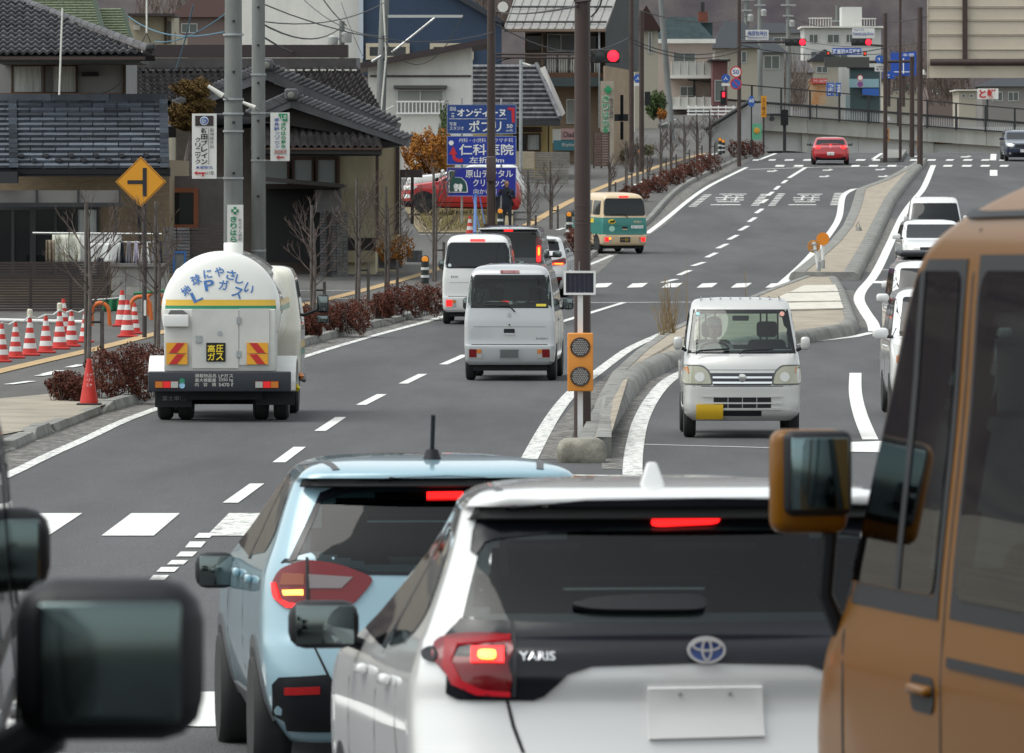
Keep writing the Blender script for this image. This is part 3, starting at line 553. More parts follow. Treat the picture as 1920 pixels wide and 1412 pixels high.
# black frame strips round the glass
fr = [(884,1035),(888,1000),(898,968),(955,950),(1100,938),(1322,934)]; ft = c.px('R', fr); fb_ = c.px('R', [(895,1042),(910,1018),(930,1012),(1000,1004),(1150,992),(1322,987)])
c.patch('spoiler', half(ft, fb_), 'R', GAR, .009, .022)
c.patch('high_brake_lamp', half(c.px('R', [(1222,974),(1322,972)]), c.px('R', [(1220,990),(1322,990)]))[:0] or c.px('R', [(1220,976),(1346,971),(1348,984),(1222,990)]), 'R', REDE, .035, sm=1)
g = c.px('R', [(866,1160),(900,1163),(1000,1170),(1322,1170)]); g2 = c.px('R', [(835,1195),(838,1300),(860,1312),(1000,1313),(1020,1305),(1065,1265),(1110,1250),(1322,1243)])
c.patch('rear_garnish', half(g, g2), 'R', GAR, .008, .022)
def both(name, pxs, mat, off, sm=0, par=None, step=.05):
    p = c.px('R', pxs); c.patch(name, p, 'R', mat, off, step, sm=sm, mirror=True, par=par)
both('tail_lamp', [(818,1200),(870,1190),(960,1192),(958,1305),(900,1302),(855,1285),(832,1255),(812,1235)], REDL, .012, 1); both('tail_lamp_glow', [(838,1205),(958,1196),(957,1206),(860,1214),(850,1240),(868,1275),(905,1292),(957,1296),(957,1305),(895,1302),(852,1283),(835,1250)], M('lamp_red_tube', (.42,.008,.018), .25, emit=.45), .016)
both('brake_lamp', [(886,1220),(945,1220),(945,1244),(886,1244)], REDE, .02); both('brake_lamp_core', [(900,1225),(930,1225),(930,1239),(900,1239)], HOT, .024, 1); both('lamp_tip', [(793,1222),(815,1213),(826,1226),(822,1242),(800,1240)], BLACK, .014, 1)
both('gate_gap', [(948,1314),(954,1314),(966,1360),(985,1412),(978,1412),(959,1362)], SEAM, .002); both('lamp_gap', [(958,1170),(964,1170),(967,1305),(961,1305)], SEAM, .018)
p = c.px('R', [(1214,1289),(1428,1286),(1433,1382),(1217,1388)]); pl_ = c.patch('number_plate', p, 'R', PLATE, .014, sm=0)
px0, pz0 = p[0]; px1, pz1 = p[1]
for q_ in (.28, .72): hx = c.ray('R', px0 + (px1 - px0) * q_, pz0 - .02); MB().lathe(hx[0] - Vector((0, .016, 0)), [(.006, 0), (.005, -.004)], 10, 'Y').build('plate_bolt', STEEL, pl_, local=True)
seam(c, [(-.74,.60),(0,.585),(.74,.60)], 'R', .006)
mb = MB(); lx, lz = c.px('R', [(1322,1218)])[0]
def oval(mb, cx, cz, rx, rz, t, n=28, y=0):
    for k in range(n):
        a, b = 2*math.pi*k/n, 2*math.pi*(k+1)/n; q = []
        for (e, dy) in ((1, -.006), (1, .012), (0, -.006), (0, .012)): q.append([(cx + (rx - (0 if e else t)) * math.cos(u), y + dy, cz + (rz - (0 if e else t)) * math.sin(u)) for u in (a, b)])
        mb.quad(q[0][0], q[0][1], q[2][1], q[2][0]); mb.quad(q[0][0], q[1][0], q[1][1], q[0][1])
hy = c.ray('R', lx, lz)[0].y - .034
MB().lathe((0, 0, 0), [(1, .0), (1, .01)], 28, 'Y'); b0 = MB(); b0.add([(lx + .056*math.cos(2*math.pi*k/28), hy + .002, lz + .04*math.sin(2*math.pi*k/28)) for k in range(28)], [tuple(range(28))]); em = b0.build('emblem', M('emblem_blue', (.01,.07,.35), .2, coat=1), c.root, local=True)
oval(mb, lx, lz, .0575, .041, .008, y=hy); oval(mb, lx, lz + .014, .044, .0185, .0065, y=hy - .002); oval(mb, lx, lz + .001, .0165, .033, .0065, y=hy - .003); mb.build('emblem_rings', M('emblem_silver', (.62,.63,.65), .3, metal=.4), em, smooth=True, local=True)
p = c.px('R', [(974,1241),(1041,1225)]); c.text('badge', 'YARIS', 'R', p[0][0], p[0][1], p[1][0], p[1][1], CHROME, .012, .02)
p = c.px('R', [(1064,1142),(1110,1128),(1200,1121),(1310,1122),(1324,1134),(1318,1152),(1230,1153),(1120,1152)]); c.patch('rear_wiper', p, 'R', BLACK, .028, sm=1)
q = c.ray('T', -.085, .62)[0]
mb = MB().hexa([(q.x-.04, q.y-.09, q.z-.012),(q.x+.04, q.y-.09, q.z-.012),(q.x+.028, q.y+.11, q.z-.012),(q.x-.028, q.y+.11, q.z-.012)], [(q.x-.015, q.y-.07, q.z+.066),(q.x+.015, q.y-.07, q.z+.066),(q.x+.008, q.y+.05, q.z+.03),(q.x-.008, q.y+.05, q.z+.03)])
o = mb.build('fin_antenna', P_PEARL, c.root, local=True); bv = o.modifiers.new('round', 'BEVEL'); bv.width = .009; bv.segments = 4; o.data.polygons.foreach_set('use_smooth', [True] * len(o.data.polygons))
for x0 in (-.56, .56): seam(c, [(x0, .34), (x0 * 1.03, 1.1), (x0 * 1.02, 1.7)], 'T', .022, M('roof_moulding', (.06,.06,.065), .5), .003, 'roof_moulding')
sw = [(.62,1.16),(.78,1.33),(1.05,1.395),(1.55,1.41),(2.05,1.36),(2.75,1.03),(2.6,1.0),(1.5,1.02),(.95,1.05)]
for v in 'LS':
    c.patch('side_window', [(1.72,1.40),(2.05,1.36),(2.72,1.04),(1.72,1.01)], v, SIDEG, .004, hole=.05, sm=1); c.patch('side_window', [(.66,1.16),(.80,1.33),(1.05,1.392),(1.62,1.405),(1.62,1.015),(.98,1.05)], v, SIDEG, .004, hole=.05, sm=3); c.patch('window_pillar', [(1.61,1.41),(1.73,1.41),(1.73,1.01),(1.61,1.01)], v, GAR, .005)
    for y0 in (1.22, 2.12): h = c.ray(v, y0, .93)[0]; c.box('door_handle', (h.x + (-.018 if v == 'L' else .018), y0, .93), (.035, .2, .035), P_PEARL, .014)
    seam(c, [(1.66,.36),(1.66,1.0)], v); seam(c, [(2.72,.36),(2.72,1.0)], v); seam(c, [(.98,1.05),(.9,.8),(.72,.62)], v)
c.arch(.74, .31); c.arch(3.1, .31)
for x in (-.86, .86):
    for y in (.74, 3.1): c.wheel(x, y, .30, .18)
for sg in (-1, 1): c.mirror(sg * .945, 2.52, 1.06, .235, .16, .12, BLACK, (sg * .76, 2.6, .97))
interior(c, 1.75, 1.3, .44, 2.7); c.patch('windscreen', [(-.55,1.40),(.55,1.40),(.68,1.1),(-.68,1.1)], 'F', CLEARG, .004, hole=.05, sm=1); c.body(P_PEARL, liner=LINERD)
# light blue hatchback
FD = 33.0
c = Car('hatchback', 'light blue hatchback with black antenna and black lower bumper', 'car', X_(838, FD), FD, .105); fi = c; c.tap = (.98, 1.48, .16)
c.shell([(.20,.72,.18,3.86,.2,.3,.03,.1),(.34,.81,.06,3.96,.22,.35,.05,.12),(.50,.848,.0,4.0,.24,.4,.06,.15),(.66,.8625,.02,3.98,.25,.4,.07,.15),(.74,.8625,.05,3.96,.26,.4,.08,.15),(.86,.858,.075,3.9,.27,.4,.09,.15),(.98,.845,.10,3.6,.27,.4,.1,.15),
         (1.07,.82,.13,3.3,.25,.35,.1,.14),(1.14,.795,.18,3.1,.22,.3,.1,.14),(1.28,.75,.29,2.8,.18,.25,.1,.12),(1.42,.70,.40,2.5,.15,.2,.1,.12),(1.445,.688,.38,2.45,.14,.2,.11,.12),(1.46,.68,.29,2.4,.14,.2,.12,.12),(1.49,.655,.31,2.3,.15,.2,.13,.1),(1.52,.59,.45,2.15,.18,.2,.12,.08),(1.545,.46,.75,1.95,.2,.2,.08,.05),(1.555,.25,1.1,1.7,.15,.15,.03,.02)], sub=5, side=18)
g = c.px('R', [(600,930),(640,918),(720,906),(838,902)]); g2 = c.px('R', [(553,1046),(600,1056),(700,1078),(760,1078),(838,1078)])
gg = half(g, g2); c.patch('rear_window', gg, 'R', GL('tinted_glass_blue', (.26,.30,.30), refl=0), .004, hole=.05)
f1 = c.px('R', [(540,1055),(600,925),(640,908),(720,897),(838,892)]); f2 = c.px('R', [(556,1050),(604,940),(645,926),(720,914),(838,911)]); c.patch('window_frame', half(f1, f2), 'R', GAR, .006)
c.patch('window_apron', half(c.px('R', [(535,1048),(600,1053),(700,1072),(838,1074)]), c.px('R', [(527,1056),(600,1062),(690,1078),(838,1080)])), 'R', GAR, .005)
def both(name, pxs, mat, off, sm=0, par=None, step=.05):
    p = c.px('R', pxs); c.patch(name, p, 'R', mat, off, step, sm=sm, mirror=True, par=par)
both('tail_lamp', [(527,1066),(575,1050),(640,1060),(703,1084),(684,1110),(660,1136),(575,1145),(535,1142),(514,1122),(510,1098)], REDL, .012, 1)
both('reversing_lamp', [(580,1078),(662,1083),(640,1104),(580,1104)], M('lamp_smoke', (.20,.17,.17), .15, metal=.3, coat=.5), .016); both('turn_lamp', [(532,1076),(572,1078),(572,1098),(528,1098)], M('lamp_amber_dim', (.22,.045,.012), .2, coat=.3), .016)
both('tail_lamp_glow', [(512,1094),(520,1094),(528,1124),(545,1132),(572,1133),(572,1141),(540,1140),(518,1122)], REDE, .018); both('brake_lamp', [(533,1108),(570,1107),(570,1117),(535,1117)], HOT, .02, 0)
both('lamp_gap', [(575,1048),(579,1048),(580,1145),(576,1145)], SEAM, .02); both('gate_gap', [(588,1214),(592,1214),(620,1270),(638,1292),(660,1302),(660,1306),(634,1297),(616,1274)], SEAM, .003)
c.patch('high_brake_lamp', c.px('R', [(800,925),(868,924),(868,935),(800,936)]), 'R', REDE, .012); 
lb = c.px('R', [(513,1283),(525,1270),(615,1265),(645,1300),(838,1310)]); l2 = c.px('R', [(512,1412),(600,1412),(838,1412)])
c.patch('lower_bumper', half(lb, [(-.80,.26),(0,.26)]), 'R', BLACK, .01)
both('reflector', [(536,1289),(600,1287),(600,1300),(536,1302)], M('reflector_red', (.40,.012,.014), .25), .016)
q = c.ray('T', 0, .72)[0]; o = MB().lathe((q.x, q.y, q.z - .01), [(.05,0),(.042,.02),(.03,.055),(.012,.062)], 14).build('antenna_base', BLACK, c.root, smooth=True, local=True); c.tube('antenna', [(q.x, q.y, q.z + .04), (q.x, q.y - .06, q.z + .215)], .011, BLACK, 8, o)
for x0 in (-.55, .55): seam(c, [(x0 * .9, .42), (x0 * 1.03, 1.1), (x0 * 1.02, 1.7)], 'T', .035, M('roof_moulding', (.06,.06,.065), .5), .004, 'roof_moulding')
for v in 'LS':
    c.patch('side_window', [(1.75,1.44),(2.1,1.40),(2.9,1.07),(1.75,1.04)], v, SIDEG, .004, hole=.05, sm=1); c.patch('side_window', [(.62,1.20),(.74,1.36),(1.0,1.425),(1.66,1.445),(1.66,1.05),(.85,1.09)], v, SIDEG, .004, hole=.05, sm=1); c.patch('window_pillar', [(1.64,1.45),(1.77,1.45),(1.77,1.03),(1.64,1.03)], v, GAR, .005)
    for y0 in (1.25, 2.15): h = c.ray(v, y0, .95)[0]; c.box('door_handle', (h.x + (-.018 if v == 'L' else .018), y0, .95), (.035, .2, .04), P_BLUE, .015)
    seam(c, [(1.7,.36),(1.7,1.03)], v); seam(c, [(2.85,.36),(2.85,1.03)], v)
    for y0, r in ((.78,.31), (3.3,.31)):
        pts = [(y0 + r*1.28*math.cos(R(180*k/14)), .3 + r*1.28*math.sin(R(180*k/14))) for k in range(15)]; c.patch('arch_cladding', [(a, max(b,.24)) for a, b in pts], v, M('cladding_grey', (.07,.072,.075), .7), .012, .09)
    c.patch('sill_cladding', [(1.1,.24),(3.0,.24),(3.0,.36),(1.1,.36)], v, M('cladding_grey', (.07,.072,.075), .7), .01, .12)
for y0 in (.78, 3.3):
    pts = [(y0 + .335*math.cos(R(180*k/14)), .3 + .335*math.sin(R(180*k/14))) for k in range(15)]
    for v in 'LS': c.patch('wheel_arch', [(a, max(b,.24)) for a, b in pts], v, BLACK, .015, .09)
for x in (-.885, .885):
    for y in (.78, 3.3): c.wheel(x, y, .305, .185)
for sg in (-1, 1): c.mirror(sg * .93, 2.75, .935, .21, .185, .12, BLACK, (sg * .80, 2.8, .9))
interior(c, 1.8, 1.3, .47, 2.9); c.patch('windscreen', [(-.55,1.44),(.55,1.44),(.70,1.12),(-.70,1.12)], 'F', CLEARG, .004, hole=.05, sm=1); c.body(P_BLUE, liner=LINERD)
# ---- generic cars
def gen_car(name, label, cat, X, d, yaw, pm, L, W, H, hz_, hl, wl_, rear='hatch', back=False, z=None, lit=False, group=None, opaque=True, face=True, roofm=None, plate=PLATE, r=.31, belt=None, cab=.12):
    c = Car(name, label, cat, X, d, yaw, group, back, z); w = W / 2; bz = belt or hz_ + .04; ri = {'hatch': .32, 'van': .12, 'coupe': .95, 'sedan': .8}[rear]; top = L - hl - wl_
    tr = {'hatch': .1, 'van': .06, 'coupe': .25, 'sedan': .4}[rear]
    c.shell([(.2,w*.86,.14,L-.14,.2,.25,.03,.1),(.34,w*.96,.04,L-.03,.2,.35,.04,.14),(.55,w,.0,L,.22,.4,.05,.16),(hz_-.22,w,.02,L-.02,.22,.42,.06,.16),(hz_-.08,w*.99,.04,L-.14,.22,.45,.07,.18),(hz_,w*.97,.06,L-hl*.55,.22,.4,.07,.18),(bz+.03,w*.955,tr,L-hl,.2,.3,.08,.15),
             ((bz*2+H)/3,w-.03-cab*.3,tr+(ri-tr)*.45,L-hl-wl_*.4,.18,.22,.08,.13),(H-.17,w-.03-cab*.75,tr+(ri-tr)*.8,L-hl-wl_*.82,.15,.18,.07,.12),(H-.08,w-.04-cab,ri,top-.04,.15,.18,.06,.1),(H-.03,w-.12-cab,ri+.15,top-.25,.15,.2,.05,.06),(H,w*.5,ri+.45,top-.6,.2,.2,.02,.02)])
    wt = H - .12; xb = w*.94 - .09; xt = w - .1 - cab
    c.patch('windscreen', [(-xt, wt), (xt, wt), (xb, bz + .06), (-xb, bz + .06)], 'F', DGL if opaque else CLEARG, .005, .1, sm=1)
    c.patch('rear_window', [(-xt, wt), (xt, wt), (xb*.97, bz + .1), (-xb*.97, bz + .1)], 'R', DGL, .005, .1, sm=1)
    y0, y1 = ri + .12 if rear != 'van' else .3, L - hl - .15
    for v in 'LS':
        ym = (y0 + top) / 2 + .15
        c.patch('side_window', [(y0 + .08, H - .15), (ym - .04, H - .13), (ym - .04, bz + .04), (y0 - .1, bz + .1)], v, DGL, .004, .12, sm=1); c.patch('side_window', [(ym + .04, H - .13), (top - .05, H - .15), (y1, bz + .06), (ym + .04, bz + .04)], v, DGL, .004, .12, sm=1)
        seam(c, [(ym, .3), (ym, bz)], v, .008); seam(c, [(y1, .3), (y1, bz)], v, .008); hh = c.ray(v, ym - .18, bz - .1)[0]; c.box('door_handle', (hh.x, ym - .18, bz - .1), (.05, .17, .03), pm, .012); hh = c.ray(v, y1 - .95, bz - .1)[0]; c.box('door_handle', (hh.x, y1 - .95, bz - .1), (.05, .17, .03), pm, .012)
    for y in (.75, L - .85):
        c.arch(y, r + .01)
        for x in (-w - .005, w + .005): c.wheel(x, y, r, .2, SILP)
    for sg in (-1, 1): c.mirror(sg * (w + .12), L - hl - .25, bz + .1, .22, .15, .12, pm if pm is not P_RED else BLACK, (sg * (w - .05), L - hl - .2, bz + .05))
    if face:
        c.patch('grille', [(-w*.5, hz_-.13), (w*.5, hz_-.13), (w*.42, hz_-.3), (-w*.42, hz_-.3)], 'F', BLACK, .006, sm=1); c.patch('lower_grille', [(-w*.62,.45),(w*.62,.45),(w*.55,.28),(-w*.55,.28)], 'F', BLACK, .006, sm=1)
        c.patch('head_lamp', [(w*.95, hz_-.06), (w*.52, hz_-.17), (w*.56, hz_-.27), (w*.93, hz_-.23)], 'F', CLR, .008, sm=1, mirror=True); c.patch('fog_lamp', circ(w*.75,.4,.05), 'F', CLR, .008, mirror=True)
    c.patch('number_plate', rect(-.165,.46,.165,.6), 'F', plate, .016)
    return c
# black minivan and white SUV in the far queue
c = gen_car('minivan', 'black minivan with tall lit tail lamps in the left lane queue', 'car', X_(953,157), 157, -.045, P_BLACK, 4.7, 1.69, 1.84, 1.08, .7, .85, 'van', face=False, belt=1.05)
c.patch('tail_lamp', rect(.62,1.0,.74,1.62,.03), 'R', REDL, .012, mirror=True); c.patch('brake_lamp', rect(.64,1.05,.72,1.42,.03), 'R', REDE, .018, mirror=True); c.patch('lamp_core', rect(.66,1.2,.70,1.38,.01), 'R', ORE, .022, mirror=True); c.patch('high_brake_lamp', rect(-.1,1.745,.1,1.78), 'R', REDE, .02); c.box('roof_spoiler', (0, .12, 1.8), (1.36, .3, .035), P_SILVER, .012); c.patch('number_plate', rect(-.165,.75,.165,.9), 'R', PLATE, .012); c.body(P_BLACK)
c = gen_car('suv', 'white SUV with lit right tail lamp beside the brown median pole', 'car', X_(992,166), 166, -.07, P_PEARL, 4.4, 1.78, 1.47, .98, 1.0, .85, 'hatch', face=False)
c.patch('tail_lamp', [(.50,.88),(.86,.96),(.87,.80),(.52,.76)], 'R', REDL, .012, mirror=True, sm=1); c.patch('brake_lamp', rect(.56,.785,.82,.835,.02), 'R', REDE, .018, mirror=True); c.patch('lamp_core', rect(.6,.795,.8,.825,.01), 'R', ORE, .022, mirror=True); c.patch('lower_bumper', [(-.78,.5),(.78,.5),(.7,.24),(-.7,.24)], 'R', BLACK, .012); c.patch('reflector', rect(.6,.42,.78,.47), 'R', REDL, .018, mirror=True); c.patch('number_plate', rect(-.165,.62,.165,.77), 'R', PLATE, .012); c.box('roof_spoiler', (0, .33, 1.40), (1.25, .26, .035), P_PEARL, .012); c.body(P_PEARL)
# red coupe at the far lights
c = gen_car('coupe', 'red sports coupe with lit tail lamps at the far traffic lights', 'car', X_(1557.5,338), 338, -.03, P_RED, 4.43, 1.80, 1.34, .86, 1.25, .85, 'coupe', face=False, belt=.86, r=.33, cab=.16)
c.patch('tail_lamp', circ(-.62,.87,.13,20,.085), 'R', REDE, .012); c.patch('tail_lamp', circ(.62,.87,.13,20,.085), 'R', REDE, .012); c.patch('high_brake_lamp', circ(0,.985,.055,14,.035), 'R', REDE, .012); c.patch('number_plate', rect(-.17,.48,.17,.63), 'R', PLATE, .014); c.text('plate_digits', '・2・3', 'R', -.1,.51,.13,.58, DARK, .02); c.patch('diffuser', [(-.75,.42),(-.4,.33),(.4,.33),(.75,.42),(.7,.22),(-.7,.22)], 'R', BLACK, .014)
mb = MB(); mb.tube([(-.62,.16,.93),(-.45,.12,1.0),(0,.08,1.03),(.45,.12,1.0),(.62,.16,.93)], .028, 8); mb.build('rear_wing', P_RED, c.root, smooth=True, local=True); c.text('badge', 'RS', 'R', -.06,.85,.06,.9, CHROME, .012); c.box('exhaust_trim', (0, .25, .2), (1.3, .3, .06), SILP, .02); c.body(P_RED)
# parked red SUV and white car, seen from the side
zc = 1.95
c = gen_car('suv', 'red SUV parked sideways behind the blue clinic signs', 'car', X_(978,250), 250, R(90), P_RED, 4.38, 1.82, 1.64, 1.08, 1.05, .8, 'hatch', z=zc, r=.35); w = .91
for v in 'LS':
    for y0 in (.75, 3.53): c.patch('arch_cladding', [(y0 + .47*math.cos(R(180*k/12)), max(.24, .33 + .47*math.sin(R(180*k/12)))) for k in range(13)], v, BLACK, .008, .1)
    c.patch('sill_cladding', rect(1.15,.22,3.1,.42), v, BLACK, .008, .2); c.patch('head_lamp', [(4.2,.95),(3.75,.97),(3.9,.84),(4.25,.82)], v, CLR, .008, sm=1); c.patch('fog_surround', [(4.28,.66),(3.98,.66),(4.05,.52),(4.26,.52)], v, CHROME, .008, sm=1); c.patch('lower_bumper', [(4.37,.42),(3.98,.42),(3.98,.22),(4.3,.22)], v, BLACK, .01)
c.body(P_RED)
c = gen_car('car', 'white car parked behind the red SUV under the orange bush', 'car', X_(985,258), 258, R(90), P_PEARL, 4.5, 1.78, 1.60, 1.12, 1.15, 1.15, 'hatch', z=zc + .25); c.body(P_PEARL)
# oncoming queue
def oncoming(name, label, x_left, d, pm, L, W, H, hz_, hl, wl_, cat='car', **k):
    X = X_(x_left, d) + W / 2; c = gen_car(name, label, cat, X, d + L, 0, pm, L, W, H, hz_, hl, wl_, k.pop('rear', 'van'), True, **k); return c
c = oncoming('kei_wagon', 'nearest white kei wagon of the oncoming queue, beside the gold van', 1673, 95, P_PEARL, 3.39, 1.475, 1.76, 1.08, .55, .75, r=.28, belt=1.05); c.patch('turn_lamp', rect(.5,.74,.66,.86,.03), 'F', AMB, .014, mirror=True); c.body(P_PEARL)
c = oncoming('kei_wagon', 'second white kei wagon of the oncoming queue behind the gold van', 1672, 121, P_WHITE, 3.39, 1.475, 1.78, 1.1, .5, .7, r=.28, belt=1.05); c.body(P_WHITE)
c = oncoming('kei_suv', 'white kei SUV with black roof rack in the oncoming queue', 1681, 131, P_WHITE, 3.39, 1.475, 1.68, 1.05, .8, .45, r=.3, belt=1.05); c.box('roof_rack', (0, 1.7, 1.73), (1.25, 1.7, .1), BLACK, .04); c.patch('roof_front', rect(-.62,1.57,.62,1.66,.03), 'F', BLACK, .012); c.body(P_WHITE)
c = oncoming('sedan', 'white sedan between the small truck and the rack-topped SUV', 1694, 186, P_PEARL, 4.3, 1.72, 1.52, .95, 1.05, 1.0, rear='hatch'); c.body(P_PEARL)
c = gen_car('car', 'dark blue car waiting at the far right crossing', 'car', X_(1887,346) + .9, 351, 0, P_NAVY, 4.5, 1.8, 1.52, .98, 1.1, .95, 'hatch', True); c.patch('lamp_strip', [(.88,.93),(.45,.83),(.45,.79),(.86,.86)], 'F', CHROME, .012, mirror=True); c.body(P_NAVY)
# ---- cab-over pickups
def kei_truck(name, label, X, d, pm, see=True, H=1.76, W=1.475, plate=PLATEY, yaw=0, cat='truck'):
    c = Car(name, label, cat, X, d + 3.3, yaw, 'small cab-over trucks', True); k = W / 1.475; h = H / 1.76
    c.shell([(.22,.62*k,1.9,3.2,.08,.14,.01,.06),(.30,.71*k,1.9,3.28,.08,.18,.01,.07),(.42,.7375*k,1.9,3.30,.06,.2,.01,.08),(.66,.7375*k,1.9,3.30,.06,.22,.01,.09),(.90*h,.735*k,1.9,3.25,.06,.22,.01,.1),(1.02*h,.725*k,1.9,3.17,.06,.2,.01,.1),(1.07*h,.715*k,1.9,3.10,.06,.18,.01,.1),
             (1.3*h,.685*k,1.91,2.93,.06,.16,.01,.1),(1.55*h,.645*k,1.93,2.72,.07,.14,.01,.1),(1.62*h,.63*k,1.94,2.66,.08,.14,.01,.1),(1.70*h,.60*k,1.97,2.52,.1,.16,.02,.08),(1.745*h,.52*k,2.03,2.4,.14,.16,.02,.05),(1.76*h,.3*k,2.1,2.3,.08,.08,0,.02)])
    g = [(-.585*k,1.595*h),(.585*k,1.595*h),(.665*k,1.075*h),(-.665*k,1.075*h)]; gc = 1.335*h
    if see:
        fr = [(x * 1.02, gc + (z - gc) * 1.05) for x, z in g]; inn = [(x * .95, gc + (z - gc) * .9) for x, z in g]
        for i in range(4): c.patch('window_seal', [fr[i], fr[(i+1) % 4], inn[(i+1) % 4], inn[i]], 'F', BLACK, .004)
        c.holes.append(('F', [(x * .965, gc + (z - gc) * .93) for x, z in g]))
        rg = [(-.5,1.55),(.5,1.55),(.5,1.18),(-.5,1.18)]; c.patch('rear_window', rg, 'R', CLEARG, .004, hole=.02)
        for v in 'LS': c.patch('side_window', [(2.05,1.56),(2.55,1.56),(2.9,1.1),(2.05,1.1)], v, CLEARG, .004, hole=.03, sm=1)
    c.patch('windscreen', g, 'F', GL('windscreen_green', (.56,.67,.63), refl=.025) if see else DGL, .008, sm=1)
    c.patch('lamp_surround', [(.737*k,.925),(.49*k,.92),(.405*k,.845),(.365*k,.70),(.385*k,.665),(.737*k,.67)], 'F', M('lamp_edge', (.10,.10,.095), .5), .006, sm=1, mirror=True)
    c.patch('head_lamp', [(.735*k,.905),(.50*k,.90),(.42*k,.83),(.385*k,.70),(.40*k,.685),(.735*k,.69)], 'F', M('lamp_hazy', (.36,.355,.27), .2, metal=.2, coat=.7), .01, sm=1, mirror=True); c.patch('turn_lamp', [(.74*k,.90),(.68*k,.90),(.66*k,.83),(.74*k,.82)], 'F', AMB, .014, mirror=True); c.patch('lamp_bulb', circ(.53*k,.77,.06), 'F', CLR, .016, mirror=True)
    gr = c.patch('grille', [(-.40*k,.82),(.40*k,.82),(.36*k,.665),(-.36*k,.665)], 'F', M('grille_dark', (.035,.04,.05), .4), .008)
    for zz in (.765, .70): c.patch('grille_bar', rect(-.37*k,zz-.012,.37*k,zz+.012), 'F', CHROME, .018, par=gr)
    em = MB(); hh = c.ray('F', 0, .76)[0]; em.lathe((0, hh.y + .02, .76), [(.055,0),(.05,.012),(.02,.014)], 18, 'Y'); em.build('emblem', CHROME, c.root, smooth=True, local=True)
    b = c.patch('bumper_opening', rect(-.36*k,.375,.36*k,.525,.01), 'F', BLACK, .006)
    for zz in (.445,): c.patch('bumper_slat', rect(-.5*k,zz-.01,.5*k,zz+.01), 'F', pm, .014, par=b)
    for x in (-.18, 0, .18): c.patch('bumper_rib', rect(x-.005,.375,x+.005,.525), 'F', SILP, .012, par=b)
    for zz in (.372, .53): c.patch('bumper_slat', rect(-.5*k,zz-.012,.5*k,zz+.012), 'F', pm, .016, par=b)
    c.patch('lower_opening', rect(-.24*k,.285,.24*k,.35,.01), 'F', BLACK, .006)
    if plate: c.patch('number_plate', rect(.24,.262,.575,.43,.01), 'F', plate, .03)
    seam(c, [(-.72*k,.655),(.72*k,.655)], 'F', .008); seam(c, [(-.6*k,.93),(-.42*k,.86),(.42*k,.86),(.6*k,.93)], 'F', .006); seam(c, [(-.60*k,1.05),(-.60*k,.93)], 'F', .006); seam(c, [(.60*k,1.05),(.60*k,.93)], 'F', .006); seam(c, [(-.7*k,.36),(-.55*k,.345)], 'F', .01); seam(c, [(.7*k,.36),(.6*k,.345)], 'F', .01)
    for x in (.03, .58): c.tube('wiper', [(x, 3.16, 1.06), (x - .05, 3.13, 1.10), (x - .42, 3.10, 1.12)], .012, BLACK, 6)
    for sg in (-1, 1): c.mirror(sg * (.80*k), 3.0, 1.19*h, .115, .165, .09, pm, (sg * .70*k, 2.95, 1.1*h))
    c.box('cargo_bed', (0, .95, .62), (W - .06, 1.9, .06), pm)
    for sg in (-1, 1): c.box('bed_gate', (sg * (W/2 - .03), .95, .78), (.035, 1.88, .28), pm, .01)
    c.box('bed_gate', (0, .03, .78), (W - .1, .035, .28), pm, .01); fr = MB()
    for x in (-.5, -.36, -.28, .3, .42, .5): fr.box((x * k, 1.83, 1.15), (.022, .022, .95))
    fr.box((0, 1.83, 1.63), (1.06 * k, .03, .03)); fr.build('headboard_frame', DARK, c.root, local=True); c.box('chassis', (0, 1.6, .36), (.8, 3.0, .2), BLACK)
    for x in (-.725 * k, .725 * k):
        for y in (.75, 2.75): c.wheel(x, y, .265, .15)
    c.arch(2.75, .28)
    ribs = MB()
    for i in range(9): ribs.box((-.5 * k + i * .125 * k, 2.28, 1.755 * h), (.014, .3, .03))
    ribs.build('roof_rib', pm, c.root, local=True)
    if see:
        c.seats(2.12, .62, (-.35, .35), SEAT, .48, True, .6); c.box('dashboard', (0, 2.92, 1.0), (1.25, .28, .16), M('dash_grey', (.09,.10,.10), .8), .05); c.box('room_mirror', (0, 2.62, 1.5), (.21, .03, .065), DARK, .02); c.tube('steering_wheel', [(.33 + .18*math.cos(a), 2.76 + .05*math.sin(a), 1.1 + .1*math.sin(a)) for a in [2*math.pi*q/16 for q in range(17)]], .016, BLACK); c.box('paper', (-.3, 2.93, 1.10), (.16, .1, .012), WHITE, rx=.3); c.box('rear_panel', (0, 1.96, .95), (1.2, .02, .4), M('dash_grey', (.09,.10,.10), .8)); c.patch('sticker', rect(.52,1.53,.56,1.57), 'F', M('sticker_cyan', (.3,.6,.65), .5), .01); c.patch('sticker', circ(-.52,1.55,.03), 'F', M('sticker_pink', (.6,.3,.25), .5), .01)
    c.body(pm, liner=M('cabin_lining_mid', (.085,.09,.085), .9) if see else None); return c
P_SILW = paint('paint_silver_white', (.53,.53,.515), .25, .36)
hj = kei_truck('kei_truck', 'silver kei truck with yellow plate and capped driver, facing the camera', X_(1392,87), 87, P_SILW, True)
ct = kei_truck('kei_truck', 'white cab-over truck at the back of the oncoming queue', X_(1755,204), 204, P_WHITE, False, 1.92, 1.62, None)
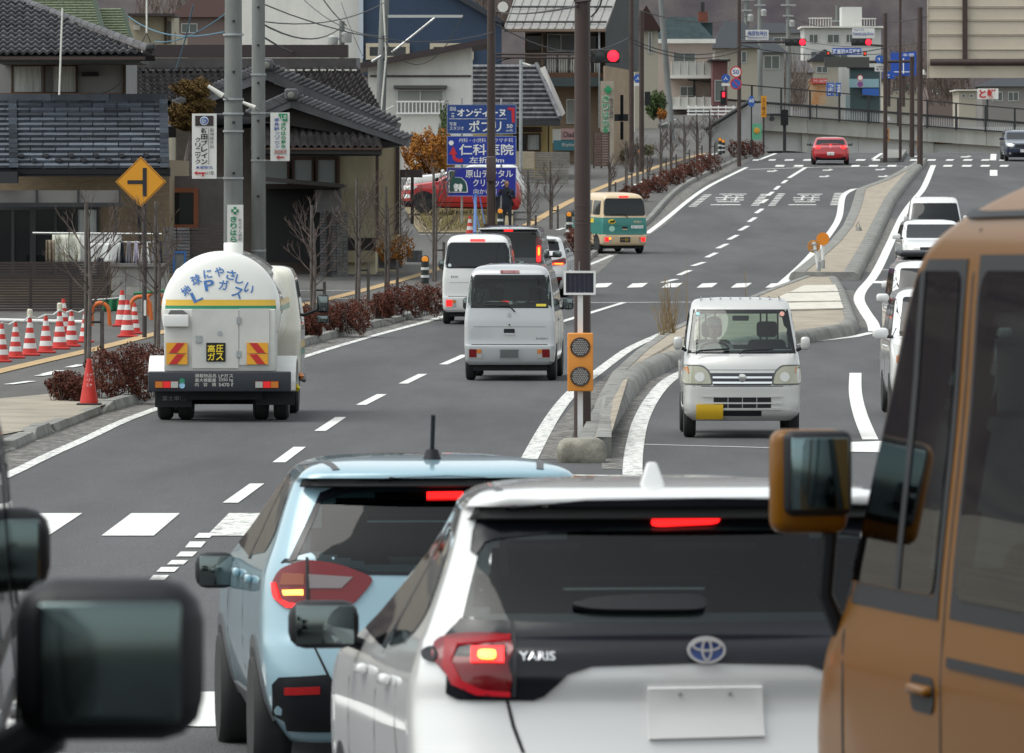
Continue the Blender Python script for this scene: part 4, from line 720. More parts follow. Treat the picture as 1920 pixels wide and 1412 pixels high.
# ---- figures
def figure(name, J, E, mat, par=None, loc=(0,0,0), label=None, cat=None, lev=2, root=0):
    me = bpy.data.meshes.new(name); me.from_pydata([j[0] for j in J], E, []); o = bpy.data.objects.new(name, me); COL.objects.link(o); sk = o.modifiers.new('skin', 'SKIN')
    if not me.skin_vertices: bm = bmesh.new(); bm.from_mesh(me); bm.verts.layers.skin.verify(); bm.to_mesh(me); bm.free()
    for i, j in enumerate(J): r = j[1]; me.skin_vertices[0].data[i].radius = r if isinstance(r, tuple) else (r, r); me.skin_vertices[0].data[i].use_root = (i == root)
    sk.use_smooth_shade = True; ss = o.modifiers.new('sub', 'SUBSURF'); ss.levels = lev; ss.render_levels = lev; bpy.context.view_layer.update()
    m2 = bpy.data.meshes.new_from_object(o.evaluated_get(bpy.context.evaluated_depsgraph_get())); o.modifiers.clear(); o.data = m2; m2.name = name; m2.materials.clear(); m2.materials.append(mat); m2.polygons.foreach_set('use_smooth', [True] * len(m2.polygons)); o.parent = par; o.location = loc
    if label: tag(o, label, cat)
    return o
SKIN = M('skin', (.42,.24,.17), .6); SHIRT = M('work_shirt', (.42,.45,.40), .9, var=.1, vs=8); CAP = M('cap_grey', (.42,.44,.38), .9); NAVYC = M('dark_navy_cloth', (.018,.022,.035), .9, var=.2, vs=8); HAIR = M('hair_black', (.012,.010,.010), .6)
dr = T('person', 'driver in light cap and work shirt at the kei truck wheel', 'person', hj.m @ Vector((.33, 2.3, .66))); dr.rotation_euler = hj.root.rotation_euler
figure('body', [((0,0,.05),(.16,.12)),((0,.0,.28),(.17,.12)),((0,.02,.45),(.19,.11)),((0,.03,.56),(.065,.06)),((-.2,.03,.45),.065),((-.25,.12,.22),.05),((-.16,.38,.36),.038),((-.1,.46,.42),.035),((.2,.03,.45),.065),((.25,.12,.22),.05),((.16,.38,.36),.038),((.1,.46,.42),.035),((-.1,.3,.02),.08),((.1,.3,.02),.08)], [(0,1),(1,2),(2,3),(2,4),(4,5),(5,6),(6,7),(2,8),(8,9),(9,10),(10,11),(0,12),(0,13)], SHIRT, dr)
h = figure('head', [((0,.06,.56),.05),((0,.075,.64),(.07,.075)),((0,.07,.73),(.08,.09)),((0,.06,.79),(.07,.075))], [(0,1),(1,2),(2,3)], SKIN, dr); MB().box((0,.17,.68),(.025,.04,.045)).box((-.03,.158,.715),(.03,.01,.012)).box((.03,.158,.715),(.03,.01,.012)).box((0,.155,.635),(.05,.012,.01)).build('face_features', M('features', (.16,.08,.06), .7), h, local=True)
mb = MB(); mb.lathe((0,.06,.745), [(.098,0),(.10,.04),(.085,.085),(.045,.11),(.005,.115)], 18); mb.rbox((0,.18,.755),(.15,.12,.014),.006); mb.build('cap', CAP, dr, smooth=True, local=True)
# pedestrian by the pole
pr = T('person', 'pedestrian in dark clothes standing beside the brown signal pole', 'person', (X_(950,236), 236, zr(236) + .1))
figure('body', [((0,0,.92),(.15,.11)),((0,0,1.12),(.15,.11)),((0,0,1.36),(.19,.11)),((0,0,1.5),(.055,.055)),((.2,0,1.4),.06),((.27,.02,1.12),.05),((.12,-.16,1.2),.04),((.06,-.2,1.26),.035),((-.2,0,1.4),.06),((-.28,0,1.12),.048),((-.3,-.06,.86),.038),((-.3,-.08,.78),.034),((.1,0,.88),.09),((.11,-.02,.48),.062),((.12,.02,.08),.045),((.12,-.12,.04),.04),((-.1,0,.88),.09),((-.11,.04,.48),.062),((-.12,.08,.08),.045),((-.12,-.06,.04),.04)],
       [(0,1),(1,2),(2,3),(2,4),(4,5),(5,6),(6,7),(2,8),(8,9),(9,10),(10,11),(0,12),(12,13),(13,14),(14,15),(0,16),(16,17),(17,18),(18,19)], NAVYC, pr)
h = figure('head', [((0,0,1.48),.05),((0,-.02,1.56),(.065,.07)),((0,-.01,1.65),(.078,.09)),((0,0,1.71),(.065,.07))], [(0,1),(1,2),(2,3)], SKIN, pr); MB().box((0,-.105,1.6),(.022,.03,.04)).box((-.03,-.095,1.635),(.026,.01,.01)).box((.03,-.095,1.635),(.026,.01,.01)).box((0,-.09,1.55),(.045,.01,.01)).build('face_features', M('features', (.16,.08,.06), .7), h, local=True)
figure('hair', [((0,.045,1.46),(.075,.05)),((0,.045,1.58),(.095,.06)),((0,.03,1.69),(.093,.08)),((0,.01,1.735),(.07,.075))], [(0,1),(1,2),(2,3)], HAIR, pr); MB().rbox((-.28,-.03,.8),(.07,.08,.1),.03).rbox((.05,-.22,1.29),(.06,.07,.09),.025).build('hands', SKIN, pr, smooth=True, local=True); MB().box((.04,-.26,1.3),(.08,.012,.15),rx=.4).build('phone', BLACK, pr, local=True)
# ---- LP gas tanker
TW = paint('paint_tank_white', (.72,.72,.68), 0, .35); YEL = M('stripe_yellow', (.68,.42,.03), .4, coat=.5); GRN = M('stripe_green', (.01,.2,.11), .4, coat=.5); CABW = M('cabinet_white', (.56,.56,.53), .5, var=.08, vs=1.5); BLUET = M('lettering_blue', (.05,.16,.42), .5)
c = Car('tanker_truck', 'white gas tanker truck with blue arched lettering and striped reflectors', 'truck', X_(412,93.4), 93.4, -.012); lp = c
RT, ZT_ = .81, 1.49
def hd(x, z): r = min(1, math.hypot(x, z - ZT_) / RT); return .34 - .26 * math.sqrt(max(0, 1 - r**2.4))
prof = []
for k in range(13): a = k / 12; r = RT * math.sin(a * math.pi / 2); prof.append((max(r, .01), hd(r, ZT_)))
prof += [(RT, .5), (RT, 1.8), (RT, 2.9)] + [(RT * math.cos(a), 2.95 + .26 * math.sin(a)) for a in [R(k * 15) for k in range(1, 6)]]
tank = MB().lathe((0, 0, ZT_), prof, 56, 'Y').build('tank', TW, c.root, smooth=True, local=True)
def band(z0, z1, m, nm, xr=None):
    mb = MB()
    for sg in (-1, 1):
        x0 = math.sqrt(RT**2 - (z0 - ZT_)**2) + .004; x1 = math.sqrt(RT**2 - (z1 - ZT_)**2) + .004; mb.quad((sg*x0, .34, z0), (sg*x0, 2.95, z0), (sg*x1, 2.95, z1), (sg*x1, .34, z1))
    n = 24
    for i in range(n):
        f = lambda t, z: (lambda w: (w * (2*t - 1), hd(w * (2*t - 1), z) - .006, z))(math.sqrt(RT**2 - (z - ZT_)**2) * .999); mb.quad(f(i/n, z0), f((i+1)/n, z0), f((i+1)/n, z1), f(i/n, z1))
    mb.build(nm, m, tank, smooth=2, local=True)
band(1.565, 1.645, YEL, 'yellow_stripe'); band(1.49, 1.565, GRN, 'green_stripe')
mb = MB(); w0 = .0
tz = lambda Y: (1365 - Y) / 553; tx = lambda X: (X - 552) / 553
for ch, X, Y, hgt, rot in (('地',299,388,78,62),('球',371,307,78,38),('に',458,263,66,14),('や',545,247,74,-4),('さ',632,270,74,-16),('し',697,303,66,-22),('い',767,372,74,-48),('L',376,430,80,40),('P',472,347,80,18),('ガ',578,345,76,-10),('ス',682,403,80,-34)):
    s2 = hgt / 553 / 2; rr = R(rot) * .62; fit(mb, ch, tx(X) - s2*.95, tz(Y) - s2, tx(X) + s2*.95, tz(Y) + s2, lambda x, z: (x, hd(x, z) - .012, z), .02, rr)
mb.build('lettering', BLUET, tank, local=True)
MB().lathe((.1, 1.6, 2.2), [(.135, 0), (.135, .19), (.125, .205), (.02, .21)], 24).build('valve_dome', TW, tank, smooth=True, local=True)
mb = MB(); mb.rbox((-.0, .3, 1.1), (1.5, .6, .84), .02, 2); cabi = mb.build('valve_cabinet', CABW, c.root, smooth=True, local=True)
def lpb(n, X0, Y0, X1, Y1, m, y=-.012, th=.02, par=None, r=0): return c.box(n, ((tx(X0)+tx(X1))/2 + .03, y, (tz(Y0)+tz(Y1))/2), (abs(tx(X1)-tx(X0)), th, abs(tz(Y0)-tz(Y1))), m, r, par or c.root)
D0 = lpb('cabinet_door', 330, 525, 676, 965, CABW, -.008, .02); lpb('cabinet_door', 682, 520, 905, 940, CABW, -.008, .02); lpb('lamp_box', 118, 565, 305, 655, WHITE, -.05, .09, r=.01)
mb = MB(); mb.hexa([(tx(150)+.03,-.08,tz(562)),(tx(300)+.03,-.08,tz(562)),(tx(300)+.03,0,tz(562)),(tx(150)+.03,0,tz(562))],[(tx(170)+.03,-.02,tz(532)),(tx(260)+.03,-.02,tz(532)),(tx(260)+.03,0,tz(532)),(tx(170)+.03,0,tz(532))]); mb.build('lamp_hood', DARK, c.root, local=True)
lpb('door_handle', 358, 722, 402, 775, STEEL, -.025, .02); MB().lathe((tx(536)+.03, -.03, tz(703)), [(.03,0),(.03,.02)], 14, 'Y').build('door_lock', STEEL, c.root, local=True)
for Y in (585, 835): lpb('hinge', 662, Y, 692, Y + 48, STEEL, -.025, .02)
s_ = lpb('warning_plate', 436, 775, 578, 915, BLACK, -.026, .012); mb = MB(); fl = lambda x, z: (x, -.036, z)
for ch, a, b in (('高',0,0),('圧',1,0),('ガ',0,1),('ス',1,1)): fit(mb, ch, tx(446+62*a)+.03, tz(846+60*b), tx(502+62*a)+.03, tz(790+60*b), fl, .025)
mb.build('lettering', M('lettering_yellow', (.75,.55,.03), .5), s_, local=True)
ZY, ZRD = M('reflector_yellow', (.75,.35,.02), .4), M('reflector_red_stripe', (.5,.02,.02), .4)
for X0, sg in ((138, 1), (738, -1)):
    for Y0 in (775, 858):
        b = lpb('reflector_board', X0, Y0, X0 + 158, Y0 + 78, ZY, -.03, .015); x0, x1 = tx(X0) + .03, tx(X0 + 158) + .03; z0, z1 = tz(Y0 + 76), tz(Y0 + 2); W_ = x1 - x0
        p = [(x0 + W_*.12, z0), (x0 + W_*.50, z0), (x0 + W_*.88, z1), (x0 + W_*.50, z1)]; p = p if sg > 0 else [(x0 + x1 - a, b_) for a, b_ in p]; MB().prism([(a, -.0385, b_) for a, b_ in p], (0, -.004, 0)).build('red_stripe', ZRD, b, local=True)
DBL = M('bumper_dark', (.018,.022,.03), .5); bm_ = c.box('rear_bumper', (.0, -.02, .545), (1.92, .2, .27), DBL, .015); BW = M('lettering_pale', (.6,.6,.55), .6); mb = MB()
for r_, t in enumerate((('積載物品名', 'LPガス'), ('最大積載量', '2350 kg'), ('内　容　積', '5470 ℓ'))):
    z1 = tz(1005 + 33 * r_); fit(mb, t[0], tx(372), z1 - .05, tx(528), z1, lambda x, z: (x, -.124, z), .0); fit(mb, t[1], tx(548), z1 - .05, tx(655), z1, lambda x, z: (x, -.124, z), .0)
mb.build('lettering', BW, bm_, local=True)
for X0, X1, seq in ((58, 232, (AMB, REDE, CLR)), (803, 978, (CLR, REDE, AMB))):
    l = lpb('tail_lamp', X0, 1058, X1, 1112, REDL, -.125, .03); n = 3
    for k in range(3): lpb('lamp_segment', X0 + (X1 - X0) * k / 3 + 2, 1062, X0 + (X1 - X0) * (k + 1) / 3 - 2, 1108, M('lamp_red_dim', (.55,.012,.014), .3, emit=.6) if seq[k] is REDE else seq[k], -.143, .012, l)
for Y, m in ((1060, GRN), (1092, M('sticker_sky', (.3,.55,.75), .5))): MB().lathe((tx(275), -.122, tz(Y)), [(.04, 0), (.04, -.006)], 16, 'Y').build('eco_sticker', m, c.root, local=True)
mb = MB(); fit(mb, '富士車輌', tx(105), tz(1215), tx(275), tz(1180), lambda x, z: (x, .585, z), 0); fp_ = c.box('mud_flap', (-.66, .6, .33), (.50, .02, .3), BLACK); mb.build('lettering', M('lettering_grey', (.2,.2,.2), .6), fp_, local=True); c.box('mud_flap', (.72, .6, .36), (.52, .02, .3), BLACK)
for x in (-.83, .83):
    for dx in (0, .22 if x < 0 else -.22): c.wheel(x + dx + (0 if dx else (.06 if x > 0 else -.06)), 1.0, .37, .2)
for x in (-.9, .9): c.wheel(x, 3.9, .37, .2)
for sg in (-1, 1):
    pts = [(.5*math.cos(R(a)), .45*math.sin(R(a))) for a in range(0, 181, 15)]; mb = MB()
    for (y0, z0), (y1, z1) in zip(pts[:-1], pts[1:]): mb.hexa([(sg*.72, 1+y0, .42+z0),(sg*1.0, 1+y0, .42+z0),(sg*1.0, 1+y1, .42+z1),(sg*.72, 1+y1, .42+z1)], [(sg*.72, 1+y0*.96, .40+z0*.96),(sg*1.0, 1+y0*.96, .40+z0*.96),(sg*1.0, 1+y1*.96, .40+z1*.96),(sg*.72, 1+y1*.96, .40+z1*.96)])
    mb.build('fender', WHITE, c.root, smooth=True, local=True)
c.box('chassis', (0, 2.2, .6), (.8, 4.2, .25), BLACK); c.box('underride_bar', (.0, .4, .35), (1.1, .1, .12), BLACK); c.box('axle_shade_box', (0, 1.0, .34), (1.3, .3, .26), BLACK, .08); c.box('under_shade_box', (0, 2.4, .42), (1.5, 1.6, .36), BLACK, .05)  # black boxes added between the wheels and under the tank to deepen shade below
c.shell([(.42,.86,3.3,4.95,.1,.2,.02,.05),(.6,.94,3.28,5.0,.1,.2,.02,.06),(1.15,.95,3.28,4.98,.1,.25,.02,.08),(1.3,.94,3.3,4.9,.1,.22,.02,.08),(1.8,.87,3.33,4.7,.1,.2,.02,.08),(1.98,.82,3.36,4.6,.12,.2,.02,.08),(2.06,.7,3.5,4.4,.2,.2,.02,.05),(2.08,.4,3.7,4.2,.2,.2,.01,.02)])
for v in 'LS': c.patch('side_window', [(3.75,1.85),(4.35,1.85),(4.7,1.25),(3.75,1.25)], v, DGL, .005, .1, sm=1); c.patch('door_stripe', rect(3.35,.92,4.9,1.02), v, YEL, .004, .2); c.patch('door_stripe', rect(3.35,.82,4.9,.915), v, GRN, .004, .2); seam(c, [(3.62,.6),(3.62,1.9)], v)
c.patch('windscreen', [(-.72,1.88),(.72,1.88),(.84,1.22),(-.84,1.22)], 'F', DGL, .005, .1, sm=1); c.body(paint('paint_cab_cream', (.66,.64,.55)), name='cab'); c.bvh = None
for sg in (1,): o = c.mirror(sg * 1.2, 4.75, 1.52, .17, .26, .08, BLACK, (sg * .92, 4.7, 1.35)); o2 = c.mirror(sg * 1.2, 4.75, 1.30, .17, .11, .08, BLACK)
c.tube('side_guard', [(1.0,1.5,.55),(1.04,2.3,.5),(1.0,3.1,.55)], .03, BLACK); MB().lathe((1.03, 1.55, .58), [(.01,-.05),(.05,0),(.01,.05)], 10).build('side_marker', AMB, c.root, local=True); MB().lathe((.98, 1.45, .42), [(.01,-.05),(.05,0),(.01,.05)], 10).build('valve_cap', M('cap_yellow', (.7,.55,.02), .4), c.root, local=True)
# ---- tall gold van alongside, and the vans at the left edge
VGL = GL('van_glass', (.13,.15,.155), refl=.02)
def ringp(c, p, v):
    cx, cy = sum(q[0] for q in p) / len(p), sum(q[1] for q in p) / len(p); n = len(p); q = [(x - math.copysign(min(.055, abs(x - cx) * .5), x - cx), y - math.copysign(min(.055, abs(y - cy) * .5), y - cy)) for x, y in p]
    for i in range(n): c.patch('window_seal', [p[i], p[(i+1) % n], q[(i+1) % n], q[i]], v, BLACK, .003, .12)
def van_inside(c, L):
    c.seats(L - 1.75, .75, (-.45, .45), SEAT, .5, True, .72); c.seats(L - 2.8, .75, (-.4, .4), SEAT, .6, True, .6); c.box('dashboard', (0, L - .75, 1.1), (1.45, .5, .3), SEAT, .08); c.tube('steering_wheel', [(.42 + .19*math.cos(a), L - 1.15, 1.25 + .17*math.sin(a)) for a in [2*math.pi*q/16 for q in range(17)]], .018, BLACK)
def tall_van(name, label, X, d, yaw, pm, H=2.28, W=1.7, L=4.7, mir=None, mh=1.45, cat='van'):
    """root at the rear; front end at depth d"""
    c = Car(name, label, cat, X + L * math.sin(yaw), d - L * math.cos(yaw), yaw); w = W / 2
    c.shell([(.25,w*.9,.06,L-.12,.1,.25,.02,.1),(.4,w*.98,.0,L-.03,.1,.3,.02,.12),(.9,w,.0,L,.1,.32,.02,.12),(1.12,w,.01,L-.1,.1,.32,.02,.12),(1.25,w*.99,.02,L-.3,.1,.3,.02,.12),(1.4,w*.975,.03,L-.41,.1,.28,.02,.12),(1.8,w*.925,.05,L-.62,.1,.25,.02,.1),(H-.33,w*.895,.08,L-.84,.1,.25,.02,.1),(H-.22,w*.87,.1,L-1.1,.14,.25,.02,.1),(H-.11,w*.80,.14,L-1.75,.16,.25,.02,.08),(H-.03,w*.66,.2,L-2.4,.2,.3,.02,.05),(H,w*.4,.5,L-2.9,.2,.3,.01,.02)], side=70, sub=8)
    b = 1.33; t = H - .33
    for v in 'LS':
        ringp(c, [(L-1.62,t+.03),(L-1.1,t+.03),(L-.58,b-.06),(L-1.62,b-.06)], v); c.patch('door_window', [(L-1.57,t),(L-1.13,t),(L-.66,b),(L-1.57,b)], v, VGL, .007, .1, sm=1, hole=.02); c.patch('quarter_bar', rect(L-1.22,b,L-1.17,t), v, BLACK, .010, .12)
        for y0, y1 in ((L-2.95,L-1.78), (.35,L-3.1)): ringp(c, rect(y0-.04,b-.05,y1+.04,t+.04), v); c.patch('side_window', rect(y0,b,y1,t,.07), v, VGL, .007, .12, hole=.02)
        for y in (L-1.68, L-3.02): seam(c, [(y,.35),(y,t+.1)], v, .014)
        seam(c, [(L-.62,.4),(L-.62,1.3)], v, .02, BLACK); c.patch('handle_recess', rect(L-1.62,1.035,L-1.38,1.125,.035), v, BLACK, .004); hh = c.ray(v, L-1.5, 1.08)[0]; c.box('door_handle', (hh.x, L-1.5, 1.09), (.05, .2, .028), pm, .012); c.patch('slide_rail', rect(.3,1.16,L-1.75,1.185), v, BLACK, .006, .2); c.patch('side_moulding', rect(.2,.56,L-.3,.64,.01), v, pm, .018, .2); c.patch('gutter', rect(.1,H-.2,L-1.35,H-.185), v, BLACK, .012, .2)
    c.patch('windscreen', [(-w*.8,H-.26),(w*.8,H-.26),(w*.9,1.3),(-w*.9,1.3)], 'F', CLEARG, .006, .12, sm=1, hole=.04); c.patch('rear_window', rect(-w*.8,1.3,w*.8,t), 'R', DGL, .006, .15); c.patch('tail_lamp', rect(w*.8,.7,w*.97,1.25,.03), 'R', REDL, .012, mirror=True); c.patch('head_lamp', rect(w*.55,.75,w*.9,.98,.05), 'F', CLR, .01, mirror=True)
    for y in (.9, L-.75):
        c.arch(y, .34)
        for x in (-w-.005, w+.005): c.wheel(x, y, .33, .2)
    return c
c = tall_van('gold_van', 'tall gold van filling the right edge, mirror facing the camera', .745 + .85, 19.0, R(10.5), P_GOLD, H=2.47); L = 4.7
mx, my, mz = -.85 - .075, L - .55, 1.585
o = c.box('mirror', (mx, my, mz), (.205, .10, .275), P_GOLD, .035); c.box('mirror_frame', (mx + .015, my - .045, mz + .022), (.185, .05, .225), BLACK, .03, o); c.box('mirror_glass', (mx + .015, my - .075, mz + .022), (.155, .01, .19), M('mirror_teal', (.16,.22,.23), .03, metal=1), .004, o); c.tube('mirror_arm', [(mx + .06, my, mz - .13), (mx + .05, my + .02, mz - .3), (-.8, my + .05, 1.12)], .022, BLACK, 8, o); van_inside(c, L); c.body(P_GOLD, liner=LINERD)
def side_mirror(c, x, y, z, w, h, m=BLACK):
    o = c.box('mirror', (x, y, z), (w, .12, h), m, .1); c.box('mirror_glass', (x, y - .062, z), (w * .76, .02, h * .74), M('mirror_dim', (.105,.135,.135), .1, metal=1), .0099, o); c.tube('mirror_arm', [(x - w * .3, y, z - h * .42), (x - w * .75, y + .05, z - h * .75), (x - w * 1.3, y + .05, z - h * .8)], .035, m, 8, o)
c = tall_van('van', 'dark van at the left edge whose big black door mirror looms closest', -1.62, 10.6, R(3), paint('paint_dark_grey', (.03,.03,.032)), H=2.1, L=4.4); v = c.mi @ P(205, 1236, 9.6); side_mirror(c, v.x, v.y, v.z, .262, .225); c.body(P_BLACK, liner=LINERD)
c = tall_van('van', 'grey van ahead at the left edge, its black mirror half in frame', -2.1, 17.9, R(3), P_GREY, H=2.0, L=4.2); v = c.mi @ P(20, 1030, 16.6); side_mirror(c, v.x, v.y, v.z, .19, .2); c.body(P_GREY, liner=LINERD)
# ================================================================ buildings
def zx(px, d): return (px - CX) * d / FP
def base(px, d, dz=0): return Vector((zx(px, d), d, zr(min(d, 420)) - .1 + dz))
def B(name, label, px, d, cat='house', group=None): return T(name, label, cat, base(px, d), group)
def wall(par, x0, y0, x1, d, th, mat, name='wall', y1=None):
    a = P(x0, y0, d); b = P(x1, y0, d); zb = zr(min(d, 420)) - .3 if y1 is None else P(x0, y1, d).z; q = [Vector((a.x, d, zb)), Vector((b.x, d, zb)), Vector((b.x, d + th, zb)), Vector((a.x, d + th, zb))]
    return MB().hexa(q, [Vector((v.x, v.y, a.z)) for v in q]).build(name, mat, par)
def wavetile():
    mb = MB(); n = 8; top = [(i / n, (.1 * math.sin(2 * math.pi * (i / n) - .6) + .1)) for i in range(n + 1)]; v = []
    for y, dz in ((-.12, .26), (1.0, 0)): v += [(x, y, z + dz) for x, z in top]
    v += [(x, -.12, z + .02) for x, z in top]; m = n + 1
    mb.add(v, [(i, i+1, m+i+1, m+i) for i in range(n)] + [(2*m+i, 2*m+i+1, i+1, i) for i in range(n)]); return mb
def flattile(): return MB().hexa([(.02,-.1,.02),(.98,-.1,.02),(.98,1,-.06),(.02,1,-.06)], [(.02,-.1,.26),(.98,-.1,.26),(.98,1,.0),(.02,1,.0)])
TM = {}
def tmesh(kind, mat):
    k = (kind, mat.name)
    if k not in TM:
        mb = wavetile() if kind == 'wave' else flattile(); me = bpy.data.meshes.new('roof_tile'); me.from_pydata(mb.v, [], mb.f); me.materials.append(mat)
        if kind == 'wave': me.polygons.foreach_set('use_smooth', [True] * len(me.polygons)); me.set_sharp_from_angle(angle=R(50))
        TM[k] = (me, mb)
    return TM[k]
def tiled(par, A, Bq, C, D, nu, nv, kind, mat, clip=None, deckm=None, lim=300, stagger=0, name='roof'):
    A, Bq, C, D = [P(*q) for q in (A, Bq, C, D)]; nrm = (Bq - A).cross(D - A).normalized(); nrm = nrm if nrm.y < 0 or nrm.z > 0 else -nrm
    nrm = nrm if nrm.z >= 0 else -nrm
    f = lambda u, v: (A * (1-u) + Bq * u) * (1-v) + (D * (1-u) + C * u) * v
    me, mbt = tmesh(kind, mat); cells = []
    for j in range(nv):
        for i in range(-1 if stagger else 0, nu):
            u0 = (i + (stagger * (j % 2))) / nu; u1 = u0 + 1 / nu; v0, v1 = j / nv, (j + 1) / nv
            if u0 < -.001 or u1 > 1.001:
                if not stagger: continue
                u0, u1 = max(0, u0), min(1, u1)
                if u1 - u0 < .01: continue
            c = f((u0 + u1) / 2, (v0 + v1) / 2); px, py = CX + c.x * FP / c.y, HY + (CZ - c.z) * FP / c.y
            if clip and not clip(px, py): continue
            o = f(u0, v0); ex = f(u1, v0) - o; ey = f(u0, v1) - o; m = Matrix(((ex.x, ey.x, nrm.x * ey.length, o.x), (ex.y, ey.y, nrm.y * ey.length, o.y), (ex.z, ey.z, nrm.z * ey.length, o.z), (0, 0, 0, 1))); cells.append(m)
    if clip is None: deck = MB().prism([A - nrm * .03, Bq - nrm * .03, C - nrm * .03, D - nrm * .03], nrm * -.12).build(name, deckm or mat, par)
    else: deck = MB().build(name, deckm or mat, par)
    for m in cells[:lim]: inst('roof_tile', me, m, deck)
    if len(cells) > lim:
        mb = MB()
        for m in cells[lim:]: mb.add([m @ Vector(v) for v in mbt.v], mbt.f)
        mb.build('roof_tiles', mat, deck, smooth=True, kind='stuff')
    return deck
def ridge(par, a, b, r, n, mat, name='ridge_tile'):
    a, b = P(*a), P(*b)
    for i in range(n):
        p, q = a.lerp(b, i / n), a.lerp(b, (i + 1.04) / n); MB().tube([p, q], [r * .92, r], 8).build(name, mat, par, smooth=True)
def win(par, x0, y0, x1, y1, d, frame, n=2, glass=None, fw=2.0, cur=None, sill=False, name='window'):
    """window: frame bars proud of the wall, glass panes set back; optional curtain behind"""
    mb = MB(); bxp(mb, x0, y0, x1, y0 + fw, d, .09); bxp(mb, x0, y1 - fw, x1, y1, d, .09); 
    for i in range(n + 1): x = x0 + (x1 - x0 - fw) * i / n; bxp(mb, x, y0 + fw, x + fw, y1 - fw, d + .004, .08)
    w = mb.build(name, frame, par)
    for i in range(n):
        xa = x0 + (x1 - x0 - fw) * i / n + fw; xb = x0 + (x1 - x0 - fw) * (i + 1) / n; bpart('pane', (xa, y0 + fw, xb, y1 - fw), d + .035 + .012 * (i % 2), .01, (glass or WGL) if not (cur and i in cur) else cur[i], w)
    if sill: bpart('sill', (x0 - 2, y1, x1 + 2, y1 + 2), d - .06, .15, frame, w)
    return w
TILEG = M('tile_grey', (0.08262,0.08262,0.08942), .45, var=.22, vs=2.2, spec=.4, orand=.3); TILEB = M('tile_brown', (0.0612,0.0544,0.0544), .5, var=.22, vs=2.2, spec=.4, orand=.32); SHING = M('shingle_blue', (0.07395,0.0848,0.1025), .7, var=.18, vs=2.5, spec=.3, orand=.42); TILED = M('tile_dark', (.03,.03,.033), .6)
STUC = M('stucco_grey', (0.2484,0.2484,0.253), .9, var=.08, vs=1.2, bump=.1); CREAM = M('stucco_cream', (.44,.385,.27), .9, var=.14, vs=1.0, bump=.1, vmul=(1,1,.35), detail=7); WSTUC = M('stucco_white', (.66,.65,.61), .9, var=.10, vs=.7, vmul=(1,1,.3), detail=7); NAVY = M('siding_navy', (.02,.042,.085), .6, var=.1, vs=1.2); BEIGE = M('siding_beige', (0.3655,0.2805,0.1955), .85, var=.08, vs=1.5); TANW = M('siding_tan', (0.288,0.216,0.136), .85, var=.12, vs=4, vmul=(1,1,6)); OCH = M('stucco_ochre', (.50,.38,.17), .9, var=.06, vs=1)
WOODB = M('wood_brown', (0.056,0.028,0.016), .7, var=.25, vs=5, vmul=(1,1,.2)); WOODR = M('wood_reddish', (.20,.06,.02), .6, var=.2, vs=5); GREENR = M('shingle_green', (0.15,0.1762,0.1125), .8, var=.14, vs=2); ALU = M('aluminium', (.5,.51,.5), .4, metal=.7); CURT = M('curtain', (.42,.44,.43), .9, var=.3, vs=9, vmul=(6,1,.15)); FROST = M('frosted_glass', (.24,.26,.26), .5); PINK = M('stucco_pink', (.43,.355,.31), .9, var=.05, vs=1); TEALR = M('roof_teal', (.034,.05,.054), .95, spec=.1, var=.2, vs=2); METALR = M('roof_metal', (0.255,0.2465,0.2338), .45, var=.1, vs=.8); DGREY = M('siding_darkgrey', (0.044,0.0496,0.052), .7, var=.1, vs=1); SLAT = M('slat_dark', (.035,.024,.022), .6, var=.2, vs=3); BRICKG = M('block_grey', (.10,.10,.105), .8, var=.3, vs=3); MAROON = M('maroon_metal', (0.03375,0.021,0.0225), .55, var=.1, vs=1)
# ---- house A: grey-blue shingles, tiled upper roof
h = B('house', 'grey two-storey house with blue-grey shingle porch roof at far left', 150, 156)
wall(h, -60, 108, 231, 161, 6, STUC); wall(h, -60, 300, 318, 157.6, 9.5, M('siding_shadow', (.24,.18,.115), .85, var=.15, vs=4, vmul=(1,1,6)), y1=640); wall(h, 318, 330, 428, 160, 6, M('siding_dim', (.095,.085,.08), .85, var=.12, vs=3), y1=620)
tiled(h, (-14,315,154.6), (318,315,154.6), (312,183,158.2), (-14,183,158.2), 7, 14, 'flat', SHING, stagger=.5, deckm=TILED)
for x0, x1 in ((17,34), (300,317)):
    for j in range(14): y = 313 - j * 9.2; bpart('hip_cap', (x0 - (j*.1), y - 7.6, x1 - (j*.25), y + .8), 154.45 + j * .262, .14, SHING, h)
for j in range(3): bpart('ridge_cap', (-14 + j * 110, 176, 95 + j * 110 - (4 if j == 2 else 0), 189), 157.9, .5, SHING, h)
for r_, yy in ((0, 288), (1, 297)):
    for k in range(6): bpart('snow_guard', (36 + 47 * k + 24 * r_, yy, 43 + 47 * k + 24 * r_, yy + 6), 154.9 + r_ * -.2, .2, TILED, h)
bpart('fascia', (-14, 314, 319, 331), 154.75, .25, M('fascia_dark', (.02,.022,.026), .6), h); bpart('lean_to_eave', (-14, 322, 32, 344), 154.2, .5, M('fascia_dark', (.02,.022,.026), .6), h)
clipA = lambda px, py: py > -4 + (px - 14) * .36
tiled(h, (-14,103,157.2), (286,101,157.2), (286,-14,161.5), (-14,-14,161.5), 20, 14, 'wave', TILEG, clip=clipA)
MB().prism([P(-14,106,157.2), P(290,104,157.2), P(14,-8,161.6), P(-14,-16,161.6)], (0, .3, -.12)).build('roof_deck', TILED, h); ridge(h, (12,-10,161.4), (278,90,157.0), .09, 22, TILEG); ridge(h, (12,-4,161.35), (276,95,156.95), .075, 22, TILEB, 'ridge_base')
for k in range(11): t = k / 10; bpart('ridge_plaster', (25 + 240 * t, 6 + 88 * t, 40 + 240 * t, 10 + 88 * t), 161.1 - 4.1 * t, .06, WHITE, h)
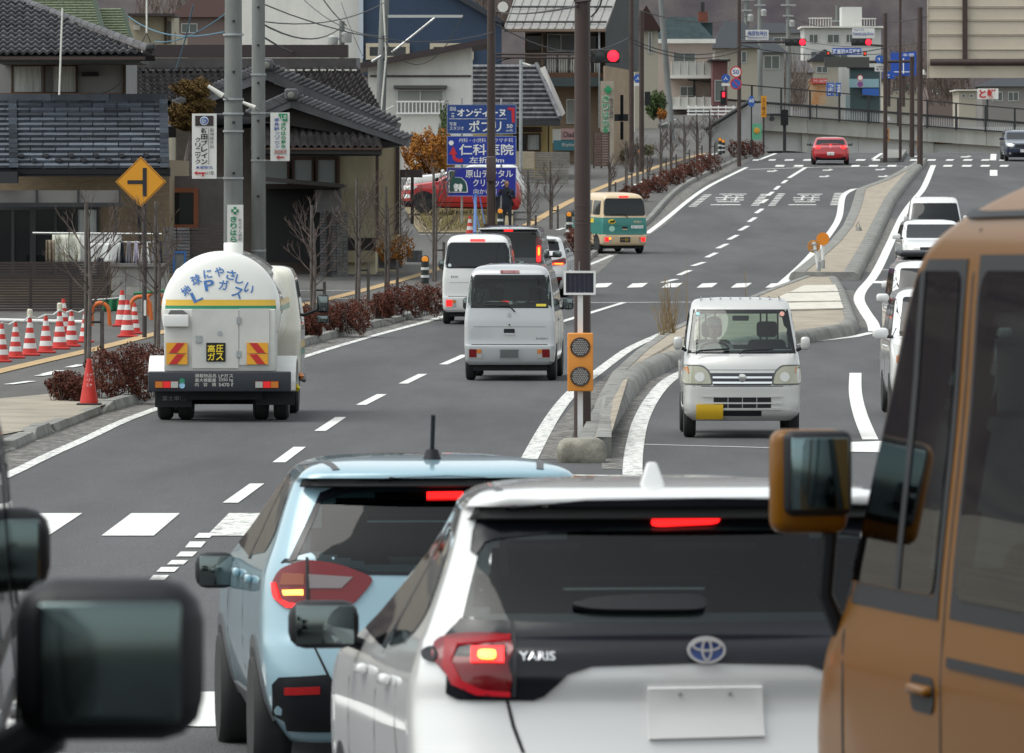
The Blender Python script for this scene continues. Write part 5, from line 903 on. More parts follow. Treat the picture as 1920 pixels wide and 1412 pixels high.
bpart('eave_gutter', (-14, 106, 272, 112), 157.0, .12, M('gutter_brown', (.05,.03,.025), .6), h); bpart('soffit', (-14, 111, 262, 117), 157.3, 3.9, TILED, h); MB().rbox(P(283, 88, 157), (.2, .3, .16), .05).build('ridge_end', TILED, h, smooth=True)
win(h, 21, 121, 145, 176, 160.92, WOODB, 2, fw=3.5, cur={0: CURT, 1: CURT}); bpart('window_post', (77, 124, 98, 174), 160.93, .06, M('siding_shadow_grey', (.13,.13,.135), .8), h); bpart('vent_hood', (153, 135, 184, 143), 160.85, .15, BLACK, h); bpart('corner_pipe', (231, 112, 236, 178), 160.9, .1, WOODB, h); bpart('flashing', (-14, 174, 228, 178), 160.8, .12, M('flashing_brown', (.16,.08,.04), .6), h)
bpart('awning_frame', (-14, 380, 226, 388), 154.6, 1.2, DARK, h)
for x0, x1 in ((-14,67), (69,145), (147,223)): bpart('awning_panel', (x0, 357, x1, 380), 154.7, .04, M('awning_grey', (.17,.16,.155), .4, var=.08, vs=2), h)
for x in (67, 145, 223): bpart('awning_rib', (x, 356, x + 3, 384), 154.62, .08, DARK, h)
win(h, -14, 388, 62, 520, 157.5, DARK, 2, fw=6, glass=DGL); win(h, 62, 388, 186, 520, 157.5, DARK, 3, fw=5, glass=DGL, cur={2: CURT}); bpart('post', (214, 388, 219, 440), 154.8, .1, DARK, h); bpart('post', (258, 384, 264, 460), 157.3, .12, DARK, h)
win(h, 280, 352, 372, 430, 159.9, WOODR, 1, fw=9, glass=DGL)
# ---- yard in front of house A
f = B('slat_fence', 'dark brown horizontal slat fence in front of the shingle-roofed house', 95, 151, 'fence')
for k in range(21): y = 491 + k * 4.9; bpart('slat', (-30, y, 206, y + 3.9), 151.0, .03, SLAT, f)
for x in (-20, 55, 130, 200): bpart('post', (x, 490, x + 5, 600), 151.06, .08, SLAT, f)
f = B('block_wall', 'pale concrete panel wall beside the dark slat fence', 258, 151, 'wall'); bpart('cap', (207, 494, 316, 500), 150.8, .3, M('cap_dark', (.17,.165,.16), .8), f)
for i, x in enumerate((209, 236, 263, 290)):
    for j, y in enumerate((501, 519, 537, 555, 573)): bpart('block', (x, y, x + 26.3, y + 17.4), 150.95 + rnd.uniform(0, .015), .15, CONC, f)
f = B('laundry_rack', 'clothes line with white sheets and dark shirts above the fence', 190, 152, 'laundry')
for y, x0, x1 in ((437,61,303), (453,90,303)): MB().tube([P(x0, y, 152.3), P(x1, y + 2, 152.3)], .022, 6).build('pole', ALU, f)
def cloth(par, x0, y0, x1, y1, d, mat, name='sheet', amp=.05, taper=0):
    mb = MB(); n = 14; m = 6; v = []
    for j in range(m + 1):
        for i in range(n + 1):
            t = i / n; s = j / m; cx = (x0 + x1) / 2; x = x0 + (x1 - x0) * t; x = cx + (x - cx) * (1 - taper * (1 - s)); p = P(x, y0 + (y1 - y0) * s, d); v.append(p + Vector((0, amp * math.sin(t * 14 + x0) * (.3 + s) , 0)))
    mb.add(v, [(j*(n+1)+i, j*(n+1)+i+1, (j+1)*(n+1)+i+1, (j+1)*(n+1)+i) for j in range(m) for i in range(n)]); o = mb.build(name, mat, par, smooth=2); sol = o.modifiers.new('t', 'SOLIDIFY'); sol.thickness = .012; return o
SHW = M('sheet_white', (.72,.72,.70), .95); cloth(f, 98, 440, 152, 492, 152.2, M('sheet_print', (.60,.60,.52), .95, col2=(.36,.36,.26), vs=7, fac=(.5,.62))); cloth(f, 112, 438, 228, 456, 152.32, SHW); cloth(f, 145, 455, 226, 493, 152.25, SHW); cloth(f, 86, 450, 102, 492, 152.1, M('plaid', (.14,.09,.05), .95, col2=(.3,.26,.2), vs=12), 'towel')
for x0, x1, m_ in ((218,236,NAVYC), (236,248,M('cloth_grey', (.2,.19,.21), .95)), (249,262,M('cloth_lilac', (.62,.58,.68), .95)), (262,282,SHW), (283,295,M('cloth_grey2', (.3,.3,.32), .95)), (296,305,NAVYC), (180,206,NAVYC)): cloth(f, x0, 452 if x0 > 210 else 484, x1, 494, 152.28, m_, 'shirt', .04, .55)
f = B('louvre_screen', 'dark stacked louvre screen with blue framed mesh by the shingle house', 350, 153, 'screen')
for c_, (x0, x1) in enumerate(((306,330), (332,356), (358,392), (394,424))):
    for k in range(14): y = 427 + k * 6.2; bpart('louvre', (x0, y, x1, y + 4.4), 153 + .05 * (c_ > 1), .06, BRICKG if c_ < 2 else SLAT, f)
mb = MB(); bxp(mb, 324, 471, 349, 475, 152.7, .04); bxp(mb, 324, 475, 328, 515, 152.7, .04); bxp(mb, 345, 475, 349, 515, 152.7, .04); mb.build('mesh_frame', M('blue_frame', (.02,.10,.30), .5), f); bpart('mesh', (328, 475, 345, 512), 152.72, .01, M('mesh_grey', (.13,.14,.14), .8), f)
# ---- house B: traditional tiled house
h = B('house', 'traditional brown-tiled Japanese house with stacked gables behind the poles', 560, 186)
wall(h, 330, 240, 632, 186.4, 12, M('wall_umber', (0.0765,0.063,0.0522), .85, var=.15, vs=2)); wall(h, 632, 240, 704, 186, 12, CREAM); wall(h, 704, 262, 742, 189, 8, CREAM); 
cl = lambda px, py: (py < 128 + (px - 500) * .405) if px > 497 else (py < 122 + (500 - px) * .42)
tiled(h, (232,238,187), (722,222,187), (672,131,193), (232,131,193), 35, 13, 'wave', TILEB, clip=cl)
MB().prism([P(232,240,187.2), P(722,224,187.2), P(672,131,193.2), P(232,131,193.2)], (0, .4, -.3)).build('roof_deck', TILED, h)
bpart('ridge_base', (232, 109, 674, 130), 192.6, .9, TILEB, h); bpart('ridge_top', (268, 84, 652, 107), 193.3, 1.0, MAROON, h); bpart('ridge_end', (668, 110, 674, 131), 192.5, 1.0, M('tile_light', (.13,.13,.135), .6), h)
for k in range(30): bpart('ridge_plaster', (236 + k * 14.6, 130, 246 + k * 14.6, 133), 192.3, .3, OFFW if k > 19 else TILEG, h)
def gable(ax, ay, rx, ry, lx, ly, t, d, dep, wm):
    MB().prism([P(ax, ay, d), P(rx, ry, d), P(rx - 6, ry + t * .7, d), P(ax, ay + t, d)], (0, dep, 0)).build('gable_roof', TILEG, h); MB().prism([P(ax - .3, ay, d), P(lx, ly, d), P(lx + 6, ly + t * .7, d), P(ax - .3, ay + t, d)], (0, dep, 0)).build('gable_roof', TILEG, h)
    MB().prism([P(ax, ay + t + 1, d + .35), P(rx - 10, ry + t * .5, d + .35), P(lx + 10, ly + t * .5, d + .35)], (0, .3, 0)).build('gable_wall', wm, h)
    n = 26
    for (ex, ey) in ((rx, ry), (lx, ly)):
        for k in range(n):
            u = (k + .5) / n; p = P(ax + (ex - ax) * u, ay + (ey - ay) * u, d); MB().rbox(p + Vector((0, .12, .02)), (.32, .3, .09), .03, 2, ry=-math.atan2((ey - ay) * -1, (ex - ax)) * -1).build('verge_tile', TILEG, h)
    o = P(ax, ay - 3, d - .1); MB().rbox(o, (.34, .3, .3), .06).build('ridge_end', TILEG, h, smooth=True); MB().lathe((o.x, o.y - .17, o.z - .03), [(.09, 0), (.07, -.04), (.02, -.05)], 14, 'Y').build('ridge_crest', M('crest', (.16,.16,.14), .6), h, smooth=True)
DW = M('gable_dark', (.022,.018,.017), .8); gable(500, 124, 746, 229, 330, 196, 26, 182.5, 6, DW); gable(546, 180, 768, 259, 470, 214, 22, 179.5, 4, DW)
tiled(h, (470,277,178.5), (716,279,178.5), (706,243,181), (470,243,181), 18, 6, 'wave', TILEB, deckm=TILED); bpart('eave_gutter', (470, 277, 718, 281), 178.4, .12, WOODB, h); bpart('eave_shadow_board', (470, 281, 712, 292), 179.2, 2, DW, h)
for k in range(16): bpart('ridge_plaster', (632 + k * 4, 247, 635 + k * 4, 251), 180.6, .1, OFFW, h)
MB().prism([P(712,262,180.5), P(768,262,180.5), P(762,272,180.5), P(712,278,180.5)], (0, 3, 0)).build('side_eave', TILEG, h)
for x0, x1 in ((484,542), (548,588), (592,632)): win(h, x0, 296, x1, 352, 185.9, WOODB, 1, fw=4, glass=FROST)
bpart('timber_post', (632, 284, 637, 352), 185.85, .12, WOODB, h); bpart('downpipe', (704, 278, 710, 450), 185.6, .12, M('pipe_brown', (.07,.04,.035), .6), h); bpart('corner_post', (742, 262, 749, 440), 188.9, .14, MAROON, h)
bpart('garage_dark_panel', (500, 352, 636, 492), 185.6, .1, M('garage_shade', (.012,.012,.013), .9), h); bpart('garage_lintel', (490, 345, 640, 354), 184.6, 1.0, MAROON, h); bpart('garage_panel', (590, 356, 640, 398), 185.2, .2, M('panel_grey', (.16,.16,.16), .8, var=.1, vs=3), h)  # flat near-black panel: the garage interior's shade is put into its colour
for x in (636, 652): pass
MB().prism([P(475,330,182.5), P(640,345,182.5), P(648,350,182.5), P(640,352,182.5), P(475,338,182.5)], (0, 2.2, 0)).build('carport_roof', M('carport', (.05,.045,.045), .5), h); bpart('wall_base', (652, 446, 705, 470), 185.8, .1, DW, h); bpart('wall_plinth', (652, 470, 700, 492), 185.75, .15, M('plinth', (.30,.25,.16), .9), h)
f = B('lattice_screen', 'grey stacked block screen in front of the cream wall', 625, 183, 'screen')
for k in range(22):
    for x0, x1 in ((600,612), (618,630), (631,643), (644,652)): bpart('block', (x0, 397 + k * 5.6, x1, 401.6 + k * 5.6), 183 + rnd.uniform(0, .03), .1, BRICKG, f)
bpart('post', (612, 396, 618, 520), 182.95, .12, DW, f)
for k in range(5): bpart('footing_stone', (604 + k * 10, 520 + (k % 2) * 1.5, 613 + k * 10, 536 - k), 182.6, .3, CONC, f)
f = B('planter_wall', 'low grey stone planter wall with yellowed grass by the cream house', 752, 185, 'wall')
for k in range(4): bpart('stone', (709 + k * 11.5, 478, 720 + k * 11.5, 503), 184.5, .5, BRICKG, f)
for k in range(3): bpart('stone', (762 + k * 10, 470, 771.5 + k * 10, 492), 186.5, .5, BRICKG, f)
f = B('gate_roof', 'brown timber gate with small flat roof beside the parked red SUV', 765, 200, 'gate'); bpart('roof', (739, 318, 791, 333), 196, 1.6, MAROON, f); bpart('post', (742, 333, 752, 440), 196.3, .2, MAROON, f); bpart('post', (770, 333, 776, 420), 198, .15, MAROON, f)
# ---- houses behind
h = B('house', 'house with green shingle roof behind the left tiled roof', 150, 222); wall(h, 60, 60, 330, 226, 8, M('stucco_beige', (.42,.38,.29), .9, var=.06, vs=1)); wall(h, 242, 28, 322, 224, 5, M('stucco_beige', (.42,.38,.29), .9, var=.06, vs=1))
tiled(h, (60,62,218), (194,62,218), (170,-16,222), (60,-16,222), 5, 16, 'flat', GREENR, stagger=.5); tiled(h, (186,74,219), (246,74,219), (228,16,222), (178,16,222), 3, 12, 'flat', GREENR, stagger=.5); bpart('flat_eave', (240, 25, 328, 30), 222.5, 3, MAROON, h); bpart('vent_hood', (250, 47, 263, 56), 223.9, .15, OFFW, h); bpart('downpipe', (308, 32, 312, 82), 223.9, .1, WOODB, h); win(h, 316, 40, 320, 80, 223.9, DARK, 1, fw=.8)
MB().prism([P(168,-16,217.8), P(176,-16,217.8), P(198,60,217.8), P(190,62,217.8)], (0, .3, 0)).build('barge_board', M('barge_green', (.13,.17,.13), .7), h); MB().prism([P(226,14,218.8), P(232,14,218.8), P(250,74,218.8), P(244,74,218.8)], (0, .3, 0)).build('barge_board', M('barge_green', (.13,.17,.13), .7), h)
h = B('apartment_building', 'white and navy walled building with blank white gable above the roofs', 700, 330, 'building'); MB().prism([P(448,-60,332), P(680,-60,332), P(680,140,332), P(448,140,332)], (0, 12, 0)).build('white_wall', WSTUC, h); MB().prism([P(680,-60,331), P(790,-60,331), P(940,36,331), P(940,140,331), P(680,140,331)], (0, 12, 0)).build('navy_wall', NAVY, h); bpart('corner_trim', (673, -60, 681, 110), 330.8, .3, M('trim_pale', (.45,.5,.56), .6), h); MB().prism([P(760,-60,330.6), P(800,-48,330.6), P(945,40,330.6), P(938,44,330.6), P(790,-40,330.6)], (0, 12, 0)).build('roof', M('roof_slate', (.055,.06,.068), .95, spec=.1), h)
for x0, x1 in ((686,768), (806,888)): win(h, x0, 81, x1, 112, 330.8, M('frame_cream', (.50,.44,.33), .8), 1, fw=7, glass=WGL)
h = B('house', 'white house with sloping brown roof and white window railing', 790, 272); MB().prism([P(690,122,274), P(884,88,274), P(884,335,274), P(690,335,274)], (0, 9, 0)).build('wall', WSTUC, h); MB().prism([P(668,119,273), P(922,70,273), P(924,80,273), P(668,130,273)], (0, 11, 0)).build('roof', MAROON, h); bpart('string_course', (694, 141, 884, 144), 273.9, .1, MAROON, h); win(h, 744, 168, 832, 212, 273.9, ALU, 2, fw=2.2, glass=M('window_pale', (.30,.31,.29), .3)); bpart('window_hood', (738, 160, 838, 166), 273.3, .7, M('hood_dark', (.06,.055,.055), .6), h)
r_ = bpart('window_rail', (742, 189, 834, 192), 273.4, .05, WHITE, h); bpart('rail_bottom', (742, 211, 834, 214), 273.4, .05, WHITE, r_)
for k in range(13): bpart('rail_bar', (744 + k * 7.1, 192, 746 + k * 7.1, 211), 273.42, .03, WHITE, r_)
MB().tube([P(719, 208, 273.5), P(738, 199, 273.2)], .03, 6).build('lamp_arm', OFFW, h); bpart('door_frame', (738, 268, 746, 330), 273.8, .1, M('frame_grey', (.3,.3,.3), .7), h)
h = B('house', 'ochre house with dark grey tiled hip roof behind the blue signs', 985, 306); wall(h, 884, 222, 1036, 308, 6, OCH); tiled(h, (878,226,304), (1046,226,304), (1008,121,310), (878,121,310), 16, 12, 'flat', TILEG, stagger=.5, deckm=TILED, clip=lambda px, py: px < 1004 + (py - 121) * .42); MB().prism([P(878,226,304.1), P(1050,226,304.1), P(1008,121,310.1), P(878,121,310.1)], (0, .4, -.2)).build('roof_deck', TILED, h); ridge(h, (1006,120,309.8), (1050,220,303.8), .1, 9, TILEG)
MB().prism([P(1012,128,309), P(1022,124,309), P(1060,212,305), P(1048,224,304)], (0, 2, 0)).build('side_slope', M('slope_grey', (.22,.21,.2), .7), h); bpart('fascia', (878, 226, 1050, 236), 303.9, .3, DARK, h); bpart('balcony_beam', (895, 238, 1016, 248), 306, 1, WOODB, h); win(h, 962, 250, 1014, 284, 307.9, WOODB, 2, fw=3, glass=DGL, cur={1: CURT}); bpart('downpipe', (1027, 226, 1030, 290), 307.6, .1, WOODB, h)
for i, (y0, y1, m_) in enumerate(((284,316,M('brick_tan', (.36,.31,.24), .85, var=.15, vs=3)), (317,345,M('brick_gray', (.17,.165,.16), .85, var=.15, vs=3)))):
    f = B('garden_wall', ('tan' if i == 0 else 'grey') + ' slatted garden wall below the ochre house', 1015, 296 + i * -3, 'wall'); n = 7 if i == 0 else 6
    for k in range(n): yy = y0 + (y1 - y0) * k / n; bpart('slat', (958, yy, 1002, yy + (y1 - y0) / n - .8), 296 - i * 3, .12, m_, f); bpart('slat', (1003, yy + 1, 1068 - i * 2, yy + (y1 - y0) / n + .2), 296.5 - i * 3, .12, M('brick_dim', (.19,.18,.165), .85, var=.15, vs=3), f)
h = B('house', 'three-storey house with pale metal seam roof and balcony', 1060, 338); wall(h, 984, 50, 1137, 342, 7, M('siding_taupe', (0.2025,0.165,0.135), .85, var=.08, vs=1.5)); MB().prism([P(1135,52,340), P(1181,-60,346), P(1181,130,346), P(1135,130,340)], (.6, 8, 0)).build('side_wall', DGREY, h)
A_, B_, C_, D_ = P(946,54,337), P(1134,54,337), P(1162,-20,345), P(972,-20,345); MB().prism([A_, B_, C_, D_], (0, .1, -.15)).build('roof', METALR, h); rf = [o for o in h.children if o.name.startswith('roof')][0]
for k in range(13): u = k / 12; MB().tube([A_.lerp(B_, u) + Vector((0,-.02,.03)), D_.lerp(C_, u) + Vector((0,-.02,.03))], .035, 4).build('roof_seam', METALR, rf)
for v in (.12, .5): MB().tube([A_.lerp(D_, v) + Vector((0,-.1,.1)), B_.lerp(C_, v) + Vector((0,-.1,.1))], .05, 5).build('snow_rail', DARK, rf)
bpart('eave_trim', (948, 54, 1136, 59), 336.8, .3, M('trim_brown', (.2,.14,.1), .7), h); win(h, 985, 62, 1018, 96, 341.9, WOODB, 1, fw=2, glass=DGL); win(h, 1026, 64, 1078, 97, 341.9, ALU, 2, fw=1.5, glass=M('window_dim', (.10,.115,.11), .2), cur={1: FROST}); win(h, 1090, 64, 1128, 97, 341.9, WOODB, 1, fw=2, glass=DGL)
bal = bpart('balcony_floor', (978, 136, 1130, 145), 338, 3, M('balcony_brown', (.16,.08,.045), .7), h)
for k in range(24): bpart('baluster', (1022 + k * 4.4, 100, 1023.6 + k * 4.4, 136), 338.1, .04, OFFW if k % 5 else DARK, bal)
bpart('balcony_rail', (1020, 98, 1130, 101), 338.05, .06, DARK, bal); bpart('balcony_post', (1015, 58, 1018, 136), 338.1, .1, M('trim_brown', (.2,.14,.1), .7), h); bpart('laundry', (1024, 104, 1078, 132), 338.6, .05, M('cloth_print', (.5,.48,.44), .9, col2=(.25,.22,.2), vs=4), h); bpart('lower_roof', (984, 145, 1138, 162), 337.4, 4, M('roof_tealdark', (.05,.07,.075), .6), h); bpart('downpipe', (1122, 58, 1125, 240), 337.3, .1, STEEL, h); win(h, 1056, 200, 1072, 235, 341.9, ALU, 1, fw=1.5, cur={0: CURT})
bpart('lower_wall', (1036, 162, 1137, 345), 339.5, 2.4, M('siding_beige2', (.33,.25,.18), .85, var=.06, vs=1.5), h); win(h, 1062, 186, 1082, 232, 339.4, ALU, 1, fw=1.5, cur={0: CURT}); bpart('air_conditioner', (1036, 242, 1052, 268), 338.8, .5, OFFW, h); bpart('shop_sign_pink', (1052, 241, 1080, 262), 338.9, .1, M('sign_pink', (.65,.42,.42), .5), h); bpart('shop_sign_teal', (1038, 263, 1080, 282), 338.7, .1, M('sign_teal', (.05,.22,.28), .5), h); ptext('Chadi', 1056, 247, 1078, 257, 338.85, M('lettering_dark2', (.12,.05,.06), .6), h); ptext('Rhythm', 1054, 268, 1078, 277, 338.65, WHITE, h)
h = B('pharmacy', 'beige pharmacy with tall green lettered sign pillar', 1150, 334, 'shop'); MB().prism([P(1133,123,334), P(1179,131,337), P(1179,325,337), P(1133,330,334)], (0, 7, 0)).build('wall', BEIGE, h); bpart('sign_pillar', (1126, 152, 1151, 322), 331.5, .5, M('pillar_taupe', (.34,.29,.235), .85, var=.05, vs=2), h)
for x0, y0, x1, y1 in ((1163,178,1169,214), (1152,214,1178,227), (1163,228,1169,262)): bpart('window', (x0, y0, x1, y1), 333.2, .3, DGL, h)
GRT = M('lettering_green', (.01,.25,.10), .5); ptext('きりはら薬', 1129, 178, 1143, 252, 331.45, M('lettering_white', (.75,.78,.74), .5), h, True, .05); ptext('きりはら薬', 1129.5, 178.5, 1142.5, 251.5, 331.42, GRT, h, True, .012); ptext('処方せん受付', 1144, 184, 1150, 222, 331.45, DARK, h, True); bpart('cross_sign', (1137, 161, 1143, 176), 331.4, .05, GRT, h); bpart('cross_sign', (1133, 165.5, 1147, 171.5), 331.38, .05, GRT, h)
f = B('timber_screen', 'brown slatted timber screen beside the pharmacy sign pillar', 1128, 325, 'screen')
for k in range(13): bpart('slat', (1113, 249 + k * 4.9, 1142, 253 + k * 4.9), 326, .06, M('slat_brown', (.10,.06,.05), .7, var=.15, vs=3), f)
for x in (1112, 1126, 1140): bpart('post', (x, 247, x + 3, 325), 326.08, .1, DARK, f)
# ---- upper street: houses and walls beyond the side road
def simple_house(name, label, x0, x1, ytop, d, wm, rm, kind='hip', rh=30, wins=(), dep=8, cat='house', group=None, base_y=None):
    h = B(name, label, (x0 + x1) / 2, d, cat, group); wall(h, x0, ytop, x1, d, dep, wm, y1=base_y)
    a, b = P(x0 - 6, ytop + 2, d - .5), P(x1 + 6, ytop + 2, d - .5); up = rh * d / FP
    if kind == 'hip': MB().add([a, b, b + Vector((0, dep + 1, 0)), a + Vector((0, dep + 1, 0)), a.lerp(b, .3) + Vector((0, dep / 2, up)), a.lerp(b, .7) + Vector((0, dep / 2, up))], [(0,1,5,4),(1,2,5),(2,3,4,5),(3,0,4),(3,2,1,0)]).build('roof', rm, h)
    elif kind == 'gable': MB().add([a, b, b + Vector((0, dep + 1, 0)), a + Vector((0, dep + 1, 0)), a.lerp(b, .5) + Vector((0, 0, up)), a.lerp(b, .5) + Vector((0, dep + 1, up))], [(0,1,4),(1,2,5,4),(2,3,5),(3,0,4,5),(3,2,1,0)]).build('roof', rm, h)
    else: MB().hexa([a, b, b + Vector((0, dep, 0)), a + Vector((0, dep, 0))], [q + Vector((0, 0, up)) for q in (a, b, b + Vector((0, dep, 0)), a + Vector((0, dep, 0)))]).build('roof', rm, h)
    for w_ in wins: win(h, *w_[:4], d - .06, ALU, w_[4] if len(w_) > 4 else 2, fw=1.2, glass=w_[5] if len(w_) > 5 else M('window_dim', (.10,.115,.11), .2))
    return h
h = simple_house('apartment_house', 'pink apartment house with teal hip roof and white balconies', 1226, 1336, 73, 430, PINK, TEALR, 'hip', 46, ((1262,99,1304,116), (1275,162,1303,180)), base_y=290)
for y0, y1 in ((117,147), (182,205)):
    bl = bpart('balcony', (1258, y0, 1334, y1 - 5), 428.2, .06, M('balcony_pale', (.50,.50,.46), .7), h); bpart('balcony_slab', (1256, y1 - 6, 1336, y1), 428, 2, OFFW, bl)
    for k in range(6): bpart('balcony_post', (1258 + k * 15, y0 - 2, 1259.5 + k * 15, y1 - 5), 428.1, .08, OFFW, bl)
bpart('eave_trim', (1222, 73, 1342, 81), 427.5, 1, OFFW, h)
simple_house('house', 'brown-roofed narrow house left of the pink apartments', 1190, 1234, 54, 400, M('stucco_sand', (.33,.305,.25), .9), M('roof_brown', (.05,.03,.028), .95, spec=.1), 'gable', 46, ((1216,60,1222,100,1),), base_y=290)
simple_house('house', 'cream house with red chimney roof behind the pink apartments', 1340, 1420, 88, 470, M('stucco_sand', (.33,.305,.25), .9), M('roof_slate', (.055,.06,.068), .95, spec=.1), 'hip', 52, ((1350,110,1366,126,1), (1390,96,1400,118,1)), base_y=290); 
f = B('chimney', 'small red brick chimney on the slate roof', 1318, 455); 
f['category'] = 'chimney'; bpart('stack', (1309, 22, 1327, 42), 455, .6, M('brick_red', (.15,.05,.035), .9, var=.2, vs=4), f); bpart('pipe', (1314, 4, 1321, 22), 455.2, .25, DARK, f); bpart('base', (1300, 42, 1336, 75), 455.1, 3, TEALR, f)
simple_house('house', 'grey house with concrete balcony left of the signal arm', 1392, 1470, 96, 520, M('stucco_grey2', (.26,.26,.25), .9), M('roof_slate', (.055,.06,.068), .95, spec=.1), 'hip', 30, ((1400,110,1420,128), (1432,104,1462,130)), base_y=300); 
simple_house('shed', 'maroon walled shed beside the pink apartments', 1336, 1364, 112, 425, M('maroon_wall', (.13,.055,.055), .8), DARK, 'flat', 3, ((1340,150,1358,190,1),), base_y=290, cat='shed')
sr = MB().quad(P(1130,316,336), P(1340,290,362), P(1345,205,440), P(1225,205,440)); sr.build('side_road', ASPH2, kind='structure')
for l in (((1196,238),(1218,232)), ((1240,235),(1268,224)), ((1210,258),(1228,250))): MB().quad(*[P(x, y, d_) for (x, y), d_ in zip((l[0], l[1], (l[1][0], l[1][1]-2), (l[0][0], l[0][1]-2)), (402,408,408.2,402.2))]).build('road_line', LINE, [o for o in COL.objects if o.name == 'side_road'][0])
f = B('retaining_wall', 'pale concrete retaining wall with sloping black handrail', 1375, 386, 'wall'); MB().prism([P(1322,245,384), P(1402,196,384), P(1428,193,384), P(1428,292,384), P(1330,292,384)], (0, .4, 0)).build('wall', M('concrete_pale', (.34,.34,.33), .85, var=.15, vs=.6), f); MB().tube([P(1322,243,383.8), P(1402,193,383.8)], .12, 8).build('handrail', DARK, f)
f = B('guard_rail', 'white guard rail at the top of the side road', 1310, 425, 'railing')
for y in (200, 207, 213): bpart('rail', (1288, y, 1380, y + 3), 424, .1, WHITE, f)
for x in range(1290, 1380, 14): bpart('post', (x, 198, x + 2, 222), 424.1, .08, WHITE, f)
# ---- overpass ramp
o = B('overpass', 'concrete overpass ramp with black railing crossing the background', 1690, 430, 'bridge'); yl = lambda x, y0, s: y0 + (x - 1440) * s
for k in range(6): x0, x1 = 1290 + k * 112, 1290 + (k + 1) * 112 - .6; MB().prism([P(x0, yl(x0,217,.071), 430), P(x1, yl(x1,217,.071), 430), P(x1, yl(x1,245,.068), 430), P(x0, yl(x0,245,.068), 430)], (0, 7, 0)).build('parapet', M('concrete_overpass', (.42,.42,.39), .85, var=.2, vs=.5, bump=.1, vmul=(1,1,.3)), o)
for y0, s, t in ((162,.087,2.2), (191,.078,4.2), (214,.072,2.6)): MB().prism([P(1290, yl(1290,y0,s), 429.6), P(1960, yl(1960,y0,s), 429.6), P(1960, yl(1960,y0,s) + t, 429.6), P(1290, yl(1290,y0,s) + t, 429.6)], (0, .12, 0)).build('rail', DARK, o)
for x in (1300, 1354, 1408, 1463, 1517, 1572, 1627, 1682, 1737, 1791, 1846, 1901): bpart('post', (x, yl(x,162,.087), x + 3.6, yl(x,219,.072)), 429.5, .15, DARK, o)
PANL = M('panel_bars', (.34,.34,.34), .6)
for k in range(150): x = 1300 + k * 4.3; bpart('baluster', (x, yl(x,195,.078), x + 2.4, yl(x,214,.072)), 429.7, .03, PANL, o)
for k in range(6): x0, x1 = 1420 + k * 95, 1420 + (k + 1) * 95 - .5; bpart('abutment_wall', (x0, 238, x1, 296), 430.7, 1, M('wall_lightgrey', (.55,.56,.56), .8, var=.06, vs=.5), o)
bpart('pier', (1504, 240, 1517, 292), 430.4, 1, M('concrete_overpass', (.42,.42,.39), .85), o); bpart('pier', (1727, 236, 1750, 292), 430.2, 1.5, M('concrete_overpass', (.42,.42,.39), .85), o); bpart('clearance_sign', (1752, 263, 1786, 270), 430.5, .1, M('sign_dark', (.05,.03,.02), .6), o); ptext('D 制限 4.5m', 1755, 264, 1784, 269, 430.45, M('lettering_orange', (.6,.3,.05), .5), o)
# ---- town behind the overpass
h = simple_house('office_building', 'white flat-roofed office building behind the far traffic signals', 1508, 1652, 50, 620, M('panel_white', (.50,.50,.48), .8, var=.06, vs=.3), OFFW, 'flat', 3, ((1517,64,1534,81), (1551,64,1574,81), (1586,64,1600,80), (1520,96,1545,112), (1560,98,1590,112)), base_y=260, cat='building'); bpart('roof_house', (1578, 13, 1616, 50), 622, 4, M('panel_white', (.50,.50,.48), .8), h)
for k in range(9): bpart('roof_rail', (1518 + k * 5, 34, 1519 + k * 5, 48), 619.9, .1, OFFW, h); bpart('roof_rail', (1600 + k * 5, 35, 1601 + k * 5, 48), 619.9, .1, OFFW, h)
bpart('roof_rail_top', (1516, 33, 1560, 35), 619.85, .1, OFFW, h); bpart('roof_rail_top', (1598, 34, 1643, 36), 619.85, .1, OFFW, h)
simple_house('shop', 'cream gabled shop behind the overpass railing', 1522, 1572, 112, 600, M('stucco_sand2', (.38,.35,.29), .9), M('roof_slate', (.055,.06,.068), .95, spec=.1), 'gable', 22, ((1531,124,1552,137),), base_y=250, cat='shop')
simple_house('house', 'dark tiled house left of the cream gabled shop', 1486, 1524, 134, 590, M('stucco_dim', (.22,.21,.2), .9), TILEB, 'hip', 24, ((1488,146,1510,158),), base_y=250)
h = simple_house('shop', 'teal fronted shop with blue banners beyond the railing', 1594, 1650, 126, 610, M('teal_front', (.06,.10,.11), .6), DARK, 'flat', 2, (), base_y=250, cat='shop')
for x0, y0, x1, y1, m_ in ((1592,148,1648,164,M('banner_cyan', (.25,.4,.46), .6)), (1617,166,1648,180,M('banner_blue', (.03,.12,.45), .6)), (1578,126,1592,178,M('panel_white', (.50,.50,.48), .8))): bpart('banner', (x0, y0, x1, y1), 609.5, .2, m_, h)
f = B('billboard', 'red topped food billboard behind the overpass railing', 1532, 585, 'billboard'); bpart('board', (1516, 148, 1551, 196), 585, .3, M('board_warm', (.42,.34,.24), .7, col2=(.4,.16,.04), vs=.7), f); bpart('red_header', (1522, 147, 1551, 157), 584.8, .2, M('sign_red', (.45,.03,.03), .6), f); ptext('テクノロピア', 1525, 149, 1549, 155, 584.7, WHITE, f); bpart('post', (1530, 196, 1533, 250), 585.1, .3, DARK, f)
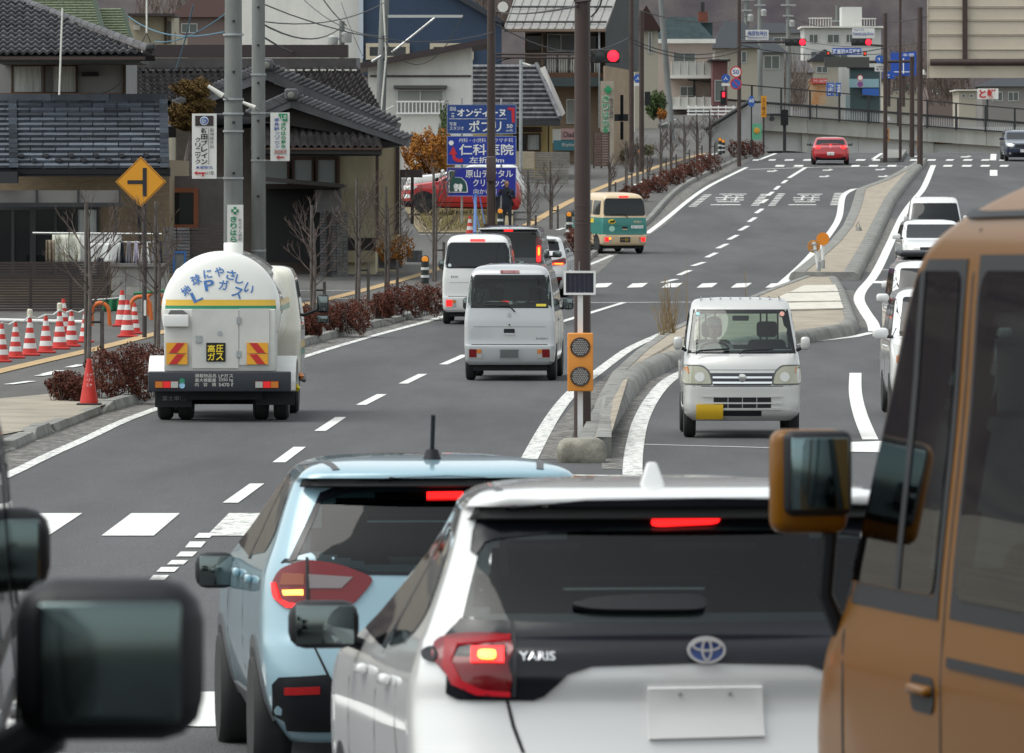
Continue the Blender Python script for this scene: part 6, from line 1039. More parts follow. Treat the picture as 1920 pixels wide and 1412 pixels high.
for i, (x0, x1) in enumerate(((1550,1564), (1567,1577))): f = B('banner', ('left' if i == 0 else 'right') + ' of two blue banners beside the food billboard', x0 + 6, 580, 'banner', 'blue shop banners'); bpart('cloth', (x0, 155, x1, 180), 580, .05, M('banner_blue', (.03,.12,.45), .6), f); bpart('pole', (x0 - 1, 150, x0, 240), 580.1, .08, STEEL, f); ptext('うまい' if i == 0 else '酒', x0 + 2, 157, x1 - 1, 178, 579.9, WHITE, f, True)
h = simple_house('house', 'beige commercial hut with two small windows past the overpass', 1798, 1830, 168, 560, M('stucco_sand2', (.38,.35,.29), .9), OFFW, 'flat', 2, ((1803,176,1810,183,1), (1818,176,1825,183,1)), base_y=260); f = B('banner_sign', 'white sign with big red characters at the right background', 1852, 555, 'sign'); bpart('board', (1833, 166, 1872, 186), 555, .2, WHITE, f); ptext('と鮮', 1836, 167, 1868, 185, 554.8, M('sign_red', (.45,.03,.03), .6), f, bold=.05); bpart('post', (1850, 186, 1853, 255), 555.1, .3, DARK, f)
simple_house('house', 'low grey house at the right background under the big sign', 1842, 1960, 160, 600, M('stucco_dim', (.22,.21,.2), .9), M('roof_slate', (.055,.06,.068), .95, spec=.1), 'hip', 16, ((1860,172,1880,190), (1890,172,1910,190)), base_y=260); simple_house('house', 'tan low building in the gap behind the brown poles', 1660, 1730, 148, 640, M('stucco_sand', (.33,.305,.25), .9), DARK, 'flat', 3, ((1668,156,1690,172), (1700,156,1720,172)), base_y=260); simple_house('house', 'brownish house behind the brown overhead sign posts', 1740, 1800, 152, 660, M('stucco_brown', (.16,.12,.11), .9), M('roof_brown', (.05,.03,.028), .95, spec=.1), 'hip', 14, ((1748,164,1768,176),), base_y=260)
simple_house('house', 'grey house under the hill behind the far signal', 1400, 1500, 60, 760, M('stucco_grey2', (.26,.26,.25), .9), M('roof_slate', (.055,.06,.068), .95, spec=.1), 'hip', 20, ((1410,70,1430,84), (1450,70,1480,84)), base_y=260)
h = simple_house('house', 'dark roofed house glimpsed between the concrete poles on the hill', 320, 456, 30, 420, M('stucco_brown', (.16,.12,.11), .9), M('roof_brown', (.05,.03,.028), .95, spec=.1), 'hip', 40, ((340,44,370,62),), base_y=200)
sheet('town_ground', [-120, 0, 40, 120], [440, 500, 700, 900], lambda x, y: 4.9 + (y - 440) * .012, GROUND)
# ================================================================ street furniture
def gz(d, h=.1): return zr(d) + h
def pole(name, label, px, d, r0, r1, ytop, mat, cat='pole', group=None, h=.1, n=16, px_top=None):
    b = Vector((zx(px, d), d, gz(min(d, 380), h))); t = P(px_top if px_top is not None else px, ytop, d); o = T(name, label, cat, b, group); MB().tube([b, b.lerp(t, .5), t], [r0, (r0 + r1) / 2, r1], n).build('shaft', mat, o, smooth=True); return o
SIGNW = M('sign_white', (.68,.68,.65), .5); SIGNB = M('sign_blue', (.012,.05,.23), .45); SIGNB2 = M('sign_blue_bright', (.01,.035,.34), .45); TXW = M('text_white', (.78,.79,.78), .5); TXK = M('text_black', (.015,.015,.02), .6); TXR = M('text_red', (.45,.015,.02), .5); TXG = M('text_green', (.01,.22,.09), .5); TXB = M('text_blue', (.03,.07,.3), .5); YSIGN = M('sign_amber', (.70,.30,.012), .45); ORNG = M('orange_plastic', (.62,.20,.02), .45); CONER = M('cone_red', (.50,.025,.018), .55, var=.12, vs=5); CONEW = M('cone_white', (.62,.62,.60), .5, var=.1, vs=6)
# concrete utility poles with their sign plates
p1 = pole('utility_pole', 'thick concrete pole carrying the clinic sign with round emblem', 437.5, 136, .20, .165, -40, CONCP, group='concrete utility poles')
for y in (39, 134, 229, 324): q = P(438, y, 136 - .19); MB().lathe(q, [(.02, .02), (.03, 0), (.03, -.03), (.012, -.05)], 10, 'Y').build('step_bolt', DARK, p1, smooth=True)
for y in (65, 186, 213, 246, 334): q = P(437.5, y, 136); MB().lathe(q - Vector((0, 0, .02)), [(.205, 0), (.205, .04)], 18).build('band', STEEL, p1)
s = T('pole_sign', 'white brain clinic sign plate with brown header on the concrete pole', 'sign', P(382, 335, 135.6)); b = bpart('board', (360, 213, 406, 335), 135.6, .05, SIGNW, s); bpart('header', (366, 217, 400, 236), 135.58, .02, M('header_brown', (.03,.02,.018), .5), s); bpart('bracket', (404, 213, 424, 214.5), 135.62, .03, STEEL, s); bpart('bracket', (404, 333, 424, 334.5), 135.62, .03, STEEL, s)
q = P(383, 226.5, 135.57); MB().lathe(q, [(.085, 0), (.085, -.006)], 22, 'Y').build('emblem', M('emblem_pale', (.60,.66,.75), .4), s); mb = MB(); oval(mb, q.x, q.z, .07, .06, .014, y=q.y - .012); oval(mb, q.x + .015, q.z, .035, .03, .01, y=q.y - .012); mb.build('emblem_rings', TXB, s)
ptext('新田ブレイン', 377, 239, 389, 309, 135.575, TXK, s, True, .03); ptext('クリニック', 366, 257, 376, 308, 135.575, TXK, s, True, .015); ptext('脳神経外科', 394, 240, 401, 279, 135.575, TXK, s, True, 0); bpart('rule', (391, 240, 391.7, 309), 135.57, .01, TXK, s); ptext('本郷駅北', 367, 311, 399, 317, 135.575, TXB, s); ptext('3つ目', 387, 321, 400, 328, 135.575, TXK, s)
MB().prism([P(364,324.5,135.57), P(370,319.5,135.57), P(369,323,135.57), P(386,323,135.57), P(386,326,135.57), P(369,326,135.57), P(370,329,135.57)], (0, -.006, 0)).build('arrow', TXR, s); bpart('arrow_stem', (379, 326, 382, 331), 135.56, .008, TXR, s)
s = T('pole_sign', 'white pharmacy sign strip low on the thick concrete pole', 'sign', P(441, 476, 135.75)); bpart('board', (426, 384, 456, 480), 135.75, .04, SIGNW, s); ptext('きりはら薬局', 432, 405, 444, 480, 135.73, TXG, s, True, .03); ptext('処方せん調剤', 447, 409, 453, 452, 135.73, TXK, s, True, 0); mb = MB(); bxp(mb, 438, 388, 443, 402, 135.72, .008); bxp(mb, 433.5, 392.5, 447.5, 397.5, 135.719, .009); mb.build('cross', TXG, s); bpart('cross_core', (438, 393, 443, 397), 135.71, .008, SIGNW, s)
p2 = pole('utility_pole', 'slimmer concrete pole carrying the orthopaedic clinic sign', 484.5, 160, .17, .15, -40, CONCP, group='concrete utility poles')
for y in (13, 84, 155, 226, 296, 367): q = P(484, y, 160 - .165); MB().lathe(q, [(.02, .02), (.03, 0), (.03, -.03), (.012, -.05)], 10, 'Y').build('step_bolt', DARK, p2, smooth=True)
for y in (140, 212, 301, 470): q = P(484.5, y, 160); MB().lathe(q - Vector((0, 0, .02)), [(.175, 0), (.175, .045)], 18).build('band', STEEL, p2)
s = T('pole_sign', 'white orthopaedic clinic sign plate with green corner on the slimmer pole', 'sign', P(525, 302, 159.6)); bpart('board', (507, 211, 543, 302), 159.6, .05, SIGNW, s); bpart('bracket', (495, 211, 508, 212.5), 159.62, .03, STEEL, s); bpart('bracket', (495, 300, 508, 301.5), 159.62, .03, STEEL, s); MB().prism([P(522,213,159.58), P(539,213,159.58), P(539,228,159.58), P(532,227,159.58), P(525,222,159.58)], (0, -.006, 0)).build('corner_mark', TXG, s); ptext('しの', 527, 215, 537, 224, 159.56, TXW, s)
ptext('きりはら整形', 527, 229, 536, 279, 159.575, TXG, s, True, .03); ptext('手外科', 514, 221, 524, 246, 159.575, TXB, s, True, .03); ptext('クリニック', 515, 247, 524, 279, 159.575, TXB, s, True, 0); bpart('rule', (513, 281, 538, 281.6), 159.57, .01, TXK, s); bpart('rule', (513, 288, 538, 288.6), 159.57, .01, TXK, s); ptext('新田駅南', 515, 282.5, 537, 287, 159.575, TXR, s); MB().prism([P(518,295,159.57), P(524,290.5,159.57), P(523,293.8,159.57), P(533,293.8,159.57), P(533,296.2,159.57), P(523,296.2,159.57), P(524,299.5,159.57)], (0, -.006, 0)).build('arrow', TXR, s)
for i, (l, a, b, d) in enumerate((('left', (390,161), (418,180), 135.5), ('right', (455,192), (478,202), 159.5))):
    o = T('street_lamp', l + ' slim white street lamp head bracketed to a concrete pole', 'lamp', P(*b, d)); MB().tube([P(*a, d), P(*b, d)], [.035, .055], 8).build('lamp_head', OFFW, o, smooth=True); MB().tube([P(*b, d), P(b[0] + 8, b[1] + 6, d + .3)], .018, 6).build('bracket', STEEL, o)
p3 = pole('utility_pole', 'leaning concrete pole with steel cross-arm before the white house', 706, 235, .19, .15, -30, CONCP, px_top=722, group='concrete utility poles'); mb = MB(); bxp(mb, 727, 28, 868, 33, 234.6, .1); mb.build('cross_arm', ALU, p3); MB().tube([P(735, 98, 234.8), P(816, 33, 234.8)], .04, 6).build('arm_brace', ALU, p3); MB().tube([P(697,116,234.7), P(715,105,234.7)], .05, 6).build('brace', STEEL, p3); MB().tube([P(718,-10,234.6), P(724,105,234.6), P(714,215,234.6)], .03, 6).build('conduit', OFFW, p3)
for y in (75, 95, 115): MB().lathe(P(721, y, 234.7), [(.05, 0), (.05, .12)], 10).build('insulator', DARK, p3)
o = pole('utility_pole', 'far concrete pole with transformers above the maroon ridge', 641, 300, .14, .12, 40, CONCP, group='concrete utility poles')
for x, y in ((624, 70), (650, 62)): MB().lathe(P(x, y + 18, 299.6), [(.2, 0), (.22, .05), (.22, .42), (.1, .5)], 14).build('transformer', M('transformer_grey', (.33,.34,.33), .6), o, smooth=True)
# brown poles
pm = T('signal_pole', 'tall brown pole on the median behind the solar warning lamp', 'pole', G(1091, 846, .2)); q = Vector((zx(1092, 86.3), 86.3, .05)); MB().tube([q, P(1092, -40, 86.3)], [.107, .098], 20).build('shaft', BROWN, pm, smooth=True)
for y in (412, 420, 470, 386): MB().lathe(P(1092, y, 86.3), [(.109, 0), (.109, .012)], 20).build('band', M('band_brown', (.07,.045,.04), .5), pm)
MB().tube([P(1078,-2,86.2), P(1078,4,86.2), P(1108,0,86.2)], .02, 6).build('clamp', BROWN, pm); MB().tube([P(1108,32,86.1), P(1118,22,86.1), P(1126,8,86.1), P(1130,-10,86.1)], .012, 6).build('cable', BLACK, pm)
sl = T('warning_lamp', 'yellow twin-lens warning lamp with solar panel on a white post', 'warning lamp', G(1086, 848, .2)); D_ = 85.7; bpart('post', (1083, 552, 1093, 848), D_, .06, M('post_white', (.66,.66,.64), .4), sl)
mb = MB(); a = P(1064, 733, D_); b = P(1112, 624, D_); mb.rbox(((a.x + b.x) / 2, D_ - .08, (a.z + b.z) / 2), (b.x - a.x, .16, b.z - a.z), .015, 3); bx_ = mb.build('lamp_case', M('case_amber', (.66,.25,.035), .45, var=.06, vs=3), sl, smooth=True)
for y in (651, 706):
    q = P(1088, y, D_ - .16); MB().lathe(q, [(.125, 0), (.125, -.012), (.118, -.014), (.114, 0)], 28, 'Y').build('lens_rim', M('rim_brown', (.14,.06,.02), .5), bx_, smooth=True); l_ = MB().lathe(q, [(.116, .0), (.114, -.004)], 28, 'Y').build('lens', M('lens_dark', (.05,.048,.045), .4), bx_); mb = MB()
    for i in range(-4, 5):
        for j in range(-4, 5):
            x, z = (i + .5 * (j % 2)) * .026, j * .0225
            if math.hypot(x, z) < .1: mb.lathe((q.x + x, q.y - .004, q.z + z), [(.0085, 0), (.008, -.006), (.003, -.009)], 6, 'Y')
    mb.build('led_dots', M('led_grey', (.55,.52,.5), .3), l_); MB().tube([q + Vector((.12 * math.cos(t), -.02 - .05 * math.sin(t), .12 * math.sin(t))) for t in [R(20 * k) for k in range(10)]], .008, 5).build('visor', M('rim_brown', (.14,.06,.02), .5), bx_)
pn = T('solar_panel', 'small white framed solar panel atop the warning lamp post', 'solar panel', P(1087, 553, D_)); mb = MB(); bxp(mb, 1057, 508, 1117, 512, D_ - .03, .04); bxp(mb, 1057, 549, 1117, 553, D_ - .03, .04); bxp(mb, 1057, 512, 1061, 549, D_ - .03, .04); bxp(mb, 1113, 512, 1117, 549, D_ - .03, .04); mb.build('frame', WHITE, pn)
for k in range(6): bpart('cell', (1061.4 + k * 8.65, 512, 1069.2 + k * 8.65, 549), D_ - .015, .01, M('solar_cell', (.02,.022,.038), .15, coat=.5), pn)
bpart('backing', (1061, 512, 1113, 549), D_ - .004, .01, M('cell_gap', (.35,.34,.36), .5), pn); MB().tube([P(1086, 508, D_), P(1086, 490, D_)], .004, 5).build('spike', STEEL, pn)
# signal pole across the side street
p = T('signal_pole', 'brown pole with signal arm in front of the blue clinic signs', 'pole', Vector((zx(921, 236), 236, gz(236)))); MB().tube([p.location, P(921, -40, 236)], [.15, .135], 16).build('shaft', BROWN, p, smooth=True); mb = MB(); a = P(912, 341, 235.8); b = P(930, 293, 235.8); mb.rbox(((a.x + b.x) / 2, 235.75, (a.z + b.z) / 2), (b.x - a.x, .25, b.z - a.z), .05); mb.build('control_box', M('box_brown', (.07,.045,.045), .5), p, smooth=True); bpart('base_sleeve', (908, 420, 932, 436), 235.8, .4, BROWN, p)
for y in (101.5, 108): MB().tube([P(930, y, 235.9), P(1115, y + 1, 235.9)], .035, 8).build('signal_arm', BROWN, p, smooth=True)
MB().tube([P(930,118,235.9), P(945,112,235.9), P(965,108,235.9)], .02, 6).build('cable', BLACK, p)
def signal(label, x0, y0, x1, y1, d, lit, n=3, face=-1):
    o = T('traffic_light', label, 'traffic light', P((x0 + x1) / 2, y1, d)); mb = MB(); a, b = P(x0, y1, d), P(x1, y0, d); mb.rbox(((a.x + b.x) / 2, d + .08, (a.z + b.z) / 2), (b.x - a.x, .16, b.z - a.z), .04); c = mb.build('housing', M('signal_case', (.022,.017,.018), .5), o, smooth=True); r = (b.z - a.z) * .42
    for k in range(n):
        q = Vector((a.x + (b.x - a.x) * (k + .5) / n, d, (a.z + b.z) / 2)); on = k == n - 1; l = MB().lathe(q, [(r, .01), (r * .96, -.012), (r * .6, -.03), (.01, -.035)], 20, 'Y').build('lens', lit if on else M('lens_off', (.02,.025,.025), .3), c, smooth=True); MB().tube([q + Vector((r * 1.05 * math.cos(t), -.06 - .06 * math.sin(t), r * 1.05 * math.sin(t))) for t in [R(18 * j) for j in range(11)]], .012, 5).build('visor', M('signal_case', (.022,.017,.018), .5), l)
    return o
signal('red traffic light on the long arm beside the brown median pole', 1088, 92, 1162, 118, 235.7, SIGR)
# blue clinic boards
for i, (y0, y1, m, lab) in enumerate(((197,250,SIGNB,'top blue board of the three clinic and shop guide signs'), (256,308,SIGNB2,'middle blue clinic board with curved red arrow'), (315,367,M('sign_blue_deep', (.012,.02,.30), .45),'bottom blue dental clinic board with tooth emblem'))):
    s = T('guide_sign', lab, 'sign', P(902, y1, 241), 'blue guide boards'); d = 241; bpart('board', (839, y0, 967, y1), d, .05, m, s); f_ = MB(); bxp(f_, 838, y0 - 1, 968, y0, d - .01, .06); bxp(f_, 838, y1, 968, y1 + 1, d - .01, .06); bxp(f_, 838, y0, 839, y1, d - .01, .06); bxp(f_, 967, y0, 968, y1, d - .01, .06); f_.build('rim', M('rim_pale', (.3,.36,.5), .5), s); e = d - .012
    if i == 0:
        ptext('オンディーヌ', 857, 203, 948, 219, e, TXW, s, bold=.03); ptext('振袖', 843, 200, 855, 208, e, TXW, s, bold=0); ptext('・袴', 846, 210, 852, 221, e, TXW, s, True, 0); bpart('rule', (842, 222.5, 950, 223.3), e, .005, TXW, s); ptext('写真', 843, 229, 856, 236, e, TXW, s, bold=0); ptext('スタジオ', 843, 237, 870, 244, e, TXW, s, bold=0); ptext('ポプリ', 879, 226, 940, 247, e, TXW, s, bold=.015); ptext('50', 950, 233, 961, 240, e, TXW, s); ptext('m先', 949, 242, 962, 247, e, TXW, s, bold=0)
        MB().prism([P(950,204,e), P(957,200,e), P(957,202,e), P(965,202,e), P(965,230,e), P(960,230,e), P(959,206,e), P(957,206,e), P(957,208,e)], (0, -.006, 0)).build('arrow', M('arrow_red', (.55,.02,.03), .5), s)
    elif i == 1:
        ptext('内科・小児科', 861, 259, 911, 267, e, TXW, s, bold=0); ptext('リウマチ科', 918, 259, 962, 267, e, TXW, s, bold=0); ptext('仁科医院', 861, 270, 963, 291, e, TXW, s, bold=.015); ptext('左折50m', 880, 294, 945, 306, e, TXW, s, bold=.01); MB().lathe(P(846, 268, e), [(.085, 0), (.085, -.006)], 20, 'Y').build('dot', TXW, s); MB().prism([P(842,290,e), P(850,274,e), P(857,290,e), P(853,289,e), P(855,296,e), P(861,298,e), P(868,297,e), P(868,304,e), P(858,304,e), P(850,300,e), P(847,289,e)], (0, -.006, 0)).build('arrow', M('arrow_red', (.55,.02,.03), .5), s)
    else:
        ptext('原山デンタル', 873, 318, 962, 333, e, TXW, s, bold=.01); ptext('クリニック', 887, 336, 949, 350, e, TXW, s, bold=.01); ptext('向かい側', 888, 354, 931, 364, e, TXW, s, bold=0); MB().prism([P(935,357,e), P(951,357,e), P(951,353,e), P(960,359,e), P(951,364,e), P(951,361,e), P(935,361,e)], (0, -.006, 0)).build('arrow', M('arrow_red', (.55,.02,.03), .5), s)
        hp = [(841,321),(844,319),(852,320),(852,332),(866,333),(874,341),(877,352),(877,361),(841,361)]; MB().prism([P(x, y, e) for x, y in hp], (0, -.004, 0)).build('emblem_rim', TXW, s); MB().prism([P(859 + (x - 859) * .9, 341 + (y - 341) * .93, e - .005) for x, y in hp], (0, -.004, 0)).build('emblem', M('emblem_green', (.01,.07,.06), .5), s)
        tp = [(851,347),(854,344),(859,346),(864,344),(867,347),(867,352),(865,359),(861,359),(860,354),(858,354),(857,359),(853,359),(851,352)]; MB().prism([P(x, y, e - .011) for x, y in tp], (0, -.004, 0)).build('tooth', TXW, s)
o = T('sign_frame', 'pair of steel posts carrying the three blue boards', 'post', P(898, 438, 241.2))
for x in (866, 940): MB().tube([Vector((zx(x, 241.2), 241.2, gz(241))), P(x, 184, 241.2)], .035, 8).build('post', STEEL, o)
MB().tube([P(892,366,241.1), P(890,438,209)], .05, 8).build('blue_prop', M('blue_frame', (.02,.10,.30), .5), o)
for a, b in (((886,366),(901,437)), ((899,366),(909,420))): MB().tube([P(*a, 241), P(*b, 237)], .02, 6).build('blue_strut', M('blue_frame', (.02,.10,.30), .5), o)
# yellow T-junction sign
s = T('warning_sign', 'yellow diamond T-junction warning sign on a dark post', 'sign', Vector((zx(271, 133), 133, gz(133)))); MB().tube([s.location, P(271, 300, 133.1)], .045, 10).build('post', M('post_dark', (.035,.028,.03), .5), s, smooth=True)
dm = lambda k: [P(264, 341 - 47.5 * k, 133 - .03 - .02 * (1 - k)), P(264 + 47.5 * k, 341, 133 - .03 - .02 * (1 - k)), P(264, 341 + 47.5 * k, 133 - .03 - .02 * (1 - k)), P(264 - 47.5 * k, 341, 133 - .03 - .02 * (1 - k))]
MB().prism(dm(1), (0, .03, 0)).build('board', YSIGN, s); MB().prism(dm(.955), (0, -.003, 0)).build('border', M('border_dark', (.09,.02,.01), .5), s); MB().prism(dm(.92), (0, -.005, 0)).build('face', YSIGN, s); bpart('symbol_stem', (267.5, 315, 275, 368), 132.955, .006, TXK, s); bpart('symbol_arm', (239, 338, 267.5, 345), 132.955, .006, TXK, s); bpart('post_label', (269.5, 563, 274, 592), 133 - .05, .01, SIGNW, s)
# traffic cones
def cone(label, px, py, hpx, n=7, plain=False, group='striped traffic cones', d=None, base=True):
    d = d or gd(py, .1); o = T('traffic_cone', label, 'cone', Vector((zx(px, d), d, gz(d, .1))), group); H = hpx * d / FP; rb, rt = H * .2, H * .045
    if base: MB().rbox(o.location + Vector((0, 0, .02)), (H * .52, H * .52, .04), .015).build('base', BLACK if plain else CONER, o)
    for k in range(1 if plain else n):
        N = 1 if plain else n; z0, z1 = .04 + (H - .04) * k / N, .04 + (H - .04) * (k + 1) / N; r0, r1 = rb + (rt - rb) * k / N, rb + (rt - rb) * (k + 1) / N; MB().lathe(o.location, [(r0, z0), (r1, z1)], 20).build('cone' if plain else ('stripe_red' if k % 2 == 0 else 'stripe_white'), CONER if k % 2 == 0 else CONEW, o, smooth=True)
    return o
CN = [(3,679,72),(29,672,68),(56,667,72),(86,662,70),(112,655,72),(134,650,66),(160,642,60)]; od = ('nearest', 'second', 'third', 'fourth', 'fifth', 'sixth', 'seventh')
for k, (x, y, hh) in enumerate(CN):
    o = cone(od[k] + ' of the striped cones in the row beside the slat fence', x, y, hh)
    if k in (2, 4): q = P(x, y - hh - 4, o.location.y); MB().lathe(q - Vector((0, 0, .05)), [(.05, 0), (.05, .14), (.03, .16)], 10).build('beacon', M('beacon_cream', (.55,.52,.42), .5), o)
cone('striped cone behind the row by the slat fence', 119, 624, 64); cone('tall striped cone left of the orange hoops', 229, 612, 68); cone('striped cone leaning among the orange hoops', 239, 632, 70); cone('striped cone behind the orange hoops', 252, 626, 58)
o = cone('plain red cone lettered in white at the driveway corner', 167, 761, 88, plain=True); mb = MB(); d0 = o.location.y
for yy in (703, 712, 722): fit(mb, 'ミナ' if yy != 712 else '小', 162, -yy - 3, 173, -yy + 3, lambda x, z: P(x, -z, d0 - .13 - (0.02 if yy < 710 else .04)), 0)
mb.build('lettering', CONEW, o); cone('orange striped cone at the foot of the blue sign prop', 881, 440, 36, 5)
o = T('cone_bar', 'white and black chain strung along the row of striped cones', 'chain', P(80, 610, 128)); mb = MB(); pr = [P(x, y - hh - 2, gd(y, .1)) for x, y, hh in CN]
for a, b in zip(pr[:-1], pr[1:]): mb.tube([a, a.lerp(b, .5) - Vector((0, 0, .05)), b], .016, 6)
mb.build('chain', CONEW, o)
o = T('pipe_rail', 'long white pipe lying behind the row of striped cones', 'pipe', P(80, 605, 140)); MB().tube([P(-20, 600, 142), P(155, 604, 142)], .04, 8).build('pipe', WHITE, o)
for i, (x0, x1, y0, y1, d) in enumerate(((172,204,568,640,141), (245,282,556,628,145), (276,304,548,626,148))):
    o = T('barrier_hoop', ('left', 'middle', 'right')[i] + ' orange pipe hoop barrier behind the diamond sign post', 'barrier', P((x0 + x1) / 2, y1, d), 'orange hoop barriers'); r = (x1 - x0) / 2; pts = [(x0, y1)] + [(x0 + r - r * math.cos(R(a)), y0 + r - r * math.sin(R(a))) for a in range(0, 181, 20)] + [(x1 + 4, y1)]; MB().tube([P(x, y, d) for x, y in pts], .042, 8).build('hoop', M('hoop_orange', (.58,.13,.02), .5), o, smooth=True); MB().tube([P(x0 + 1, y1 - 14, d), P(x1 + 2, y1 - 14, d)], .03, 8).build('crossbar', M('hoop_orange', (.58,.13,.02), .5), o, smooth=True)
o = T('green_banner', 'green safety sheet hung between the orange hoops', 'banner', P(210, 584, 142)); cloth(o, 193, 560, 226, 584, 142, M('sheet_green', (.02,.16,.07), .8), 'sheet', .06); MB().tube([P(173,563,142), P(226,559,142)], .02, 6).build('pole', STEEL, o); MB().tube([P(250,551,144), P(312,545,144)], .03, 6).build('pole', M('sheet_green', (.02,.16,.07), .8), o)
o = T('timber_pile', 'planks and rubble lying on the walk behind the cones', 'planks', P(200, 625, 138))
for k in range(7): MB().box(P(180 + k * 22, 624 - k * 2 + (k % 3) * 5, 138 + k * .6), (.9, .12, .05), rz=rnd.uniform(-.5, .5)).build('plank', M('plank_pale', (.34,.28,.2), .9, var=.2, vs=4), o)
# reflector bollards
def bollard(label, px, py, hpx, d=None):
    d = d or gd(py, .1); s = d / FP; o = T('bollard', label, 'bollard', Vector((zx(px, d), d, gz(d))), 'black and white bollards with amber lamps'); H = hpx * s; r = .1; L = o.location
    MB().lathe(L, [(r, 0), (r, H * .8), (r * .8, H * .82)], 14).build('post', M('bollard_black', (.015,.02,.02), .5), o, smooth=True)
    for k in (.22, .5): MB().lathe(L, [(r * 1.04, H * k), (r * 1.04, H * (k + .09))], 14).build('white_band', CONEW, o)
    q = L + Vector((0, -.02, H * .88)); MB().lathe(q, [(.105, .05), (.105, -.03), (.08, -.05)], 16, 'Y').build('lamp_case', BLACK, o); MB().lathe(q, [(.085, -.045), (.07, -.065), (.01, -.07)], 16, 'Y').build('amber_lens', M('amber_lens', (.8,.28,.02), .3, emit=.5), o, smooth=True)
bollard('bollard with amber lamp behind the left shrubs', 797, 532, 52); bollard('bollard with amber lamp beside the pedestrian', 938, 440, 50); bollard('bollard with amber lamp left of the delivery van', 1067, 446, 50)
for i, (x, y, hh) in enumerate(((1198,318,38), (1350,290,32), (1356,288,26))): bollard(('first', 'second', 'third')[i] + ' of the small far bollards along the upper sidewalk', x, y, hh)
# round orange median reflectors
for i, (x, y, yb, f) in enumerate(((1543,448,514,0), (1526,462,532,1))):
    o = T('marker_disc', ('front of an orange round marker disc' if f == 0 else 'back of an orange round marker disc') + ' on a white median post', 'marker', Vector((zx(x, 188), 188 - i * 3, gz(186, .2))), 'orange median discs'); d = 188 - i * 3; MB().tube([o.location, P(x, y - 8, d)], .045, 10).build('post', WHITE, o, smooth=True); MB().lathe(o.location, [(.055, 0), (.055, .25)], 10).build('sleeve', STEEL, o); MB().lathe(P(x, y, d + (.06 if f else -.06)), [(.175, -.012), (.175, .012)], 24, 'Y').build('disc', M('disc_orange', (.75,.24,.01), .45) if f == 0 else M('disc_back', (.50,.22,.05), .5), o)
    if f:
        for yy in (y - 5, y + 6): bpart('bracket', (x - 6, yy, x + 6, yy + 2.4), d - .06, .05, STEEL, o)
o = T('manhole_post', 'small concrete stub with steel hook on the median', 'stub', G(1610, 434, .2)); MB().lathe(o.location, [(.12, 0), (.09, .14), (.05, .18)], 8).build('stub', CONC, o); MB().tube([o.location + Vector((-.1, 0, .15)), o.location + Vector((0, 0, .34)), o.location + Vector((.04, 0, .15))], .012, 5).build('hook', DARK, o)
# far signals, gantries, direction signs
far = [(1660,1662,340,25,.11), (1688,1689,345,-30,.075), (1710,1711,352,106,.13), (1725,1726,330,14,.14)]
for i, (x, xt, d, yt, r) in enumerate(far): o = pole('steel_pole', ('first', 'second', 'third', 'fourth')[i] + ' brown pole from the left at the far median', x, d, r, r * .9, yt, BROWN, group='brown poles at the far median', n=10)
o = pole('steel_pole', 'brown pole carrying the speed limit sign', 1386, 330, .1, .09, -30, BROWN, n=10)
def disc_sign(name, label, x, y, r, d, rim, face, glyph=None, gm=None, slash=False):
    s = T(name, label, 'sign', P(x, y + r, d)); k = d / FP; q = P(x, y, d); MB().lathe(q, [(r * k, 0), (r * k, .03)], 24, 'Y').build('rim', rim, s); MB().lathe(q, [(r * k * .78, -.006), (r * k * .78, .01)], 24, 'Y').build('face', face, s)
    if glyph: ptext(glyph, x - r * .55, y - r * .38, x + r * .55, y + r * .38, d - .012, gm, s, bold=.02)
    if slash: a = r * .55; MB().prism([P(x - a, y - a + 1, d - .014), P(x - a + 1.5, y - a, d - .014), P(x + a, y + a - 1, d - .014), P(x + a - 1.5, y + a, d - .014)], (0, -.004, 0)).build('slash', rim, s)
    return s
SR = M('sign_rim_red', (.5,.02,.03), .5); disc_sign('speed_sign', 'round red rimmed 50 speed limit sign', 1380, 135, 11, 329, SR, SIGNW, '50', TXB); disc_sign('no_parking_sign', 'round blue no-parking sign with red slash below the 50', 1380, 157, 11, 329, SR, M('sign_round_blue', (.02,.1,.4), .5), slash=True)
RB = M('sign_round_blue', (.02,.1,.4), .5)
for x, y, d, l in ((1361,147,330,'round blue cycle path sign left of the 50 sign'), (1196,147,322,'round blue cycle path sign on the brown pole by the pharmacy')): s = disc_sign('cycle_sign', l, x, y, 8, d, RB, RB, '人', TXW); bpart('plate', (x - 8, y + 9, x + 8, y + 14), d, .03, SIGNW, s)
for i, (x, xt, yt) in enumerate(((1184,1184,-30), (1203,1203,22))): pole('steel_pole', ('left', 'right')[i] + ' of two dark brown poles beside the pharmacy', x, 318 + i, .12, .11, yt, BROWN, group='dark poles by the pharmacy', n=10)
s = T('ped_signal', 'black pedestrian signal box on the pole by the pharmacy', 'signal', P(1214, 200, 318)); bpart('case', (1209, 172, 1219, 197), 318, .3, BLACK, s)
o = pole('utility_pole', 'far concrete pole leaning over the side road', 1262, 380, .18, .15, -40, CONCP, px_top=1236, group='concrete utility poles')
